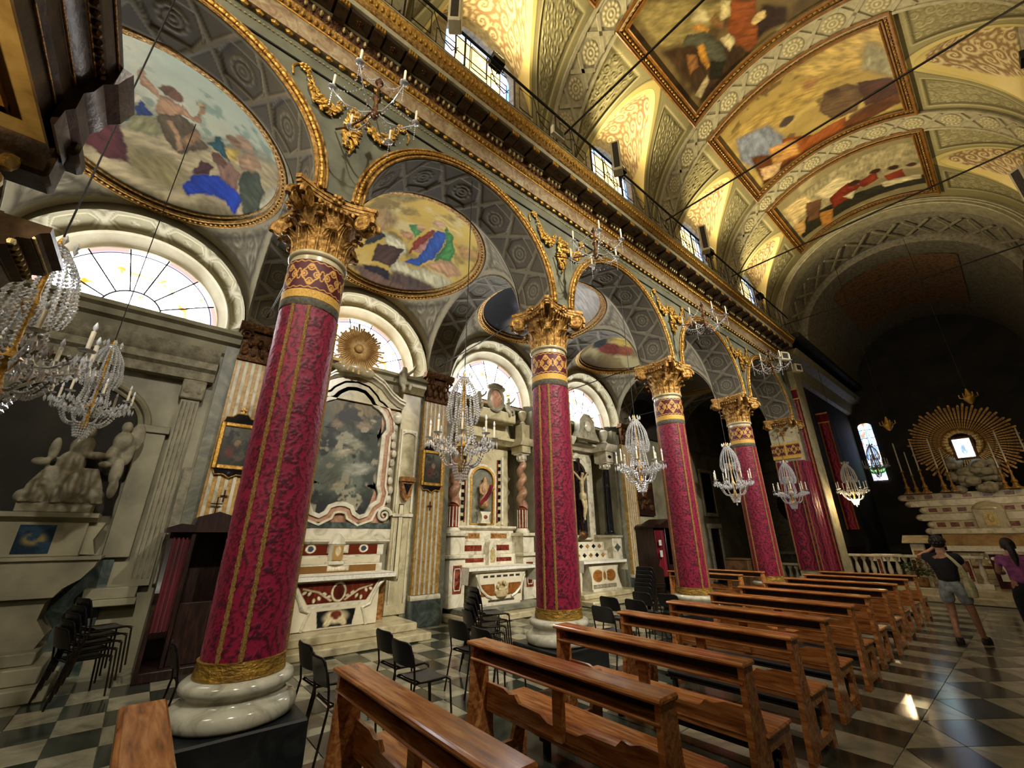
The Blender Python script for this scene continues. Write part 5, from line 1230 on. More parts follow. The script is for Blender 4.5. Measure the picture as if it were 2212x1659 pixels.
def cloth(parent,y0,y1,x0,x1,z,drop):
    m=MB(); m.box(x0,x1,y0,y1,z,z+.012); m.box(x1-.012,x1,y0,y1,z-.07,z+.006)
    for y,s in ((y0,-1),(y1,1)):
        n=12
        m.strip([(x0+(x1-x0)*i/n,y,z+.01) for i in range(n+1)],[(x0+(x1-x0)*i/n,y+s*(.02+.008*math.sin(i*2.3)),z-drop) for i in range(n+1)])
    return obj('altar_cloth',m,'linen',parent)

# -------- wall dressing of the chapels: recesses in the aisle wall for altars two and three
for o in (wl,):
    me=MB()
    segs=[(Y0,5.45),(8.35,9.45),(12.35,24.2)]
    for a,b in segs: me.box(-9.3,XS,a,b,0,WZ-.02)
    me.box(-9.75,-9.55,Y0,24.2,5.52,9.0).box(-9.75,-4.7,Y0,17.4,8.62,8.7)  # unseen outer slab and roof added to stop light leaks
    for yc in (6.9,10.9): me.box(-10.1,-9.9,yc-1.5,yc+1.5,0,WZ-.02); me.box(-10.0,XS,yc-1.46,yc-1.44,0,WZ); me.box(-10.0,XS,yc+1.44,yc+1.46,0,WZ); me.box(-10.1,-9.22,yc-1.5,yc+1.5,WZ-.02,WZ+.06)
    nm=me.mesh('wall_left'); nm.materials.append(MAT['dado_stone']); o.data=nm

# ================================================================ FIRST ALTAR (great painting)
t=thing('altar','marble altar with large dark shaped painting behind the first column','altar',(XS+.02,2.9,0))
st=MB()
obj('step',MB().bbox(0,1.35,-1.55,1.55,.001,.13,.02),'cream_marble',t); obj('step',MB().bbox(0,1.05,-1.40,1.40,.13,.27,.02),'cream_marble',t)
fr=[(-.50,.27),(.50,.27),(.52,.42),(.44,.56),(.60,.62),(.86,1.05),(-.86,1.05),(-.60,.62),(-.44,.56),(-.52,.42)]
obj('altar_block',MB().prism(fr,'x',.1,.62),'white_marble',t)
obj('antependium_side',MB().prism([(-1.0,.27),(1.0,.27),(1.0,1.06),(-1.0,1.06)],'x',.05,.34),'amber_marble',t)
ops=[('p',[(-.52,.40),(.52,.40),(.74,.74),(-.74,.74)],'#5a2417',.006)]
for s in (-1,1):
    for k in range(7): ops.append(('e',s*(.16+.085*k),.50+.05*math.sin(k*1.7)+.09*(k>3)*.5,.035,.022,30*s*k,'#d8cba6',.3))
    ops.append(('p',[(s*.1,.44),(s*.35,.60),(s*.62,.66),(s*.62,.64),(s*.36,.57),(s*.13,.42)],'#cfc19a',.006))
ops+=[('e',0,.57,.13,.16,0,'#cfc4a2',.06),('e',0,.57,.10,.13,0,'#4a1d14',.06),('p',[(-.30,.02),(.30,.02),(.34,.28),(-.34,.28)],'#16181a',.006),('e',0,.17,.20,.10,0,'#cfc09a',.35),('e',0,.20,.10,.07,0,'#6b3520',.2),('e',-.12,.10,.09,.05,40,'#cfc09a',.3),('e',.12,.10,.09,.05,-40,'#cfc09a',.3),('p',[(-.5,.33),(.5,.33),(.5,.37),(-.5,.37)],'#e2dac2',.004)]
obj('inlaid_front',inlay('inlaid_front',1.5,.76,'#d6ccb0',ops,seed=3),'inlay',t,(.635,0,.285))
# cut the inlay to the flared outline with marble scrolls at the sides
sc_=MB()
for s in (-1,1): sc_.tube([(.64,s*.86,1.03),(.645,s*.74,.93),(.645,s*.63,.72),(.645,s*.60,.62),(.64,s*.46,.56),(.64,s*.52,.42),(.64,s*.56,.28)],.03,6)
obj('scroll_edge',sc_,'white_marble',t)
obj('mensa',MB().bbox(.05,.74,-1.0,1.0,1.06,1.13,.012),'white_marble',t); cloth(t,-1.02,1.02,.05,.76,1.13,.17)
gd=thing  # gradines
for z0,z1,x1,w,c0 in ((1.14,1.30,.42,.86,'#7d5a30'),(1.30,1.44,.34,.84,'#cbc2a6'),(1.44,1.66,.28,.92,'#5f2415')):
    g_=obj('gradine',MB().bbox(.02,x1,-w,w,z0,z1,.008),'white_marble',t)
    ops=[('p',[(-.2,.03),(.2,.03),(.2,z1-z0-.03),(-.2,z1-z0-.03)],'#d8ceb4',.004)]
    if z0>1.4: ops+=[('e',s*.5,(z1-z0)/2,.09,.075,0,'#d8ceb4',.05) for s in (-1,1)]+[('e',s*.5,(z1-z0)/2,.055,.05,0,'#3a3f4a',.05) for s in (-1,1)]
    obj('inlaid_band',inlay('inlaid_band',w*1.7,z1-z0-.04,c0,ops,nz=20,seed=int(z0*10)),'inlay',t,(x1+.004,0,z0+.02))
obj('gradine_cornice',MB().prism([(.02,1.66),(.31,1.66),(.36,1.70),(.36,1.73),(.02,1.74)],'y',-1.0,1.0),'white_marble',t)
tb=obj('tabernacle',MB().lathe([(.19,1.30),(.19,1.34),(.14,1.36),(.14,1.62),(.17,1.66),(.12,1.76),(.05,1.83),(0,1.85)],8,(.34,-.05,0),sx=.8),'white_marble',t); obj('tabernacle_door',inlay('tabernacle_door',.18,.26,'#a8854a',[('e',0,.16,.05,.08,0,'#d8c9a0',.3)],nx=30,nz=30),'inlay',tb,(.46,-.05,1.37))
obj('slate_band',MB().bbox(.02,.10,-1.12,1.12,1.95,2.06,.005),'green_marble',t); obj('dado_panel',MB().box(.0,.08,-1.12,1.12,1.74,1.95),'white_marble',t)
OUT=[(0,4.86),(.18,4.83),(.34,4.70),(.42,4.58),(.55,4.52),(.66,4.44),(.76,4.28),(.79,4.08),(.70,3.94),(.70,2.82),(.76,2.66),(.74,2.52),(.60,2.42),(.52,2.24),(.40,2.20),(.30,2.26),(.24,2.38),(.10,2.44),(0,2.45)]
full=OUT+[(-p[0],p[1]) for p in OUT[-2:0:-1]]
def grow(poly,d,c=(0,3.5)):
    n=len(poly);o=[]
    for i in range(n):
        a=Vector(poly[i-1]);b=Vector(poly[(i+1)%n]);tn=(b-a).normalized();nr=Vector((tn.y,-tn.x))*(-1); q=Vector(poly[i])+nr*d; o.append((q.x,q.y))
    return o
def area(p): return sum(p[i-1][0]*p[i][1]-p[i][0]*p[i-1][1] for i in range(len(p)))
sgn=1 if area(full)<0 else -1
ringa=MB()
def frame_band(poly,d0,d1,x0,x1):
    a=grow(poly,d0*sgn);b=grow(poly,d1*sgn);m=MB();m.strip([(x1,p[0],p[1]) for p in a],[(x1,p[0],p[1]) for p in b],True);m.strip([(x0,p[0],p[1]) for p in a],[(x1,p[0],p[1]) for p in a],True);m.strip([(x1,p[0],p[1]) for p in b],[(x0,p[0],p[1]) for p in b],True);return m
obj('frame_field',MB().box(.0,.05,-1.0,1.0,2.06,4.95),'pink_marble',t)
s=np.linspace(-1,1,90);ys=s*.79
def edge(y,lo):
    y=abs(y); P_=[p for p in OUT if (p[1]<3 if lo else p[1]>3.9)]; xs=[p[0] for p in P_];zs=[p[1] for p in P_]; o=np.argsort(xs); return np.interp(y,np.array(xs)[o],np.array(zs)[o])
zt=np.array([edge(y,False) for y in ys]);zb_=np.array([edge(y,True) for y in ys]);k=np.linspace(0,1,150)
ZZ=zb_[:,None]+(zt-zb_)[:,None]*k[None,:];YYp=ys[:,None]+0*k[None,:]; YYp=np.where((ZZ>2.8)&(ZZ<3.95),YYp*.9,YYp)
cc=paint(YYp,ZZ-3.5,'#343a30',[('c',1.6,.46,.2,'#5c6355',1),('e',0,1.0,.5,.35,0,'#7a6a4c',.6),('c',3,.56,.12,'#1b1f1c',3),('e',.05,.2,.3,.1,-15,'#8a8a78',.5),('e',-.1,-.05,.2,.08,20,'#a39a82',.5),('e',.25,-.35,.3,.12,10,'#8f8f80',.5),('e',-.25,-.6,.35,.14,-20,'#55594c',.5),('e',-.1,-.7,.16,.07,30,'#9c8f76',.5),('e',.3,.6,.18,.08,0,'#7d6b58',.5),('e',-.3,.55,.12,.08,0,'#7d6b58',.5),('g',0,-1,.75,1.25,'#1d1a1c'),('c',6,.6,.1,'#8d8872',9)],11,.05,.5,4)
obj('canvas',gmesh('canvas',np.stack([np.full_like(ZZ,.06),YYp,ZZ],-1),cc),'oil_paint',t)
obj('frame_moulding',frame_band(full,-.01,.075,.03,.12),'white_marble',t); obj('frame_inlay',frame_band(full,.075,.17,.03,.085),'pink_marble',t); obj('outer_moulding',frame_band(full,.17,.215,.03,.12),'white_marble',t)
for s in (-1,1):
    vo2=MB()
    vo2.tube([(.1,s*.93+(.15*(1-i/26)+.01)*math.cos(i*.45),2.22+(.15*(1-i/26)+.01)*math.sin(i*.45)*1) for i in range(26)],[.03*(1-i/30)+.01 for i in range(26)],6)
    for k in range(9): vo2.sph((.1,s*(.99+.03*math.sin(k*1.6)),2.55+.2*k),(.07,.06,.09),6,5)
    vo2.sph((.12,s*1.02,4.4),(.1,.12,.15),8,6)
    obj('carved_scroll',vo2,'white_marble',t)
pd=MB(); path=[(-1.12,4.62),(-.98,4.66),(-.78,4.78),(-.55,5.0),(-.3,5.12),(0,5.17),(.3,5.12),(.55,5.0),(.78,4.78),(.98,4.66),(1.12,4.62)]
for a,b in ((.0,.2),):
    for pr_ in ([(.0,0),(.16,0),(.2,.05),(.26,.07),(.26,.11),(.3,.13),(.3,.17),(.0,.18)],): sweep(pd,path,pr_)
obj('pediment',pd,'white_marble',t); obj('pediment_field',MB().prism([(-1.1,4.6)]+[(y,z+.02) for y,z in path]+[(1.1,4.6)],'x',.0,.12),'cream_marble',t)
sb=MB(); rdm=random.Random(2)
for k in range(56):
    a=2*PI*k/56; L=.44+.10*rdm.random()+(.06 if k%2 else 0); c_,s_=math.cos(a),math.sin(a)
    sb.add([(.0,-.012*s_+.06*c_,.012*c_+.06*s_),(.0,.012*s_+.06*c_,-.012*c_+.06*s_),(.015,L*c_+.028*s_,L*s_-.028*c_),(.02,L*c_,L*s_+.0),(.015,L*c_-.028*s_,L*s_+.028*c_),(.05,.3*c_,.3*s_)],[(0,5,4),(4,5,3),(3,5,2),(2,5,1),(1,5,0),(0,4,3,2,1)])
sb.sph((.04,0,0),(.05,.10,.10),12,8)
obj('sunburst',sb,'ray_gold',t,(.36,-.16,5.74)); obj('sunburst_cloud',MB().sph((.3,-.16,5.3),(.1,.35,.16),10,7).sph((.3,.1,5.25),(.1,.2,.12),8,6).sph((.3,-.42,5.25),(.1,.2,.12),8,6),'cream_marble',t)
putto(t,(.3,.98,5.0),rz=.3,sc=.62); putto(t,(.3,-1.05,5.0),rz=-.4,sc=.62)
# side panels with consoles
for s in (-1,1):
    y=s*1.36
    obj('side_panel',MB().bbox(-.0,.10,y-.24,y+.24,.28,5.05,.01),'cream_marble',t); 
    pn_=MB().box(.10,.13,y-.2,y-.16,2.3,4.1).box(.10,.13,y+.16,y+.2,2.3,4.1).box(.10,.13,y-.2,y+.2,4.1,4.16).box(.1,.14,y-.24,y+.24,2.2,2.26).box(.1,.13,y-.18,y-.16,.5,2.1).box(.1,.13,y+.16,y+.18,.5,2.1)
    pn_.tube([(.12,y+.18*math.cos(a),4.0+.1*math.sin(a)) for a in np.linspace(0,PI,9)],.02,6)
    obj('panel_moulding',pn_,'white_marble',t)
    obj('console',MB().prism([(y-.15,2.95),(y+.15,2.95),(y+.12,2.85),(y+.1,2.65),(y,2.52),(y-.1,2.65),(y-.12,2.85)],'x',.1,.24).box(.1,.28,y-.17,y+.17,2.95,3.05),'amber_marble',t); obj('console_inset',MB().prism([(y-.1,2.9),(y+.1,2.9),(y,2.66)],'x',.24,.252),'black_marble',t)
    obj('side_entablature',MB().prism([(0,5.05),(.16,5.05),(.2,5.15),(.28,5.2),(.28,5.27),(0,5.3)],'y',y-.27,y+.27),'cream_marble',t)

# ================================================================ SECOND ALTAR (twisted columns)
t=thing('altar','pale marble altar with twisted brown columns and white cloth behind the large chandelier','altar',(-9.88,6.9,0))
obj('step',MB().bbox(0,1.75,-1.42,1.42,.001,.14,.02),'cream_marble',t); obj('step',MB().bbox(0,1.45,-1.2,1.2,.14,.26,.02),'grey_marble',t)
obj('altar_block',MB().prism([(-.60,.26),(.60,.26),(.60,.4),(.66,.5),(.78,.98),(-.78,.98),(-.66,.5),(-.60,.4)],'x',.45,1.22),'white_marble',t)
ops=[('p',[(-.62,.16),(-.16,.16),(-.22,.42),(-.62,.42)],'#7a4c22',.006),('p',[(.62,.16),(.16,.16),(.22,.42),(.62,.42)],'#7a4c22',.006),('p',[(-.4,.03),(.4,.03),(.4,.08),(-.4,.08)],'#4f4a3a',.004),('e',0,.30,.20,.2,0,'#d2c6a0',.1),('e',0,.38,.13,.09,0,'#b8a878',.3)]
for k in range(6): ops.append(('p',[(-.55+.2*k,.56),(-.41+.2*k,.56),(-.41+.2*k,.61),(-.55+.2*k,.61)],'#3c3a30',.004))
obj('inlaid_front',inlay('inlaid_front',1.3,.66,'#d8cfb4',ops,seed=5),'inlay',t,(1.225,0,.3))
bs=MB(); 
bs.lathe([(.05,.4),(.16,.44),(.2,.52),(.19,.56),(.1,.57)],14,(1.23,0,0),sx=.5)
for k in range(14): a=random.random()*6.28; bs.sph((1.26,.13*math.cos(a),.66+.09*math.sin(a)),(.04,.05,.05),6,5)
obj('flower_basket',bs,'ivory',t)
sw=MB()
for s in (-1,1): sw.tube([(1.235,s*.74,.9),(1.24,s*.62,.62),(1.24,s*.45,.48),(1.24,s*.3,.42)],.03,6)
obj('scroll_edge',sw,'white_marble',t)
obj('mensa',MB().bbox(.4,1.32,-1.0,1.0,1.02,1.1,.012),'white_marble',t); obj('mensa_bed',MB().prism([(.5,.98),(1.25,.98),(1.3,1.02),(.5,1.02)],'y',-.9,.9),'white_marble',t); cloth(t,-1.03,1.03,.5,1.33,1.1,.36)
for z0,z1,x1,w,c0 in ((1.1,1.36,.72,.92,'#6a2a1a'),(1.36,1.66,.62,.98,'#6a3a20'),(1.66,1.95,.52,.98,'#8a6238')):
    obj('gradine',MB().bbox(.02,x1,-w,w,z0,z1,.01),'white_marble',t)
    for s in (-1,1): obj('inlaid_strip',MB().bbox(x1-.01,x1+.006,s*.46-.28,s*.46+.28,z0+.08,z1-.08,.006),'red_marble' if z0<1.6 else 'amber_marble',t)
obj('gradine_cornice',MB().prism([(.02,1.95),(.54,1.95),(.62,2.0),(.62,2.05),(.02,2.06)],'y',-1.05,1.05),'white_marble',t)
tb=obj('tabernacle',MB().prism([(-.12,1.1),(.12,1.1),(.12,1.55),(.07,1.66),(0,1.69),(-.07,1.66),(-.12,1.55)],'x',.6,.86),'white_marble',t); obj('tabernacle_door',MB().prism([(-.07,1.18),(.07,1.18),(.07,1.45),(0,1.54),(-.07,1.45)],'x',.86,.875),'gold_pale',tb)
for s in (-1,1):
    y=s*1.14
    obj('pedestal',MB().bbox(.05,1.0,y-.22,y+.22,.26,1.3,.01).bbox(.02,1.06,y-.27,y+.27,1.3,1.38,.01).bbox(.1,.98,y-.2,y+.2,1.38,1.8,.01).bbox(.04,1.04,y-.25,y+.25,1.8,1.88,.01),'white_marble',t)
    obj('pedestal_inlay',MB().prism([(y-.12,.55),(y+.12,.55),(y+.12,1.15),(y-.12,1.15)],'x',.99,1.006),'red_marble',t); obj('inlay_cartouche',frame_band([(y-.07,.62),(y+.07,.62),(y+.09,.7),(y+.09,1.0),(y+.07,1.08),(y-.07,1.08),(y-.09,1.0),(y-.09,.7)],-.012,.012,1.0,1.012),'white_marble',t)
    cm=MB(); cm.lathe([(.19,1.88),(.2,1.92),(.17,1.96),(.15,2.0)],16,(.72,y,0)); obj('column_base',cm,'white_marble',t)
    cf=MB().lathe([(.135,2.0),(.135,2.5),(.15,2.53),(.13,2.55)],16,(.72,y,0))
    obj('fluted_drum',cf,'red_marble',t); fl2=MB()
    for k in range(10): a=2*PI*k/10; fl2.tube([(.72+.138*math.cos(a),y+.138*math.sin(a),2.02),(.72+.138*math.cos(a),y+.138*math.sin(a),2.49)],.014,5)
    obj('fillets',fl2,'white_marble',t)
    tw=MB().tube([(.72+.045*math.cos(i*.42),y+.045*math.sin(i*.42),2.53+1.32*i/50) for i in range(51)],[.125-.025*i/50 for i in range(51)],12); obj('twisted_shaft',tw,'pink_marble',t)
    cp=MB(); cap_small(cp,y,.72,3.85,.11); obj('column_capital',cp,'white_marble',t)
    obj('entablature_block',MB().bbox(.45,.95,y-.17,y+.17,4.09,4.3,.01).prism([(.1,4.3),(.98,4.3),(1.06,4.42),(1.06,4.5),(.1,4.52)],'y',y-.26,y+.26),'cream_marble',t)
    obj('urn',MB().lathe([(.06,4.95),(.1,5.0),(.05,5.06),(.12,5.2),(.14,5.34),(.1,5.38)],12,(.78,y,0)).bbox(.62,.94,y-.15,y+.15,4.52,4.95,.01),'cream_marble',t)
obj('retable',MB().box(.0,.3,-.95,.95,2.06,4.3),'cream_marble',t)
npoly=[(-.36,2.12),(.36,2.12),(.36,3.3)]+[(.36*math.cos(a),3.3+.3*math.sin(a)) for a in np.linspace(.2,PI-.2,9)]+[(-.36,3.3)]
sg=1 if area(npoly)<0 else -1
obj('niche_back',MB().prism(npoly,'x',.28,.31),'grey_marble',t)
def fb2(poly,d0,d1,x0,x1):
    s_=1 if area(poly)<0 else -1
    a=grow(poly,d0*s_);b=grow(poly,d1*s_);m=MB();m.strip([(x1,p[0],p[1]) for p in a],[(x1,p[0],p[1]) for p in b],True);m.strip([(x0,p[0],p[1]) for p in a],[(x1,p[0],p[1]) for p in a],True);m.strip([(x1,p[0],p[1]) for p in b],[(x0,p[0],p[1]) for p in b],True);return m
obj('niche_frame',fb2(npoly,0,.06,.28,.38),'gold',t); obj('niche_moulding',fb2(npoly,.06,.13,.28,.36),'white_marble',t)
ch=MB()
for s in (-1,1):
    for k in range(9): ch.box(.3,.335,s*.62-.04,s*.62+.04,2.2+.2*k,2.3+.2*k)
obj('chequer_inlay',ch,'black_marble',t)
for s in (-1,1): obj('lozenge_inlay',MB().prism([(s*.54-.0,2.15),(s*.54+.03*s,2.15),(s*.54+.03*s,3.9),(s*.54,3.9)],'x',.3,.33),'red_marble',t); obj('side_strip',MB().box(.3,.34,min(s*.7,s*.76),max(s*.7,s*.76),2.1,4.0),'white_marble',t)
stt=thing('statue','painted saint statue standing in the gold framed niche','statue',(-9.45,6.9,2.12))
obj('socle',MB().prism([(-.16,0),(.16,0),(.12,.1),(.12,.2),(.18,.3),(-.18,.3),(-.12,.2),(-.12,.1)],'x',-.1,.1),'white_marble',stt); obj('socle_inlay',MB().sph((.1,0,.16),(.02,.07,.05),8,6),'red_marble',stt)
skin('figure',[(0,0,.36),(0,0,.62),(.02,0,.82),(.02,.01,1.0),(.02,.02,1.12),(0,.02,1.24),(.0,.13,.98),(.06,.22,.84),(.14,.24,.95),(0,-.12,.98),(.08,-.18,.8),(.14,-.1,.72)],[(0,1),(1,2),(2,3),(3,4),(4,5),(3,6),(6,7),(7,8),(3,9),(9,10),(10,11)],[.17,.14,.11,.1,.05,.085,.05,.04,.035,.05,.04,.035],'polychrome',stt); obj('red_cloak',MB().tube([(.08,.2,1.0),(.12,.1,.8),(.12,-.05,.62),(.1,-.2,.5)],[.05,.07,.06,.03],8),'velvet_red',stt)
obj('cornice',MB().prism([(.0,4.3),(.5,4.3),(.56,4.36),(.7,4.42),(.7,4.5),(.0,4.52)],'y',-.95,.95),'cream_marble',t)
obj('pediment_block',MB().prism([(-.9,4.52),(.9,4.52),(.7,4.9),(.35,5.1),(-.35,5.1),(-.7,4.9)],'x',.1,.5),'cream_marble',t)
ov=MB(); 
ov.merge(MB().lathe([(.30,-.05),(.33,.03),(.30,.06),(.27,.03),(.24,.05),(.22,0)],28,cap=False).xf(Matrix.Rotation(PI/2,4,'Y')@Matrix.Diagonal((1.2,.95,1,1))))
obj('oval_frame',ov,'statue_stone',t,(.98,-.05,5.5)); obj('oval_panel',MB().sph((0,0,0),(.03,.21,.27),16,10),'pink_marble',t,(.98,-.05,5.5)); obj('attic_block',MB().bbox(.3,.95,-.75,.75,4.9,5.2,.03),'cream_marble',t)
putto(t,(.85,.5,5.12),rz=.4,sc=.55); putto(t,(.85,-.55,5.12),rz=-.4,sc=.55,arm=.5)
obj('crowning_scrolls',MB().sph((.95,0,5.9),(.1,.25,.1),10,6).sph((.95,.22,5.84),(.1,.1,.08),8,5).sph((.95,-.26,5.84),(.1,.1,.08),8,5),'statue_stone',t)

# ================================================================ THIRD ALTAR (crucifix)
t=thing('altar','marble altar with crucifix and dark columns behind the second red column','altar',(-9.88,10.9,0))
obj('step',MB().bbox(0,1.9,-1.42,1.42,.001,.14,.02),'cream_marble',t); obj('step',MB().bbox(0,1.5,-1.3,1.3,.14,.27,.02),'cream_marble',t)
obj('altar_block',MB().prism([(-.55,.27),(.55,.27),(.55,.5),(.72,1.0),(-.72,1.0),(-.55,.5)],'x',.45,1.2),'white_marble',t)
obj('inlaid_front',inlay('inlaid_front',1.2,.66,'#d8cfb4',[('e',-.3,.36,.24,.17,0,'#8a5a26',.12),('e',.3,.36,.24,.17,0,'#8a5a26',.12),('e',0,.33,.12,.2,0,'#d8cfb4',.1),('e',0,.36,.07,.12,0,'#9a6a34',.2),('p',[(-.55,.02),(.55,.02),(.55,.13),(-.55,.13)],'#8f8a74',.006)],seed=6),'inlay',t,(1.205,0,.32))
obj('mensa',MB().bbox(.4,1.3,-1.0,1.0,1.02,1.1,.012),'white_marble',t); cloth(t,-1.03,1.03,.5,1.31,1.1,.3)
for s in (-1,1): obj('bracket',MB().prism([(s*.82,.27),(s*1.1,.27),(s*1.0,.45),(s*.92,.7),(s*.95,1.0),(s*.8,1.0),(s*.78,.6)] if s>0 else [(-.78,.6),(-.8,1.0),(-.95,1.0),(-.92,.7),(-1.0,.45),(-1.1,.27),(-.82,.27)],'x',.5,1.0),'white_marble',t)
for z0,z1,x1,w in ((1.1,1.36,.72,.95),(1.36,1.62,.6,1.0)):
    obj('gradine',MB().bbox(.02,x1,-w,w,z0,z1,.01),'white_marble',t)
    for k in range(5): obj('inlaid_lozenge',MB().prism([(-.6+.3*k-.1,(z0+z1)/2),(-.6+.3*k,z0+.06),(-.6+.3*k+.1,(z0+z1)/2),(-.6+.3*k,z1-.06)],'x',x1-.01,x1+.006),('amber_marble','black_marble')[k%2],t)
for s in (-1,1):
    y=s*1.1
    obj('pedestal',MB().bbox(.1,.95,y-.25,y+.25,1.1,1.75,.01).prism([(.1,1.75),(.98,1.75),(1.02,1.82),(.1,1.84)],'y',y-.28,y+.28),'white_marble',t); obj('pedestal_inlay',MB().prism([(y-.16,1.45),(y,1.32),(y+.16,1.45),(y,1.58)],'x',.94,.956),'green_marble',t)
    cm=MB(); column_small(cm,y,.7,1.84,4.0,.14); obj('dark_column',cm,'black_marble',t); cp=MB(); cap_small(cp,y,.7,4.0,.14); obj('column_capital',cp,'white_marble',t)
    obj('entablature_block',MB().bbox(.4,.95,y-.2,y+.2,4.24,4.62,.01).prism([(.1,4.62),(.98,4.62),(1.1,4.78),(1.1,4.86),(.1,4.9)],'y',y-.3,y+.3),'white_marble',t); obj('frieze_inlay',MB().sph((.95,y,4.43),(.015,.1,.06),10,6),'black_marble',t)
    obj('urn',MB().lathe([(.08,4.9),(.14,4.95),(.08,5.02),(.15,5.2),(.17,5.36),(.1,5.42)],12,(.75,y,0)),'white_marble',t)
obj('retable',MB().box(.0,.22,-.95,.95,1.62,4.7),'white_marble',t)
npoly=[(-.50,1.75),(.50,1.75),(.50,3.75)]+[(.5*math.cos(a),3.75+.5*math.sin(a)) for a in np.linspace(.25,PI-.25,11)]+[(-.50,3.75)]
obj('niche_back',MB().prism(npoly,'x',.2,.24),'black_marble',t); obj('niche_frame',fb2(npoly,0,.14,.2,.34),'white_marble',t); obj('niche_bead',fb2(npoly,.17,.2,.2,.3),'gold_pale',t)
obj('keystone_scroll',MB().sph((.35,0,4.42),(.08,.14,.12),10,6).sph((.35,.14,4.36),(.06,.09,.07),8,5).sph((.35,-.14,4.36),(.06,.09,.07),8,5),'white_marble',t)
obj('cornice',MB().prism([(.0,4.62),(.4,4.62),(.5,4.76),(.62,4.8),(.62,4.87),(.0,4.9)],'y',-.9,.9),'white_marble',t)
obj('attic_scrollwork',MB().prism([(-.6,4.9),(.6,4.9),(.42,5.2),(.38,5.55),(.15,5.8),(-.15,5.8),(-.38,5.55),(-.42,5.2)],'x',.7,.95),'statue_stone',t); obj('attic_oval',MB().sph((.96,0,5.35),(.05,.17,.2),12,8),'white_marble',t)
cx=thing('crucifix','pale crucified figure on a dark wooden cross in the black niche','crucifix',(-9.42,10.9,1.78))
obj('cross',MB().box(-.04,.0,-.05,.05,.1,2.55).box(-.04,0,-.46,.46,2.0,2.1),'wood_dark',cx); obj('rock_base',MB().sph((0,0,.05),(.1,.24,.14),10,6),'bronze',cx)
skin('figure',[(.05,0,1.28),(.06,0,1.5),(.06,.0,1.75),(.07,.02,1.92),(.1,.05,2.06),(.07,.12,1.84),(.05,.26,1.98),(.03,.42,2.10),(.07,-.12,1.84),(.05,-.26,1.98),(.03,-.42,2.10),(.1,.06,1.2),(.14,.08,.92),(.08,.03,.6),(.12,.0,.5),(.1,-.05,1.2),(.15,-.02,.9),(.08,0,.58)],[(0,1),(1,2),(2,3),(3,4),(2,5),(5,6),(6,7),(2,8),(8,9),(9,10),(0,11),(11,12),(12,13),(13,14),(0,15),(15,16),(16,17)],[.095,.085,.1,.05,.075,.05,.038,.03,.05,.038,.03,.075,.055,.04,.03,.075,.055,.04],'ivory',cx); obj('loincloth',MB().lathe([(.11,1.16),(.13,1.22),(.125,1.34),(.105,1.37)],12,(.08,0,0)),'ivory',cx)

# ================================================================ CHAPEL WITH GREY MONUMENT (far left bay)
t=thing('wall_monument','grey stone monument with sculpted group on a wide bowl shaped base at left','monument',(XS,-1.1,0))
obj('step',MB().bbox(0,1.15,-1.3,.62,.001,.16,.015),'dado_stone',t); obj('step',MB().bbox(0,.98,-1.2,.5,.16,.34,.015),'dado_stone',t); obj('step',MB().bbox(0,.85,-1.15,.40,.34,.48,.015),'dado_stone',t)
obj('carved_block',MB().prism([(-1.2,.48),(.34,.48),(.40,.62),(.28,.8),(.30,1.0),(.36,1.06),(-1.2,1.06)],'x',.05,.62),'dado_stone',t)
obj('bowl',MB().prism([(-1.2,1.06),(.36,1.06),(.42,1.16),(.56,1.26),(.66,1.42),(.68,1.50),(-1.2,1.50)],'x',.0,.72).prism([(-1.2,1.5),(.7,1.5),(.7,1.54),(-1.2,1.54)],'x',0,.76),'dado_stone',t)
obj('dark_recess',MB().box(.0,.05,.2,.82,.0,1.5),'green_marble',t)
obj('pedestal',MB().bbox(.1,.52,-.42,.45,1.54,1.98,.01).prism([(.1,1.98),(.52,1.98),(.6,2.04),(.6,2.1),(.1,2.1)],'y',-.5,.53),'dado_stone',t); obj('painted_panel',inlay('painted_panel',.34,.36,'#20303f',[('e',0,.18,.1,.07,0,'#8a7a4a',.5),('c',8,.5,.2,'#2f4456',2)],nx=40,nz=40,seed=8),'inlay',t,(.525,-.02,1.58))
obj('side_scroll',MB().prism([(.45,1.56),(.6,1.56),(.54,1.75),(.62,1.98),(.45,1.98)],'x',.15,.45),'dado_stone',t)
sk=thing('sculpture_group','grey marble saint held up by an angel, carved group on the monument','sculpture',(XS+.38,-1.05,2.1))
obj('plinth',MB().bbox(-.15,.2,-.35,.38,0.001,.14,.01),'statue_stone',sk)
sg_=MB(); rq=random.Random(14)
for c_,r_ in (((.05,-.05,.42),(.17,.24,.22)),((.06,0,.66),(.13,.16,.2)),((.05,.06,.92),(.11,.14,.17)),((.08,.08,1.14),(.075,.075,.095)),((.12,-.2,.85),(.06,.06,.17)),((.16,-.28,.66),(.06,.1,.06)),((.13,.24,.8),(.06,.15,.06)),((.18,.36,.68),(.05,.08,.05)),((.18,-.2,.3),(.1,.1,.2)),((.2,.1,.34),(.1,.1,.22)),((.12,-.32,.2),(.12,.1,.1)),((.1,.3,.24),(.14,.16,.12)),
 ((.0,.4,.78),(.11,.1,.24)),((.02,.46,1.06),(.1,.12,.16)),((.04,.46,1.28),(.07,.07,.09)),((.0,.56,.9),(.05,.07,.2)),((-.04,.6,1.16),(.04,.1,.24)),((.1,.5,.6),(.06,.08,.22)),((.16,.52,.36),(.06,.06,.16))): sg_.sph(c_,r_,12,8)
for k in range(26): sg_.tube([(.14+rq.uniform(0,.08),-.35+.032*k+rq.uniform(-.02,.02),.12),(.17+rq.uniform(0,.06),-.3+.028*k,.35),(.12,-.2+.02*k,.62)],[.03,.026,.016],6)
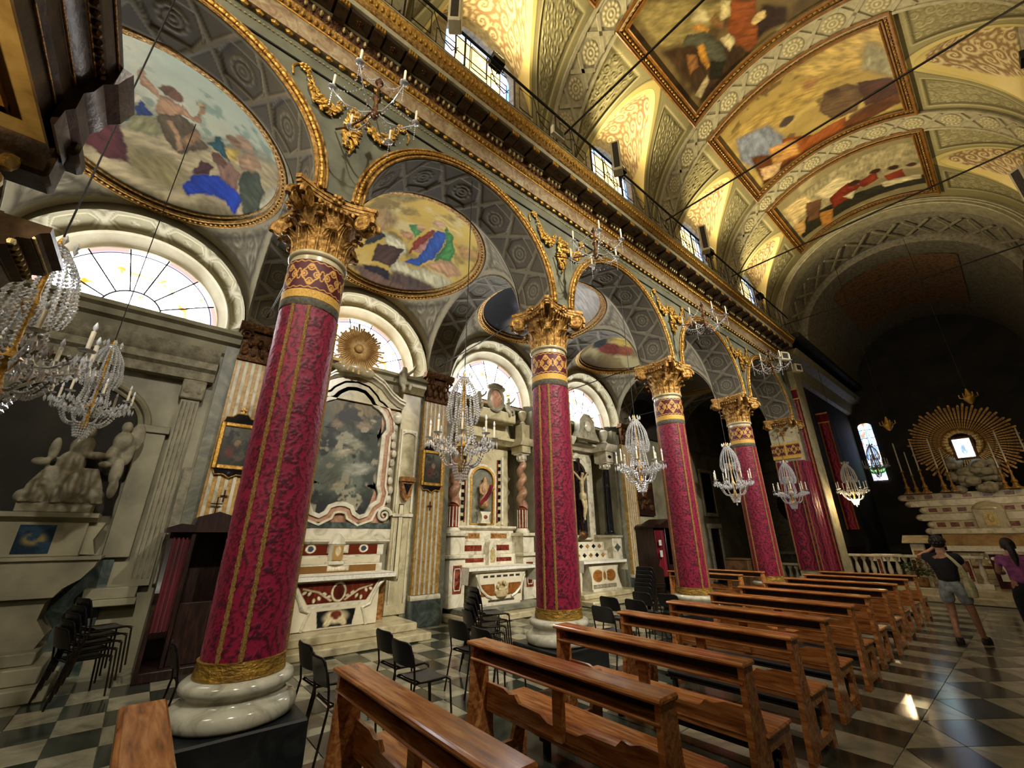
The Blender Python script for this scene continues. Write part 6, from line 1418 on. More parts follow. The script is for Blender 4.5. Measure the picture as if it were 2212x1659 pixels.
so=obj('figure',sg_.mesh('figure'),'statue_stone',sk); rm=so.modifiers.new('blend','REMESH'); rm.mode='VOXEL'; rm.voxel_size=.016; rm.use_smooth_shade=True; sm=so.modifiers.new('soft','SMOOTH'); sm.iterations=3
nb=MB(); 
obj('niche_arch',MB().tube([(.06,.62+.0*a-.95+.9*math.cos(a)+.15,3.45+.75*math.sin(a)) for a in np.linspace(0,PI,20)],.05,8).tube([(.04,-.18+.8*math.cos(a),3.45+.66*math.sin(a)) for a in np.linspace(0,PI,20)],.03,6),'dado_stone',t)
npo=[(-.98,2.1),(.62,2.1),(.62,3.45)]+[(-.18+.8*math.cos(a),3.45+.66*math.sin(a)) for a in np.linspace(.1,PI-.1,14)]+[(-.98,3.45)]
obj('niche_field',MB().prism(npo,'x',.0,.02),'dark_wall',t)
obj('jamb',MB().bbox(0,.10,.66,.98,1.5,3.4,.01).bbox(0,.14,.62,1.02,3.4,3.52,.01),'dado_stone',t)
obj('jamb_base',MB().bbox(0,.22,.6,1.18,.95,1.1,.01).bbox(0,.26,.56,1.2,.86,.95,.01),'dado_stone',t)
pl2=MB().box(.0,.14,1.04,1.30,1.1,4.05); obj('fluted_pilaster',pl2,'dado_stone',t); fp=MB()
for k in range(4): fp.tube([(.14,1.08+.06*k,1.2),(.14,1.08+.06*k,4.0)],.015,5)
obj('flutes',fp,'stucco_grey',t); obj('pilaster_capital',MB().bbox(0,.2,1.0,1.34,4.05,4.4,.02).sph((.18,1.08,4.2),(.05,.06,.08),6,5).sph((.18,1.26,4.2),(.05,.06,.08),6,5),'stucco_grey',t)
obj('chapel_cornice',MB().prism([(0,4.4),(.2,4.4),(.22,4.55),(.3,4.6),(.3,4.72),(.38,4.8),(.42,4.95),(.0,5.0)],'y',-1.6,1.42),'stucco_grey',t)
obj('carved_strip',MB().bbox(0,.08,1.34,1.52,1.1,2.9,.01),'stucco_grey',t)

# ================================================================ CONFESSIONALS, STATIONS, SMALL WALL THINGS
def confessional(x,y,rz,lab,w=1.5,h=1.9,curt=True):
    t=thing('confessional',lab,'confessional',(x,y,0),rz)
    obj('base',MB().bbox(-.05,.80,-w/2,w/2,.001,.12,.01),'wood_dark',t); obj('back',MB().box(-.05,0,-w/2,w/2,.12,h),'wood_dark',t)
    for s in (-1,1):
        sp=[(0,.12),(.78,.12),(.78,.8),(.62,.9),(.7,1.05),(.62,1.2),(.6,h),(0,h)]; obj('side_panel',MB().prism(sp,'y',s*w/2-(.05 if s>0 else 0),s*w/2+(.05 if s<0 else 0)),'wood_dark',t)
    obj('front_post',MB().bbox(.6,.68,-.28,-.22,.12,h,.01).bbox(.6,.68,.22,.28,.12,h,.01),'wood_dark',t); obj('half_door',MB().bbox(.62,.66,-.22,.22,.12,.9,.01),'wood_dark',t)
    cr=[(-w/2-.06,h),(w/2+.06,h),(w/2+.06,h+.06),(w/2-.1,h+.12),(w/2-.25,h+.10),(.25,h+.22),(0,h+.30),(-.25,h+.22),(-w/2+.25,h+.10),(-w/2+.1,h+.12),(-w/2-.06,h+.06)]
    obj('crest',MB().prism(cr,'x',-.05,.72),'wood_dark',t)
    if curt:
        for s in (-1,1):
            cu=MB().grid(lambda u,v:(.60+.025*math.sin(u*28),s*.25+s*(w/2-.30)*u,.55+v*(h-.62)),24,2); obj('curtain',cu,'velvet_red',t)
    return t
c1=confessional(XS+.28,.80,0,'dark carved wooden confessional with red curtain behind the nearest column',1.06,1.85)
obj('small_cross',MB().box(-.01,.01,-.01,.01,2.1,2.42).box(-.01,.01,-.08,.08,2.3,2.32),'wood_dark',c1)
c2=confessional(XS+.32,13.7,0,'dark wooden confessional with red curtain left of the third column',1.7,2.05)
for k in range(2): obj('notice',MB().box(.70,.705,-.75+.0*k,-.6,1.15+.35*k,1.35+.32*k),'paper',c2)
def station(y,lab,seed):
    t=thing('framed_picture',lab,'picture',(XA+.025,y,2.9),0,'framed stations on the pilasters')
    m=MB()
    for a in ((-.29,-.22,0,.82),(.22,.29,0,.82)): m.bbox(0,.05,a[0],a[1],a[2],a[3],.012)
    m.bbox(0,.05,-.22,.22,0,.07,.012).bbox(0,.05,-.22,.22,.75,.82,.012); obj('frame',m,'gold',t)
    obj('canvas',inlay('canvas',.46,.70,'#2a2a1c',[('g',0,1,.3,.7,'#5c5c4c'),('e',-.05,.25,.1,.12,0,'#5a2a20',.3),('e',.08,.2,.1,.1,0,'#4a4030',.3),('e',.02,.4,.05,.06,0,'#8a7050',.3),('c',9,.5,.2,'#1c1c14',2)],'oil_paint',50,60,seed,.01,.4,8),'oil_paint',t,(.02,0,.06))
    obj('crest',MB().prism([(-.26,.82),(.26,.82),(.24,.92),(.14,.93),(.08,1.0),(-.08,1.0),(-.14,.93),(-.24,.92)],'x',0,.03),'black_marble',t)
    obj('crest_edge',MB().tube([(.025,-.26,.84),(.025,-.24,.92),(.025,-.14,.93),(.025,-.08,1.0),(.025,.08,1.0),(.025,.14,.93),(.025,.24,.92),(.025,.26,.84)],.012,6).tube([(.02,-.26,-.02),(.02,-.22,-.1),(.02,-.1,-.09),(.02,0,-.15),(.02,.1,-.09),(.02,.22,-.1),(.02,.26,-.02)],.012,6),'gold',t)
    obj('apron',MB().prism([(-.25,0),(-.22,-.1),(-.1,-.09),(0,-.15),(.1,-.09),(.22,-.1),(.25,0)],'x',0,.02),'black_marble',t); obj('cross',MB().box(0,.02,-.012,.012,1.0,1.16).box(0,.02,-.05,.05,1.07,1.09),'gold',t); obj('lower_cross',MB().box(0,.02,-.012,.012,-.55,-.35).box(0,.02,-.06,.06,-.46,-.44),'bronze',t)
station(.88,'gold framed station picture left of the nearest column',1); station(4.87,'gold framed station picture on the pilaster left of the large chandelier',2); station(8.87,'gold framed station picture on the pilaster beyond the crucifix altar',3)
t=thing('light_strip','long narrow cream panel on the grey strip beside the pilaster','panel',(XS+.06,4.22,.95)); obj('panel',MB().bbox(.05,.08,-.045,.045,0,1.5,.005),'speaker_white',t); obj('edging',MB().box(.04,.06,-.06,.06,-.03,1.52),'grey_ribbon',t)
# relief picture above the second confessional and the last bay door
t=thing('relief_picture','dark carved wooden relief hanging over the far confessional','relief',(XS+.03,13.9,2.5)); obj('panel',MB().bbox(0,.06,-.6,.6,0,1.9,.02),'wood_dark',t)
rf=MB(); rq=random.Random(4)
for k in range(26): rf.sph((.07,rq.uniform(-.45,.45),rq.uniform(.15,1.7)),(.06,rq.uniform(.06,.14),rq.uniform(.06,.16)),7,5)
obj('carving',rf,'bronze',t)
t=thing('door_1','white framed dark doorway with a dark picture above in the last bay','door',(XS+.01,19.05,0),kind='structure')
obj('door_leaf',MB().box(0,.03,-.42,.42,0,2.1),'wood_dark',t); obj('door_frame',MB().bbox(0,.09,-.55,-.42,0,2.25,.01).bbox(0,.09,.42,.55,0,2.25,.01).bbox(0,.12,-.6,.6,2.1,2.3,.01),'white_marble',t)
obj('picture',MB().box(0,.03,-.5,.5,2.75,4.5),'black_marble',t); obj('picture_frame',MB().bbox(0,.07,-.62,-.5,2.6,4.65,.01).bbox(0,.07,.5,.62,2.6,4.65,.01).bbox(0,.07,-.5,.5,4.5,4.65,.01).bbox(0,.07,-.5,.5,2.6,2.75,.01),'cream_marble',t)
t=thing('cardboard_box','brown cardboard covered table by the far doorway','box',(-7.4,17.6,0)); obj('body',MB().bbox(-.4,.4,-.55,.55,.001,.95,.02),'cardboard',t); obj('lid',MB().bbox(-.42,.42,-.57,.57,.95,1.0,.01),'cardboard',t)
# ================================================================ CHANCEL
CY=16.88
ca=MB(); n=48; RO=3.12
for y in (CY,17.45):
    lo=[(XC-RO*math.cos(PI*i/n),y,9.05+RO*math.sin(PI*i/n)) for i in range(n+1)]; hi=[(XC-3.75*math.cos(PI*i/n),y,9.05+3.75*math.sin(PI*i/n)) for i in range(n+1)]; ca.strip(lo,hi)
ca.strip([(XC-RO*math.cos(PI*i/n),CY,9.05+RO*math.sin(PI*i/n)) for i in range(n+1)],[(XC-RO*math.cos(PI*i/n),17.45,9.05+RO*math.sin(PI*i/n)) for i in range(n+1)])
for r in (3.14,3.24,3.3): ca.tube([(XC-r*math.cos(PI*i/n),CY-.02,9.05+r*math.sin(PI*i/n)) for i in range(n+1)],.03,6)
ca.box(-4.6,XC-RO,CY,17.45,8.55,9.1).box(XC+RO,2.9,CY,17.45,8.55,9.1)
struct('wall_chancel_arch',ca,'cornice_cream','moulded arch between the nave vault and the dark chancel','arch')
cv=MB()
for y0,y1,R in ((17.40,19.0,3.16),(19.0,27.2,2.9)):
    cv.strip([(XC-R*math.cos(PI*i/n),y0,9.0+R*math.sin(PI*i/n)) for i in range(n+1)],[(XC-R*math.cos(PI*i/n),y1,9.0+R*math.sin(PI*i/n)) for i in range(n+1)])
cv.strip([(XC-2.9*math.cos(PI*i/n),19.0,9.0+2.9*math.sin(PI*i/n)) for i in range(n+1)],[(XC-3.2*math.cos(PI*i/n),19.0,9.0+3.15*math.sin(PI*i/n)) for i in range(n+1)])
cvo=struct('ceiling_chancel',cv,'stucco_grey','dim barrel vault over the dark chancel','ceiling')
xr=MB()
for k in range(12):
    a=PI*(k+.5)/12
    for s in (-1,1): xr.bar((XC-3.07*math.cos(a-.1),18.22-s*.5,9+3.07*math.sin(a-.1)),(XC-3.07*math.cos(a+.1),18.22+s*.5,9+3.07*math.sin(a+.1)),.07,.03,(math.cos(a),0,-math.sin(a)))
obj('lattice_bars',xr,'cornice_cream',cvo)
obj('ceiling_painting',MB().grid(lambda u,v:(XC-2.86*math.cos(math.radians(50+80*u)),20+5*v,9+2.86*math.sin(math.radians(50+80*u))),24,4),'polychrome',cvo)
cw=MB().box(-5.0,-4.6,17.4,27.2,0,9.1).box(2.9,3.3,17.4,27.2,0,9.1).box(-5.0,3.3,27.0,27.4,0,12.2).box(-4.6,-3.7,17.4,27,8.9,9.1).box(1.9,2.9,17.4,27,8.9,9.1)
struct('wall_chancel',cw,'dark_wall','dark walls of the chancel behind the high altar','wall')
struct('trim_4',MB().prism([(-4.6,7.7),(-4.45,7.75),(-4.3,8.2),(-4.0,8.3),(-3.9,8.5),(-4.6,8.55)],'y',17.45,27).box(-4.6,-4.2,17.4,18.2,0,7.7),'cornice_cream','dim cornice and pier continuing along the chancel wall','cornice')
wnd=thing('window_20','narrow blue stained glass window glowing in the dark chancel','window',(0,26.97,0),kind='structure')
s=np.linspace(-.28,.28,30)[:,None]+np.zeros((1,90));z=np.linspace(0,1,90)[None,:]+np.zeros((30,1)); zz_=z*2.7+.18*np.sqrt(np.clip(1-(s/.28)**2,0,1))*(z)
col=np.zeros(s.shape+(3,))+np.array([.5,.7,1.0]); nn_=fbm(s*12,z*9,3,5); col=mixc(col,ss(.5,.6,nn_),np.array([.15,.3,.75])); col=mixc(col,ss(.58,.7,fbm(s*9,z*11,3,9)),np.array([1,.55,.3])); col=mixc(col,ss(.3,.2,z)*ss(.08,.14,z)*.9,np.array([.15,.5,.1])); col=mixc(col,ss(.1,.08,z),np.array([.8,.8,1])); col*= (0.25+.75*ss(.35,.5,nn_))[...,None]
obj('pane',gmesh('pane',np.stack([s-4.1,0*s,zz_+4.3],-1),col),'stained_glass',wnd); wf=MB()
for x in (-4.4,-3.8): wf.box(x-.02,x+.02,-.06,0,4.28,7.0)
for k in range(7): wf.box(-4.4,-3.8,-.02,-.005,4.3+.42*k,4.32+.42*k)
obj('window_frame',wf,'iron',wnd)
# crimson hangings on the chancel piers
def hang(name,lab,x0,x1,y,z0,z1,seed):
    t=thing(name,lab,'hanging',(0,0,0),0,'crimson hangings at the chancel arch')
    nx,nz=70,180
    x=np.linspace(x0,x1,nx)[:,None]+np.zeros((1,nz));z=np.linspace(z0,z1,nz)[None,:]+np.zeros((nx,1));mk=damask(x,z,.33,.56)
    yy_=y+.03*np.cos((x-x0)*22)+.006*mk-.02*(1-(z-z0)/(z1-z0))
    o=obj('drape',gmesh('drape',np.stack([x,yy_,z],-1),mixc(np.zeros(mk.shape+(3,))+A('#9c1438'),mk,A('#48061c'))),'damask',t)
    obj('crown_band',MB().box(x0,x1,y-.05,y-.02,z1-.45,z1-.02),'gold_fringe',t); obj('red_band',MB().box(x0,x1,y-.055,y-.05,z1-.40,z1-.08),'velvet_red',t)
    for k in (.08,.92): obj('braid',MB().box(x0+(x1-x0)*k-.02,x0+(x1-x0)*k+.02,y-.05,y-.035,z0,z1-.45),'braid',t)
    return t
hang('damask_hanging','tall crimson damask hanging on the lit chancel pier',-4.86,-4.22,17.36,.72,6.95,1)
hang('damask_hanging','dark crimson hanging deeper inside the chancel beside the stained window',-4.55,-4.15,20.5,2.0,6.6,2)
# balustrade
def balustrade(x0,x1,lab):
    t=thing('balustrade',lab,'balustrade',(0,18.7,.32),0,'marble altar rails')
    obj('hand_rail',MB().bbox(x0,x1,-.14,.14,.80,.88,.015),'white_marble',t); obj('plinth_course',MB().bbox(x0,x1,-.12,.12,.001,.14,.01),'white_marble',t)
    nb=max(1,round((x1-x0)/.21)); k=0
    for i in range(nb):
        x=x0+(i+.5)*(x1-x0)/nb
        if i%4==0: obj('pier',MB().bbox(x-.07,x+.07,-.1,.1,.14,.80,.01),'white_marble',t); obj('pier_inlay',MB().box(x-.04,x+.04,-.106,-.1,.2,.74),'red_marble',t)
        else: obj('baluster',bal_me,'white_marble',t,(x,0,.14))
bal_me=MB().lathe([(.07,0),(.07,.05),(.035,.09),(.06,.2),(.075,.28),(.05,.42),(.032,.52),(.05,.58),(.07,.61),(.07,.66)],14).mesh('baluster')
balustrade(-4.45,-2.35,'white marble balustrade with dark panels left of the man'); balustrade(-1.62,-1.12,'short end of the marble balustrade right of the man')
am=thing('ambo','small marble lectern standing behind the balustrade','lectern',(-2.55,19.3,.32)); obj('shaft',MB().bbox(-.16,.16,-.14,.14,.001,1.2,.02).bbox(-.2,.2,-.18,.18,.0,.1,.01),'white_marble',am); obj('inlay',MB().box(-.11,.11,-.15,-.14,.3,1.0),'amber_marble',am); obj('book_rest',MB().prism([(-.25,1.22),(.2,1.42),(.2,1.46),(-.25,1.26)],'x',-.32,.32),'cream_marble',am)
pt=thing('potted_fern','leafy green plant in a pot before the balustrade','plant',(-2.55,18.25,.33)); obj('pot',MB().lathe([(.1,0.001),(.14,.02),(.16,.24),(.15,.25),(.0,.24)],16),'amber_marble',pt)
lv=MB(); rq=random.Random(8)
for k in range(150):
    a=rq.uniform(0,6.28);r=rq.uniform(.02,.40);z=.28+rq.uniform(.0,.5)*(1-r); lv.sph((r*math.cos(a),r*math.sin(a),z),(.05,.025,.012),5,4,Matrix.Rotation(a,3,'Z')@Matrix.Rotation(rq.uniform(-.7,.5),3,'Y'))
stuff(obj('foliage',lv,'leaf_green',pt))
stl=thing('choir_stall','row of dark carved choir stalls along the chancel wall','stall',(-4.5,20.8,.32)); obj('stall_back',MB().bbox(-.08,.0,-1.4,1.4,.001,1.1,.01),'wood_dark',stl); obj('stall_seat',MB().bbox(0,.5,-1.4,1.4,.35,.45,.01),'wood_dark',stl)
for k in range(5): obj('arm_rest',MB().prism([(0,.0),(.5,0),(.5,.6),(.3,.75),(0,.8)],'y',-1.4+.68*k,-1.34+.68*k),'wood_dark',stl)
tb=thing('side_table','small table with white cloth in the chancel','table',(-3.55,20.2,.32)); obj('top',MB().bbox(-.35,.35,-.25,.25,.8,.84,.01),'wood_dark',tb); obj('cloth',MB().box(-.37,.37,-.27,.27,.84,.855).box(-.37,.37,-.275,-.265,.62,.855),'linen',tb)
for x in (-.3,.3):
    for y in (-.2,.2): obj('leg',MB().box(x-.02,x+.02,y-.02,y+.02,.001,.8),'wood_dark',tb)
# high altar
ha=thing('altar','tall high altar of carved marble steps in the dark chancel','altar',(-.8,22.0,.32))
for k in range(3): obj('step',MB().bbox(-2.6+.25*k,2.6-.25*k,-1.6+.3*k,1.2,.0 if k else .001,.14*(k+1),.015) if k==0 else MB().bbox(-2.6+.25*k,2.6-.25*k,-1.6+.3*k,1.2,.14*k,.14*(k+1),.015),'cream_marble',ha)
obj('altar_block',MB().bbox(-1.25,1.25,-.55,.3,.42,1.0,.02),'red_marble',ha); obj('front_carving',MB().bbox(-1.2,1.2,-.6,-.54,.5,.92,.02),'cream_marble',ha)
gb=MB(); rq=random.Random(3)
for k in range(40): gb.sph((-1.15+2.3*k/39,-.62,.72+.12*math.sin(k*1.3)),(.06,.03,.05),6,4)
obj('garland_relief',gb,'white_marble',ha)
obj('mensa',MB().bbox(-1.4,1.4,-.75,.3,1.0,1.1,.02),'white_marble',ha); obj('altar_cloth',MB().box(-1.42,1.42,-.77,.3,1.1,1.115).box(-1.42,1.42,-.775,-.765,.95,1.115),'linen',ha); obj('gold_frontal',MB().bbox(-1.35,1.35,-.1,.3,1.11,1.5,.01),'loft_gold',ha)
for k,(z0,z1,w,d) in enumerate(((1.5,1.68,1.6,.0),(1.68,1.95,1.5,.1),(1.95,2.2,1.75,.15),(2.2,2.45,1.6,.2),(2.45,2.68,1.95,.22),(2.68,2.92,2.1,.25))):
    g_=obj('gradine',MB().bbox(-w,w,d-.15,.6,z0,z1,.02),('white_marble','cream_marble')[k%2],ha)
    for s in (-1,1): obj('end_scroll',MB().sph((s*w,d-.05,(z0+z1)/2),(.16,.12,.12),8,6),'white_marble',g_)
    if k in (1,3,5):
        for j in range(8): obj('inlay',MB().bbox(-w+.12+j*(2*w-.2)/8,-w+.34+j*(2*w-.2)/8,d-.16,d-.14,z0+.06,z1-.06,.004),'red_marble',g_)
tn=obj('tabernacle',MB().bbox(-.38,.38,-.15,.3,1.68,2.3,.02).lathe([(.40,2.3),(.36,2.4),(.25,2.5),(.1,2.56),(0,2.58)],20,(0,.05,0),sy=.6),'cream_marble',ha); obj('tabernacle_door',MB().prism([(-.16,1.75),(.16,1.75),(.16,2.1)]+[(.16*math.cos(a),2.1+.16*math.sin(a)) for a in np.linspace(.2,PI-.2,8)]+[(-.16,2.1)],'y',-.19,-.16),'gold_pale',tn); obj('door_glow',MB().sph((0,-.2,2.0),(.07,.02,.14),10,8),'gold_pale',tn)
th=MB(); 
for k in range(30): th.sph((rq.uniform(-.55,.55),rq.uniform(-.05,.2),2.95+rq.uniform(0,1.05)),(rq.uniform(.14,.24),.16,rq.uniform(.12,.2)),8,6)
obj('cloud_throne',th,'stucco_grey',ha)
pc=thing('framed_picture','brightly lit small picture in the middle of the gilded sunburst','picture',(-.8,21.85,4.35)); pcs=MB().box(-.24,.24,-.02,.02,0,.72)
s=np.linspace(-.22,.22,40)[:,None]+np.zeros((1,50));z=np.linspace(.03,.69,50)[None,:]+np.zeros((40,1))
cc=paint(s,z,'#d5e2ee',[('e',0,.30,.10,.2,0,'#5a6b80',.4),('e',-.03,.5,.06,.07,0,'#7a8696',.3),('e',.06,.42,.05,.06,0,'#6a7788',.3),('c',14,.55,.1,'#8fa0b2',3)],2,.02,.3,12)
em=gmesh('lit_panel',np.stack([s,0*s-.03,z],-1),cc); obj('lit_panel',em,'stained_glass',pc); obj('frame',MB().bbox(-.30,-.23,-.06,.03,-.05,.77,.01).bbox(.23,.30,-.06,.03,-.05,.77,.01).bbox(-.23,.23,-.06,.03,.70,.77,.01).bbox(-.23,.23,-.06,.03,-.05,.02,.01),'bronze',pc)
sbt=thing('sunburst','huge gilded ring of rays behind the lit picture','sunburst',(-.8,22.3,4.95)); rml=[]
for q in range(5):
    L_=1.32+.16*q/4; rm_=MB().prism([(.42,-.012),(.42,.012),(L_,.035),(L_+.03,0),(L_,-.035)],'y',-.03,0).mesh('ray',False); rm_.materials.append(MAT['gold_dark']); rml.append(rm_)
for k in range(72): obj('ray',rml[(k*7)%5],None,sbt,(0,.02*(k%2),0),(0,2*PI*k/72,0))
gl_=MB()
for k in range(24): a=2*PI*k/24; gl_.sph((.45*math.cos(a),-.05,.45*math.sin(a)),(.12,.08,.1),8,6)
obj('cloud_ring',gl_,'gold_dark',sbt)
cs_=MB().lathe([(.15,0.001),(.15,.03),(.09,.08),(.06,.16),(.09,.22),(.05,.3),(.03,.45),(.05,.55),(.025,.62),(.025,.8),(.06,.84),(.06,.86),(.02,.87)],12).mesh('stick'); cs_.materials.append(MAT['gold_dark'])
cn_=MB().lathe([(.022,.87),(.022,1.95),(.004,1.97)],8).mesh('candle'); cn_.materials.append(MAT['wax'])
for i,x in enumerate((-1.85,-1.35,-.85,.85,1.35,1.85)):
    t=thing('candlestick',['outermost tall gilded candlestick on the left of the high altar','second tall gilded candlestick from the left on the high altar','tall gilded candlestick just left of the lit picture','tall gilded candlestick just right of the lit picture','second tall gilded candlestick from the right on the high altar','outermost tall gilded candlestick on the right of the high altar'][i],'candlestick',(-.8+x,21.95,3.245),0,'tall candlesticks on the high altar'); obj('stick',cs_,None,t); obj('candle',cn_,None,t)
for i,x in enumerate((-1.6,-.62,.62)):
    t=thing('candlestick',['short gilded candlestick on the lower step at left','short gilded candlestick beside the marble clouds','short gilded candlestick right of the marble clouds'][i],'candlestick',(-.8+x,21.9,3.245),0,'short candlesticks on the high altar'); t.scale=(.8,.8,.8); obj('stick',cs_,None,t); obj('candle',cn_,None,t)
# hanging sanctuary lamps
def slamp(loc,lab,L=4.5):
    t=thing('sanctuary_lamp',lab,'lamp',loc,0,'hanging sanctuary lamps'); obj('chain',MB().tube([(0,0,.5),(0,0,.5+L)],.008,6),'rod_iron',t); obj('bowl',MB().lathe([(0,0),(.05,.03),(.12,.14),(.14,.22),(.09,.28),(.06,.36),(.02,.5)],12),'gold',t)
    b_=MB()
    for k in range(6): a=PI*k/3; b_.tube([(.12*math.cos(a),.12*math.sin(a),.2),(.2*math.cos(a),.2*math.sin(a),.24),(.2*math.cos(a),.2*math.sin(a),.34)],.015,6)
    obj('branches',b_,'gold',t)
slamp((-2.2,18.6,5.1),'gilded sanctuary lamp hanging left of the sunburst',6.2); slamp((-.15,18.6,5.55),'gilded sanctuary lamp hanging before the upper right of the sunburst',5.8)
t=chandelier((-3.62,18.35,2.72),'lit crystal chandelier glowing beside the chancel pier',grp='chancel chandeliers',sc=1.0)
lb=obj('lit_bulb',MB().sph((0,0,.2),.05,10,8),'lamp_glow',t)
L=bpy.data.lights.new('chandelier_light','POINT'); L.energy=34; L.color=(1,.72,.38); L.shadow_soft_size=.05; lo=bpy.data.objects.new('chandelier_light',L); COL.objects.link(lo); lo.parent=t; lo.location=(.0,-.12,.12)
chandelier((-3.3,21.6,3.9),'faint crystal chandelier deep in the chancel before the stained window',grp='chancel chandeliers',sc=.9,rz=.3)
ft=thing('altar_table','forward altar table with red and white frontal and a white sheet','table',(-.25,19.6,.32)); obj('top',MB().bbox(-.85,.85,-.4,.4,.92,.99,.01),'white_marble',ft); obj('frontal',MB().bbox(-.8,.8,-.36,.36,.001,.92,.01),'curtain_dark',ft); fq=MB()
for k in range(9): fq.sph((-.72+.18*k,-.37,.8),(.06,.02,.05),6,4)
obj('white_scallops',fq,'linen',ft); obj('white_sheet',MB().box(-.7,-.2,-.375,-.365,.2,.62),'paper',ft)
al=thing('altar_spot','small lamp on the chancel arch aimed at the high altar','lamp',(1.9,18.6,5.2)); obj('housing',MB().lathe([(.06,0),(.07,.12),(.03,.16)],12),'iron',al); obj('arm',MB().tube([(0,0,.1),(.9,0,.2)],.015,6),'iron',al)  # lamp added out of sight to brighten the high altar
L=bpy.data.lights.new('altar_spot_light','SPOT'); L.energy=95; L.color=(1,.75,.45); L.spot_size=1.1; L.spot_blend=.9; lo=bpy.data.objects.new('altar_spot_light',L); COL.objects.link(lo); lo.parent=al; lo.location=(0,0.1,-.05); lo.rotation_euler=(Vector((-.8,22,2.2))-Vector((1.9,18.7,5.15))).to_track_quat('-Z','Y').to_euler()

# ================================================================ ORGAN GALLERY AT THE LEFT EDGE
og=thing('organ_gallery','dark carved wooden gallery with gilded coffered underside at upper left','gallery',(0,0,0))
GX0,GX1,GY,GZ=-3.0,2.3,-.92,3.83
obj('soffit',MB().box(GX0,GX1,-3.9,GY,GZ,GZ+.08),'loft_gold',og)
fm=MB()
for x in (-2.92,-1.55,-.2,1.2): 
    for a in ((x+.12,x+1.2,GY-.16,GY-.10),(x+.12,x+1.2,GY-1.2,GY-1.14),(x+.12,x+.18,GY-1.2,GY-.10),(x+1.14,x+1.2,GY-1.2,GY-.10)): fm.bbox(a[0],a[1],a[2],a[3],GZ-.035,GZ,.008)
obj('coffer_moulding',fm,'loft_ochre',og)
prof=[(GY,GZ),(GY+.02,GZ-.02),(GY+.03,GZ+.10),(GY+.06,GZ+.14),(GY+.06,GZ+.26),(GY+.09,GZ+.30),(GY+.11,GZ+.38),(GY+.16,GZ+.43),(GY+.18,GZ+.5),(GY+.2,GZ+.55),(GY,GZ+.6)]
def runx(name,pr_,x0,x1,mt): return obj(name,MB().prism(pr_,'x',x0,x1).mesh(name,True,25),mt,og)
runx('fascia',prof,GX0,GX1,'loft_wood')
runx('fascia_return',[(p[0]+.05,p[1]-.02) for p in prof],GX0-.04,GX0+.28,'loft_wood')
gl2=MB()
for dy,dz,r in ((.035,.10,.006),(.065,.27,.007),(.115,.39,.006),(.185,.51,.007)): gl2.tube([(GX0+.28,GY+dy+.003,GZ+dz),(GX1,GY+dy+.003,GZ+dz)],r,6)
obj('gilt_lines',gl2,'gold_dark',og)
eg2=MB()
for k in range(90): eg2.sph((GX0+.04+k*.058,GY+.14,GZ+.405),(.018,.022,.024),6,4)
stuff(obj('egg_moulding',eg2,'bronze',og))
obj('parapet',MB().bbox(GX0,GX1,GY-.25,GY-.02,GZ+.55,GZ+1.5,.02),'loft_wood',og)
obj('end_block',MB().bbox(GX0-.16,GX0+.04,GY-.55,GY+.06,GZ-.20,GZ+.02,.02).bbox(GX0-.2,GX0+.02,GY-.6,GY+.12,GZ+.02,GZ+.12,.02),'loft_wood',og)
vv=MB()
for i in range(3):
    r0=.16-.045*i; vv.tube([(GX0+.02-.02*i,GY-.28+r0*math.cos(a),GZ-.34+r0*.8*math.sin(a)) for a in np.linspace(0,2*PI,24)],.03,6,True)
vv.merge(MB().lathe([(0,-.2),(.18,-.2),(.19,0),(.18,.2),(0,.2)],24).xf(T(GX0+.15,GY-.28,GZ-.34)@Matrix.Rotation(PI/2,4,'Y')@Matrix.Diagonal((.8,1,1,1))))
obj('volute_console',vv,'bronze',og)
prof2=[(-.95,2.92),(-.84,2.93),(-.82,2.98),(-.78,3.0),(-.76,3.05),(-.72,3.06),(-.70,3.10),(-.67,3.12),(-.67,3.15),(-.95,3.15)]
runx('lower_cornice',prof2,-3.0,-2.62,'loft_wood'); obj('lower_gilt',MB().tube([(-2.98,-.815,2.99),(-2.62,-.815,2.99)],.007,6).tube([(-2.98,-.71,3.07),(-2.62,-.71,3.07)],.007,6),'gold_pale',og)
eg3=MB()
for k in range(8): eg3.sph((-2.97+k*.05,-.765,3.02),(.014,.018,.018),6,4)
stuff(obj('lower_beads',eg3,'gold_pale',og))
obj('post',MB().bbox(-2.95,-2.6,-2.1,-1.75,.001,3.83,.02),'loft_wood',og); obj('post',MB().bbox(1.6,1.9,-2.1,-1.75,.001,3.83,.02),'loft_wood',og); obj('bracket_arm',MB().box(-2.97,-2.7,-1.8,-.85,3.0,3.2),'loft_wood',og)
lv2=MB(); rq=random.Random(11)
for k in range(60): lv2.sph((-2.97,-1.45+rq.uniform(0,.45),2.9+rq.uniform(0,.75)),(.03,rq.uniform(.02,.05),rq.uniform(.02,.06)),6,4)
obj('carved_leaves',lv2,'gold_pale',og)

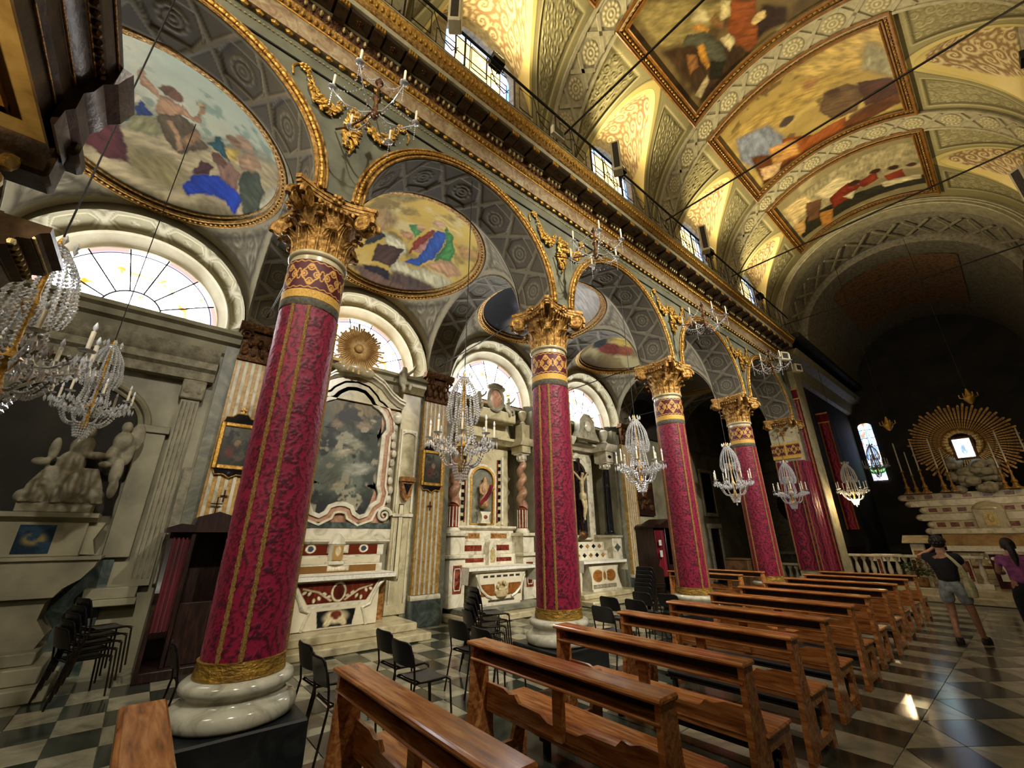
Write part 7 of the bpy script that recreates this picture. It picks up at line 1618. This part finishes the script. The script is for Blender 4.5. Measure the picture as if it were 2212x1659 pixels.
# ================================================================ PEOPLE
def hand(V,E_,R_,iw,d,up):
    """five fingers growing from wrist vertex index iw along direction d"""
    d=Vector(d).normalized();sd=d.cross(Vector(up)).normalized();w=Vector(V[iw]);p=w+d*.05; ip=len(V);V.append(tuple(p));E_.append((iw,ip));R_.append(.026)
    for k,(o,l) in enumerate(((-.028,.06),(-.01,.075),(.01,.07),(.027,.055))):
        a=p+sd*o+d*.03;b=a+d*l+Vector(up).normalized()*-.012; i=len(V);V+= [tuple(a),tuple(b)];E_+= [(ip,i),(i,i+1)];R_+= [.010,.008]
    a=p+sd*-.045-d*.01;b=a+d*.045-sd*.012;i=len(V);V+=[tuple(a),tuple(b)];E_+=[(ip,i),(i,i+1)];R_+=[.011,.009]
def person(name,lab,loc,rz,P,parts):
    t=thing('person',lab,'person',loc,rz)
    J=P; V=[J['pel'],J['waist'],J['chest'],J['neck'],J['headb'],J['headt']]; E_=[(0,1),(1,2),(2,3),(3,4),(4,5)]; R_=[(.15,.11),(.13,.09),(.16,.11),.055,.085,.075]
    iw=[]
    for s in 'LR':
        i=len(V); V+=[J['sh'+s],J['el'+s],J['wr'+s]]; E_+=[(2,i),(i,i+1),(i+1,i+2)]; R_+=[.06,.042,.03]; iw.append(i+2)
    for s in 'LR':
        i=len(V); V+=[J['hip'+s],J['kn'+s],J['an'+s],J['toe'+s]]; E_+=[(0,i),(i,i+1),(i+1,i+2),(i+2,i+3)]; R_+=[.09,.06,.04,.038]
    i=len(V); hc=(Vector(J['headb'])+Vector(J['headt']))/2; V.append(tuple(hc+Vector((0,.105,-.03)))); E_.append((4,i)); R_.append(.018)   # nose
    hand(V,E_,R_,iw[0],J.get('hdL',(0,0,-1)),(1,0,0)); hand(V,E_,R_,iw[1],J.get('hdR',(0,0,-1)),(-1,0,0))
    skin('body',V,E_,R_,'skin',t)
    for nm,(js,ed,rd,mt) in parts.items(): skin(nm,[J[j] if isinstance(j,str) else j for j in js],ed,rd,mt,t)
    for s in (-1,1): obj('ear',MB().sph(tuple(hc+Vector((s*.085,.0,-.02))),(.014,.026,.034),8,6),'skin',t)
    for s in 'LR':
        a=Vector(J['an'+s]);b=Vector(J['toe'+s]); m=MB(); d=(b-a); d.z=0; ang=math.atan2(d.y,d.x); z0=min(a.z,b.z)
        M=T(a.x,a.y,0)@RZ(ang)
        sh=MB().lathe([(.0,.0),(.5,.0),(.52,.03),(.5,.07),(.4,.1),(.0,.11)],16); sh.xf(Matrix.Diagonal((.30,.10,1,1))); sh.xf(M@T(.07,0,max(0,z0-.075)+.002)); obj('shoe',sh,'shoe_dark',t)
    return t,hc
Pm=dict(pel=(0,0,.93),waist=(0,.01,1.08),chest=(0,.03,1.34),neck=(0,.05,1.47),headb=(.0,.07,1.56),headt=(.0,.08,1.66),
 shL=(-.19,.03,1.40),elL=(-.36,.16,1.38),wrL=(-.16,.30,1.52),shR=(.19,.03,1.40),elR=(.26,.14,1.16),wrR=(.10,.30,1.30),hipL=(-.1,0,.88),knL=(-.12,.10,.5),anL=(-.12,-.06,.10),toeL=(-.13,.10,.05),hipR=(.1,0,.88),knR=(.13,.16,.5),anR=(.14,.26,.08),toeR=(.16,.42,.04),hdL=(.5,.3,.3),hdR=(-.3,.4,.5))
t,hc=person('person','man in black t-shirt and grey shorts walking up the nave',(-1.21,11.25,0),-.1,Pm,{
 'tshirt':(['pel','waist','chest',(0,.045,1.44),'shL',(-.29,.10,1.39),'shR',(.235,.09,1.27)],[(0,1),(1,2),(2,3),(2,4),(4,5),(2,6),(6,7)],[(.175,.135),(.17,.13),(.20,.15),.10,.10,.085,.10,.085],'tshirt_black'),
 'shorts':(['waist','pel','hipL',(-.12,.075,.62),'hipR',(.125,.11,.62)],[(0,1),(1,2),(2,3),(1,4),(4,5)],[(.14,.10),(.17,.125),.115,.105,.115,.105],'shorts_grey')})
hr=MB(); rq=random.Random(6); hr.sph(tuple(hc+Vector((0,-.015,.035))),(.105,.115,.11),14,10)
for k in range(70): a=rq.uniform(0,6.28);b=rq.uniform(-.3,1.4); hr.sph((hc.x+.1*math.cos(a)*math.cos(b),hc.y-.02+.11*math.sin(a)*math.cos(b)*(1 if math.sin(a)<0 else .6),hc.z+.04+.1*math.sin(b)),(.028,.028,.028),6,4)
obj('hair',hr,'hair',t)
bg_=thing('shoulder_bag','cream cloth bag hanging from the shoulder of the man','bag',(-1.21+.24,11.2,.74)); obj('pouch',MB().lathe([(.0,0),(.12,.02),(.14,.15),(.11,.3),(.05,.34)],14,sx=.55),'bag_cream',bg_); obj('strap',MB().tube([(.0,0,.3),(-.03,-.06,.5),(-.10,-.06,.62),(-.17,.02,.71)],[.035,.03,.026,.022],6),'bag_cream',bg_)
ph=thing('smartphone','dark phone raised in front of the face of the man','phone',(-1.17,11.6,1.5)); obj('case',MB().bbox(-.04,.04,-.005,.005,0,.15,.003),'phone',ph); obj('screen',MB().box(-.036,.036,-.0062,-.005,.006,.144),'phone',ph)
Pw=dict(pel=(0,0,.95),waist=(0,.0,1.08),chest=(0,.02,1.32),neck=(0,.03,1.45),headb=(.0,.05,1.54),headt=(.0,.06,1.64),
 shL=(-.165,.02,1.38),elL=(-.23,.12,1.14),wrL=(-.15,.32,1.12),shR=(.165,.02,1.38),elR=(.24,.06,1.12),wrR=(.18,.24,1.05),hipL=(-.09,0,.9),knL=(-.1,.06,.5),anL=(-.1,-.02,.09),toeL=(-.11,.14,.04),hipR=(.09,0,.9),knR=(.1,.1,.5),anR=(.1,.12,.09),toeR=(.11,.28,.04),hdL=(0,1,.1),hdR=(0,1,-.3))
t,hc=person('person','woman in purple top with ponytail and black trousers at right edge',(-.36,11.7,0),.1,Pw,{
 'purple_top':(['pel','waist','chest',(0,.03,1.42),'shL',(-.2,.08,1.25),'shR',(.205,.045,1.24)],[(0,1),(1,2),(2,3),(2,4),(4,5),(2,6),(6,7)],[(.165,.13),(.15,.12),(.185,.145),.09,.09,.07,.09,.07],'top_purple'),
 'trousers':(['waist','pel','hipL','knL',(-.1,-.01,.16),'hipR','knR',(.1,.115,.16)],[(0,1),(1,2),(2,3),(3,4),(1,5),(5,6),(6,7)],[(.12,.09),(.15,.12),.105,.075,.06,.105,.075,.06],'trouser_black')})
hr=MB().sph(tuple(hc+Vector((0,-.015,.02))),(.095,.11,.115),14,10).tube([tuple(hc+Vector((0,-.1,.02))),tuple(hc+Vector((.01,-.16,-.05))),tuple(hc+Vector((.02,-.15,-.2))),tuple(hc+Vector((.02,-.12,-.33)))],[.04,.05,.045,.015],8); obj('hair',hr,'hair',t)

# ================================================================ FAR CHAPEL AT THE END OF THE AISLE
struct('wall_end',MB().box(-9.3,-4.9,24.0,24.3,0,8.5).box(-5.2,-4.95,17.4,24.2,0,8.5).box(-9.3,-4.9,17.2,24.2,7.9,8.1).box(-9.3,-9.0,16.6,24.2,5.4,8.1),'stone_wall','dim wall closing the far end of the aisle','wall')
fa=thing('altar','small dim altar with white cloth at the end of the aisle','altar',(-7.0,23.6,0)); obj('step',MB().bbox(-1.4,1.4,-1.0,.38,.001,.15,.02),'cream_marble',fa); obj('altar_block',MB().bbox(-.9,.9,-.6,.3,.15,1.0,.02),'grey_marble',fa); obj('mensa',MB().bbox(-1.1,1.1,-.7,.3,1.0,1.1,.01),'white_marble',fa); obj('altar_cloth',MB().box(-1.12,1.12,-.71,.3,1.1,1.115).box(-1.13,-1.11,-.7,.3,.7,1.11).box(1.11,1.13,-.7,.3,.7,1.11),'linen',fa)
rn=MB().lathe([(1.05,-.05),(1.1,.05),(.95,.1),(.9,.02)],40,cap=False).xf(T(0,.28,3.2)@Matrix.Rotation(PI/2,4,'X')); obj('round_frame',rn,'stucco_grey',fa); obj('retable',MB().bbox(-1.3,1.3,.2,.39,1.1,4.8,.03),'stucco_grey',fa); obj('niche',MB().sph((0,.2,3.2),(.85,.06,.9),20,12),'dark_wall',fa)
putto(fa,(0,.0,2.3),rz=-PI/2,sc=1.0)
rq=random.Random(21); cl_=MB()
for k in range(22): cl_.sph((rq.uniform(-1.2,1.2),.2,4.5+rq.uniform(0,.9)),(rq.uniform(.15,.35),.12,rq.uniform(.12,.25)),8,6)
obj('stucco_clouds',cl_,'stucco_grey',fa)
ra=thing('balustrade','low white marble rail at the far end of the aisle','balustrade',(0,17.5,0),0,'marble altar rails'); obj('hand_rail',MB().bbox(-6.1,-5.25,-.12,.12,.82,.9,.015),'white_marble',ra); obj('plinth_course',MB().bbox(-6.1,-5.25,-.1,.1,.001,.12,.01),'white_marble',ra)
for k in range(4): obj('baluster',bal_me,None,ra,(-6.0+.2*k,0,.14))

gl_t=thing('gallery_lamp','small lamp fixed under the organ gallery','lamp',(-1.9,-1.7,3.05)); obj('shade',MB().lathe([(.03,0),(.08,.02),(.09,.1),(.085,.1)],14,cap=False),'bronze',gl_t); obj('stem',MB().tube([(0,0,0),(0,-.6,-.2),(0,-1.0,-.2)],.012,6),'iron',gl_t)  # lamp added out of view to brighten the gallery soffit
L=bpy.data.lights.new('gallery_light','POINT'); L.energy=40; L.color=(1,.85,.6); L.shadow_soft_size=.05; lo=bpy.data.objects.new('gallery_light',L); COL.objects.link(lo); lo.parent=gl_t; lo.location=(0,0,.14)
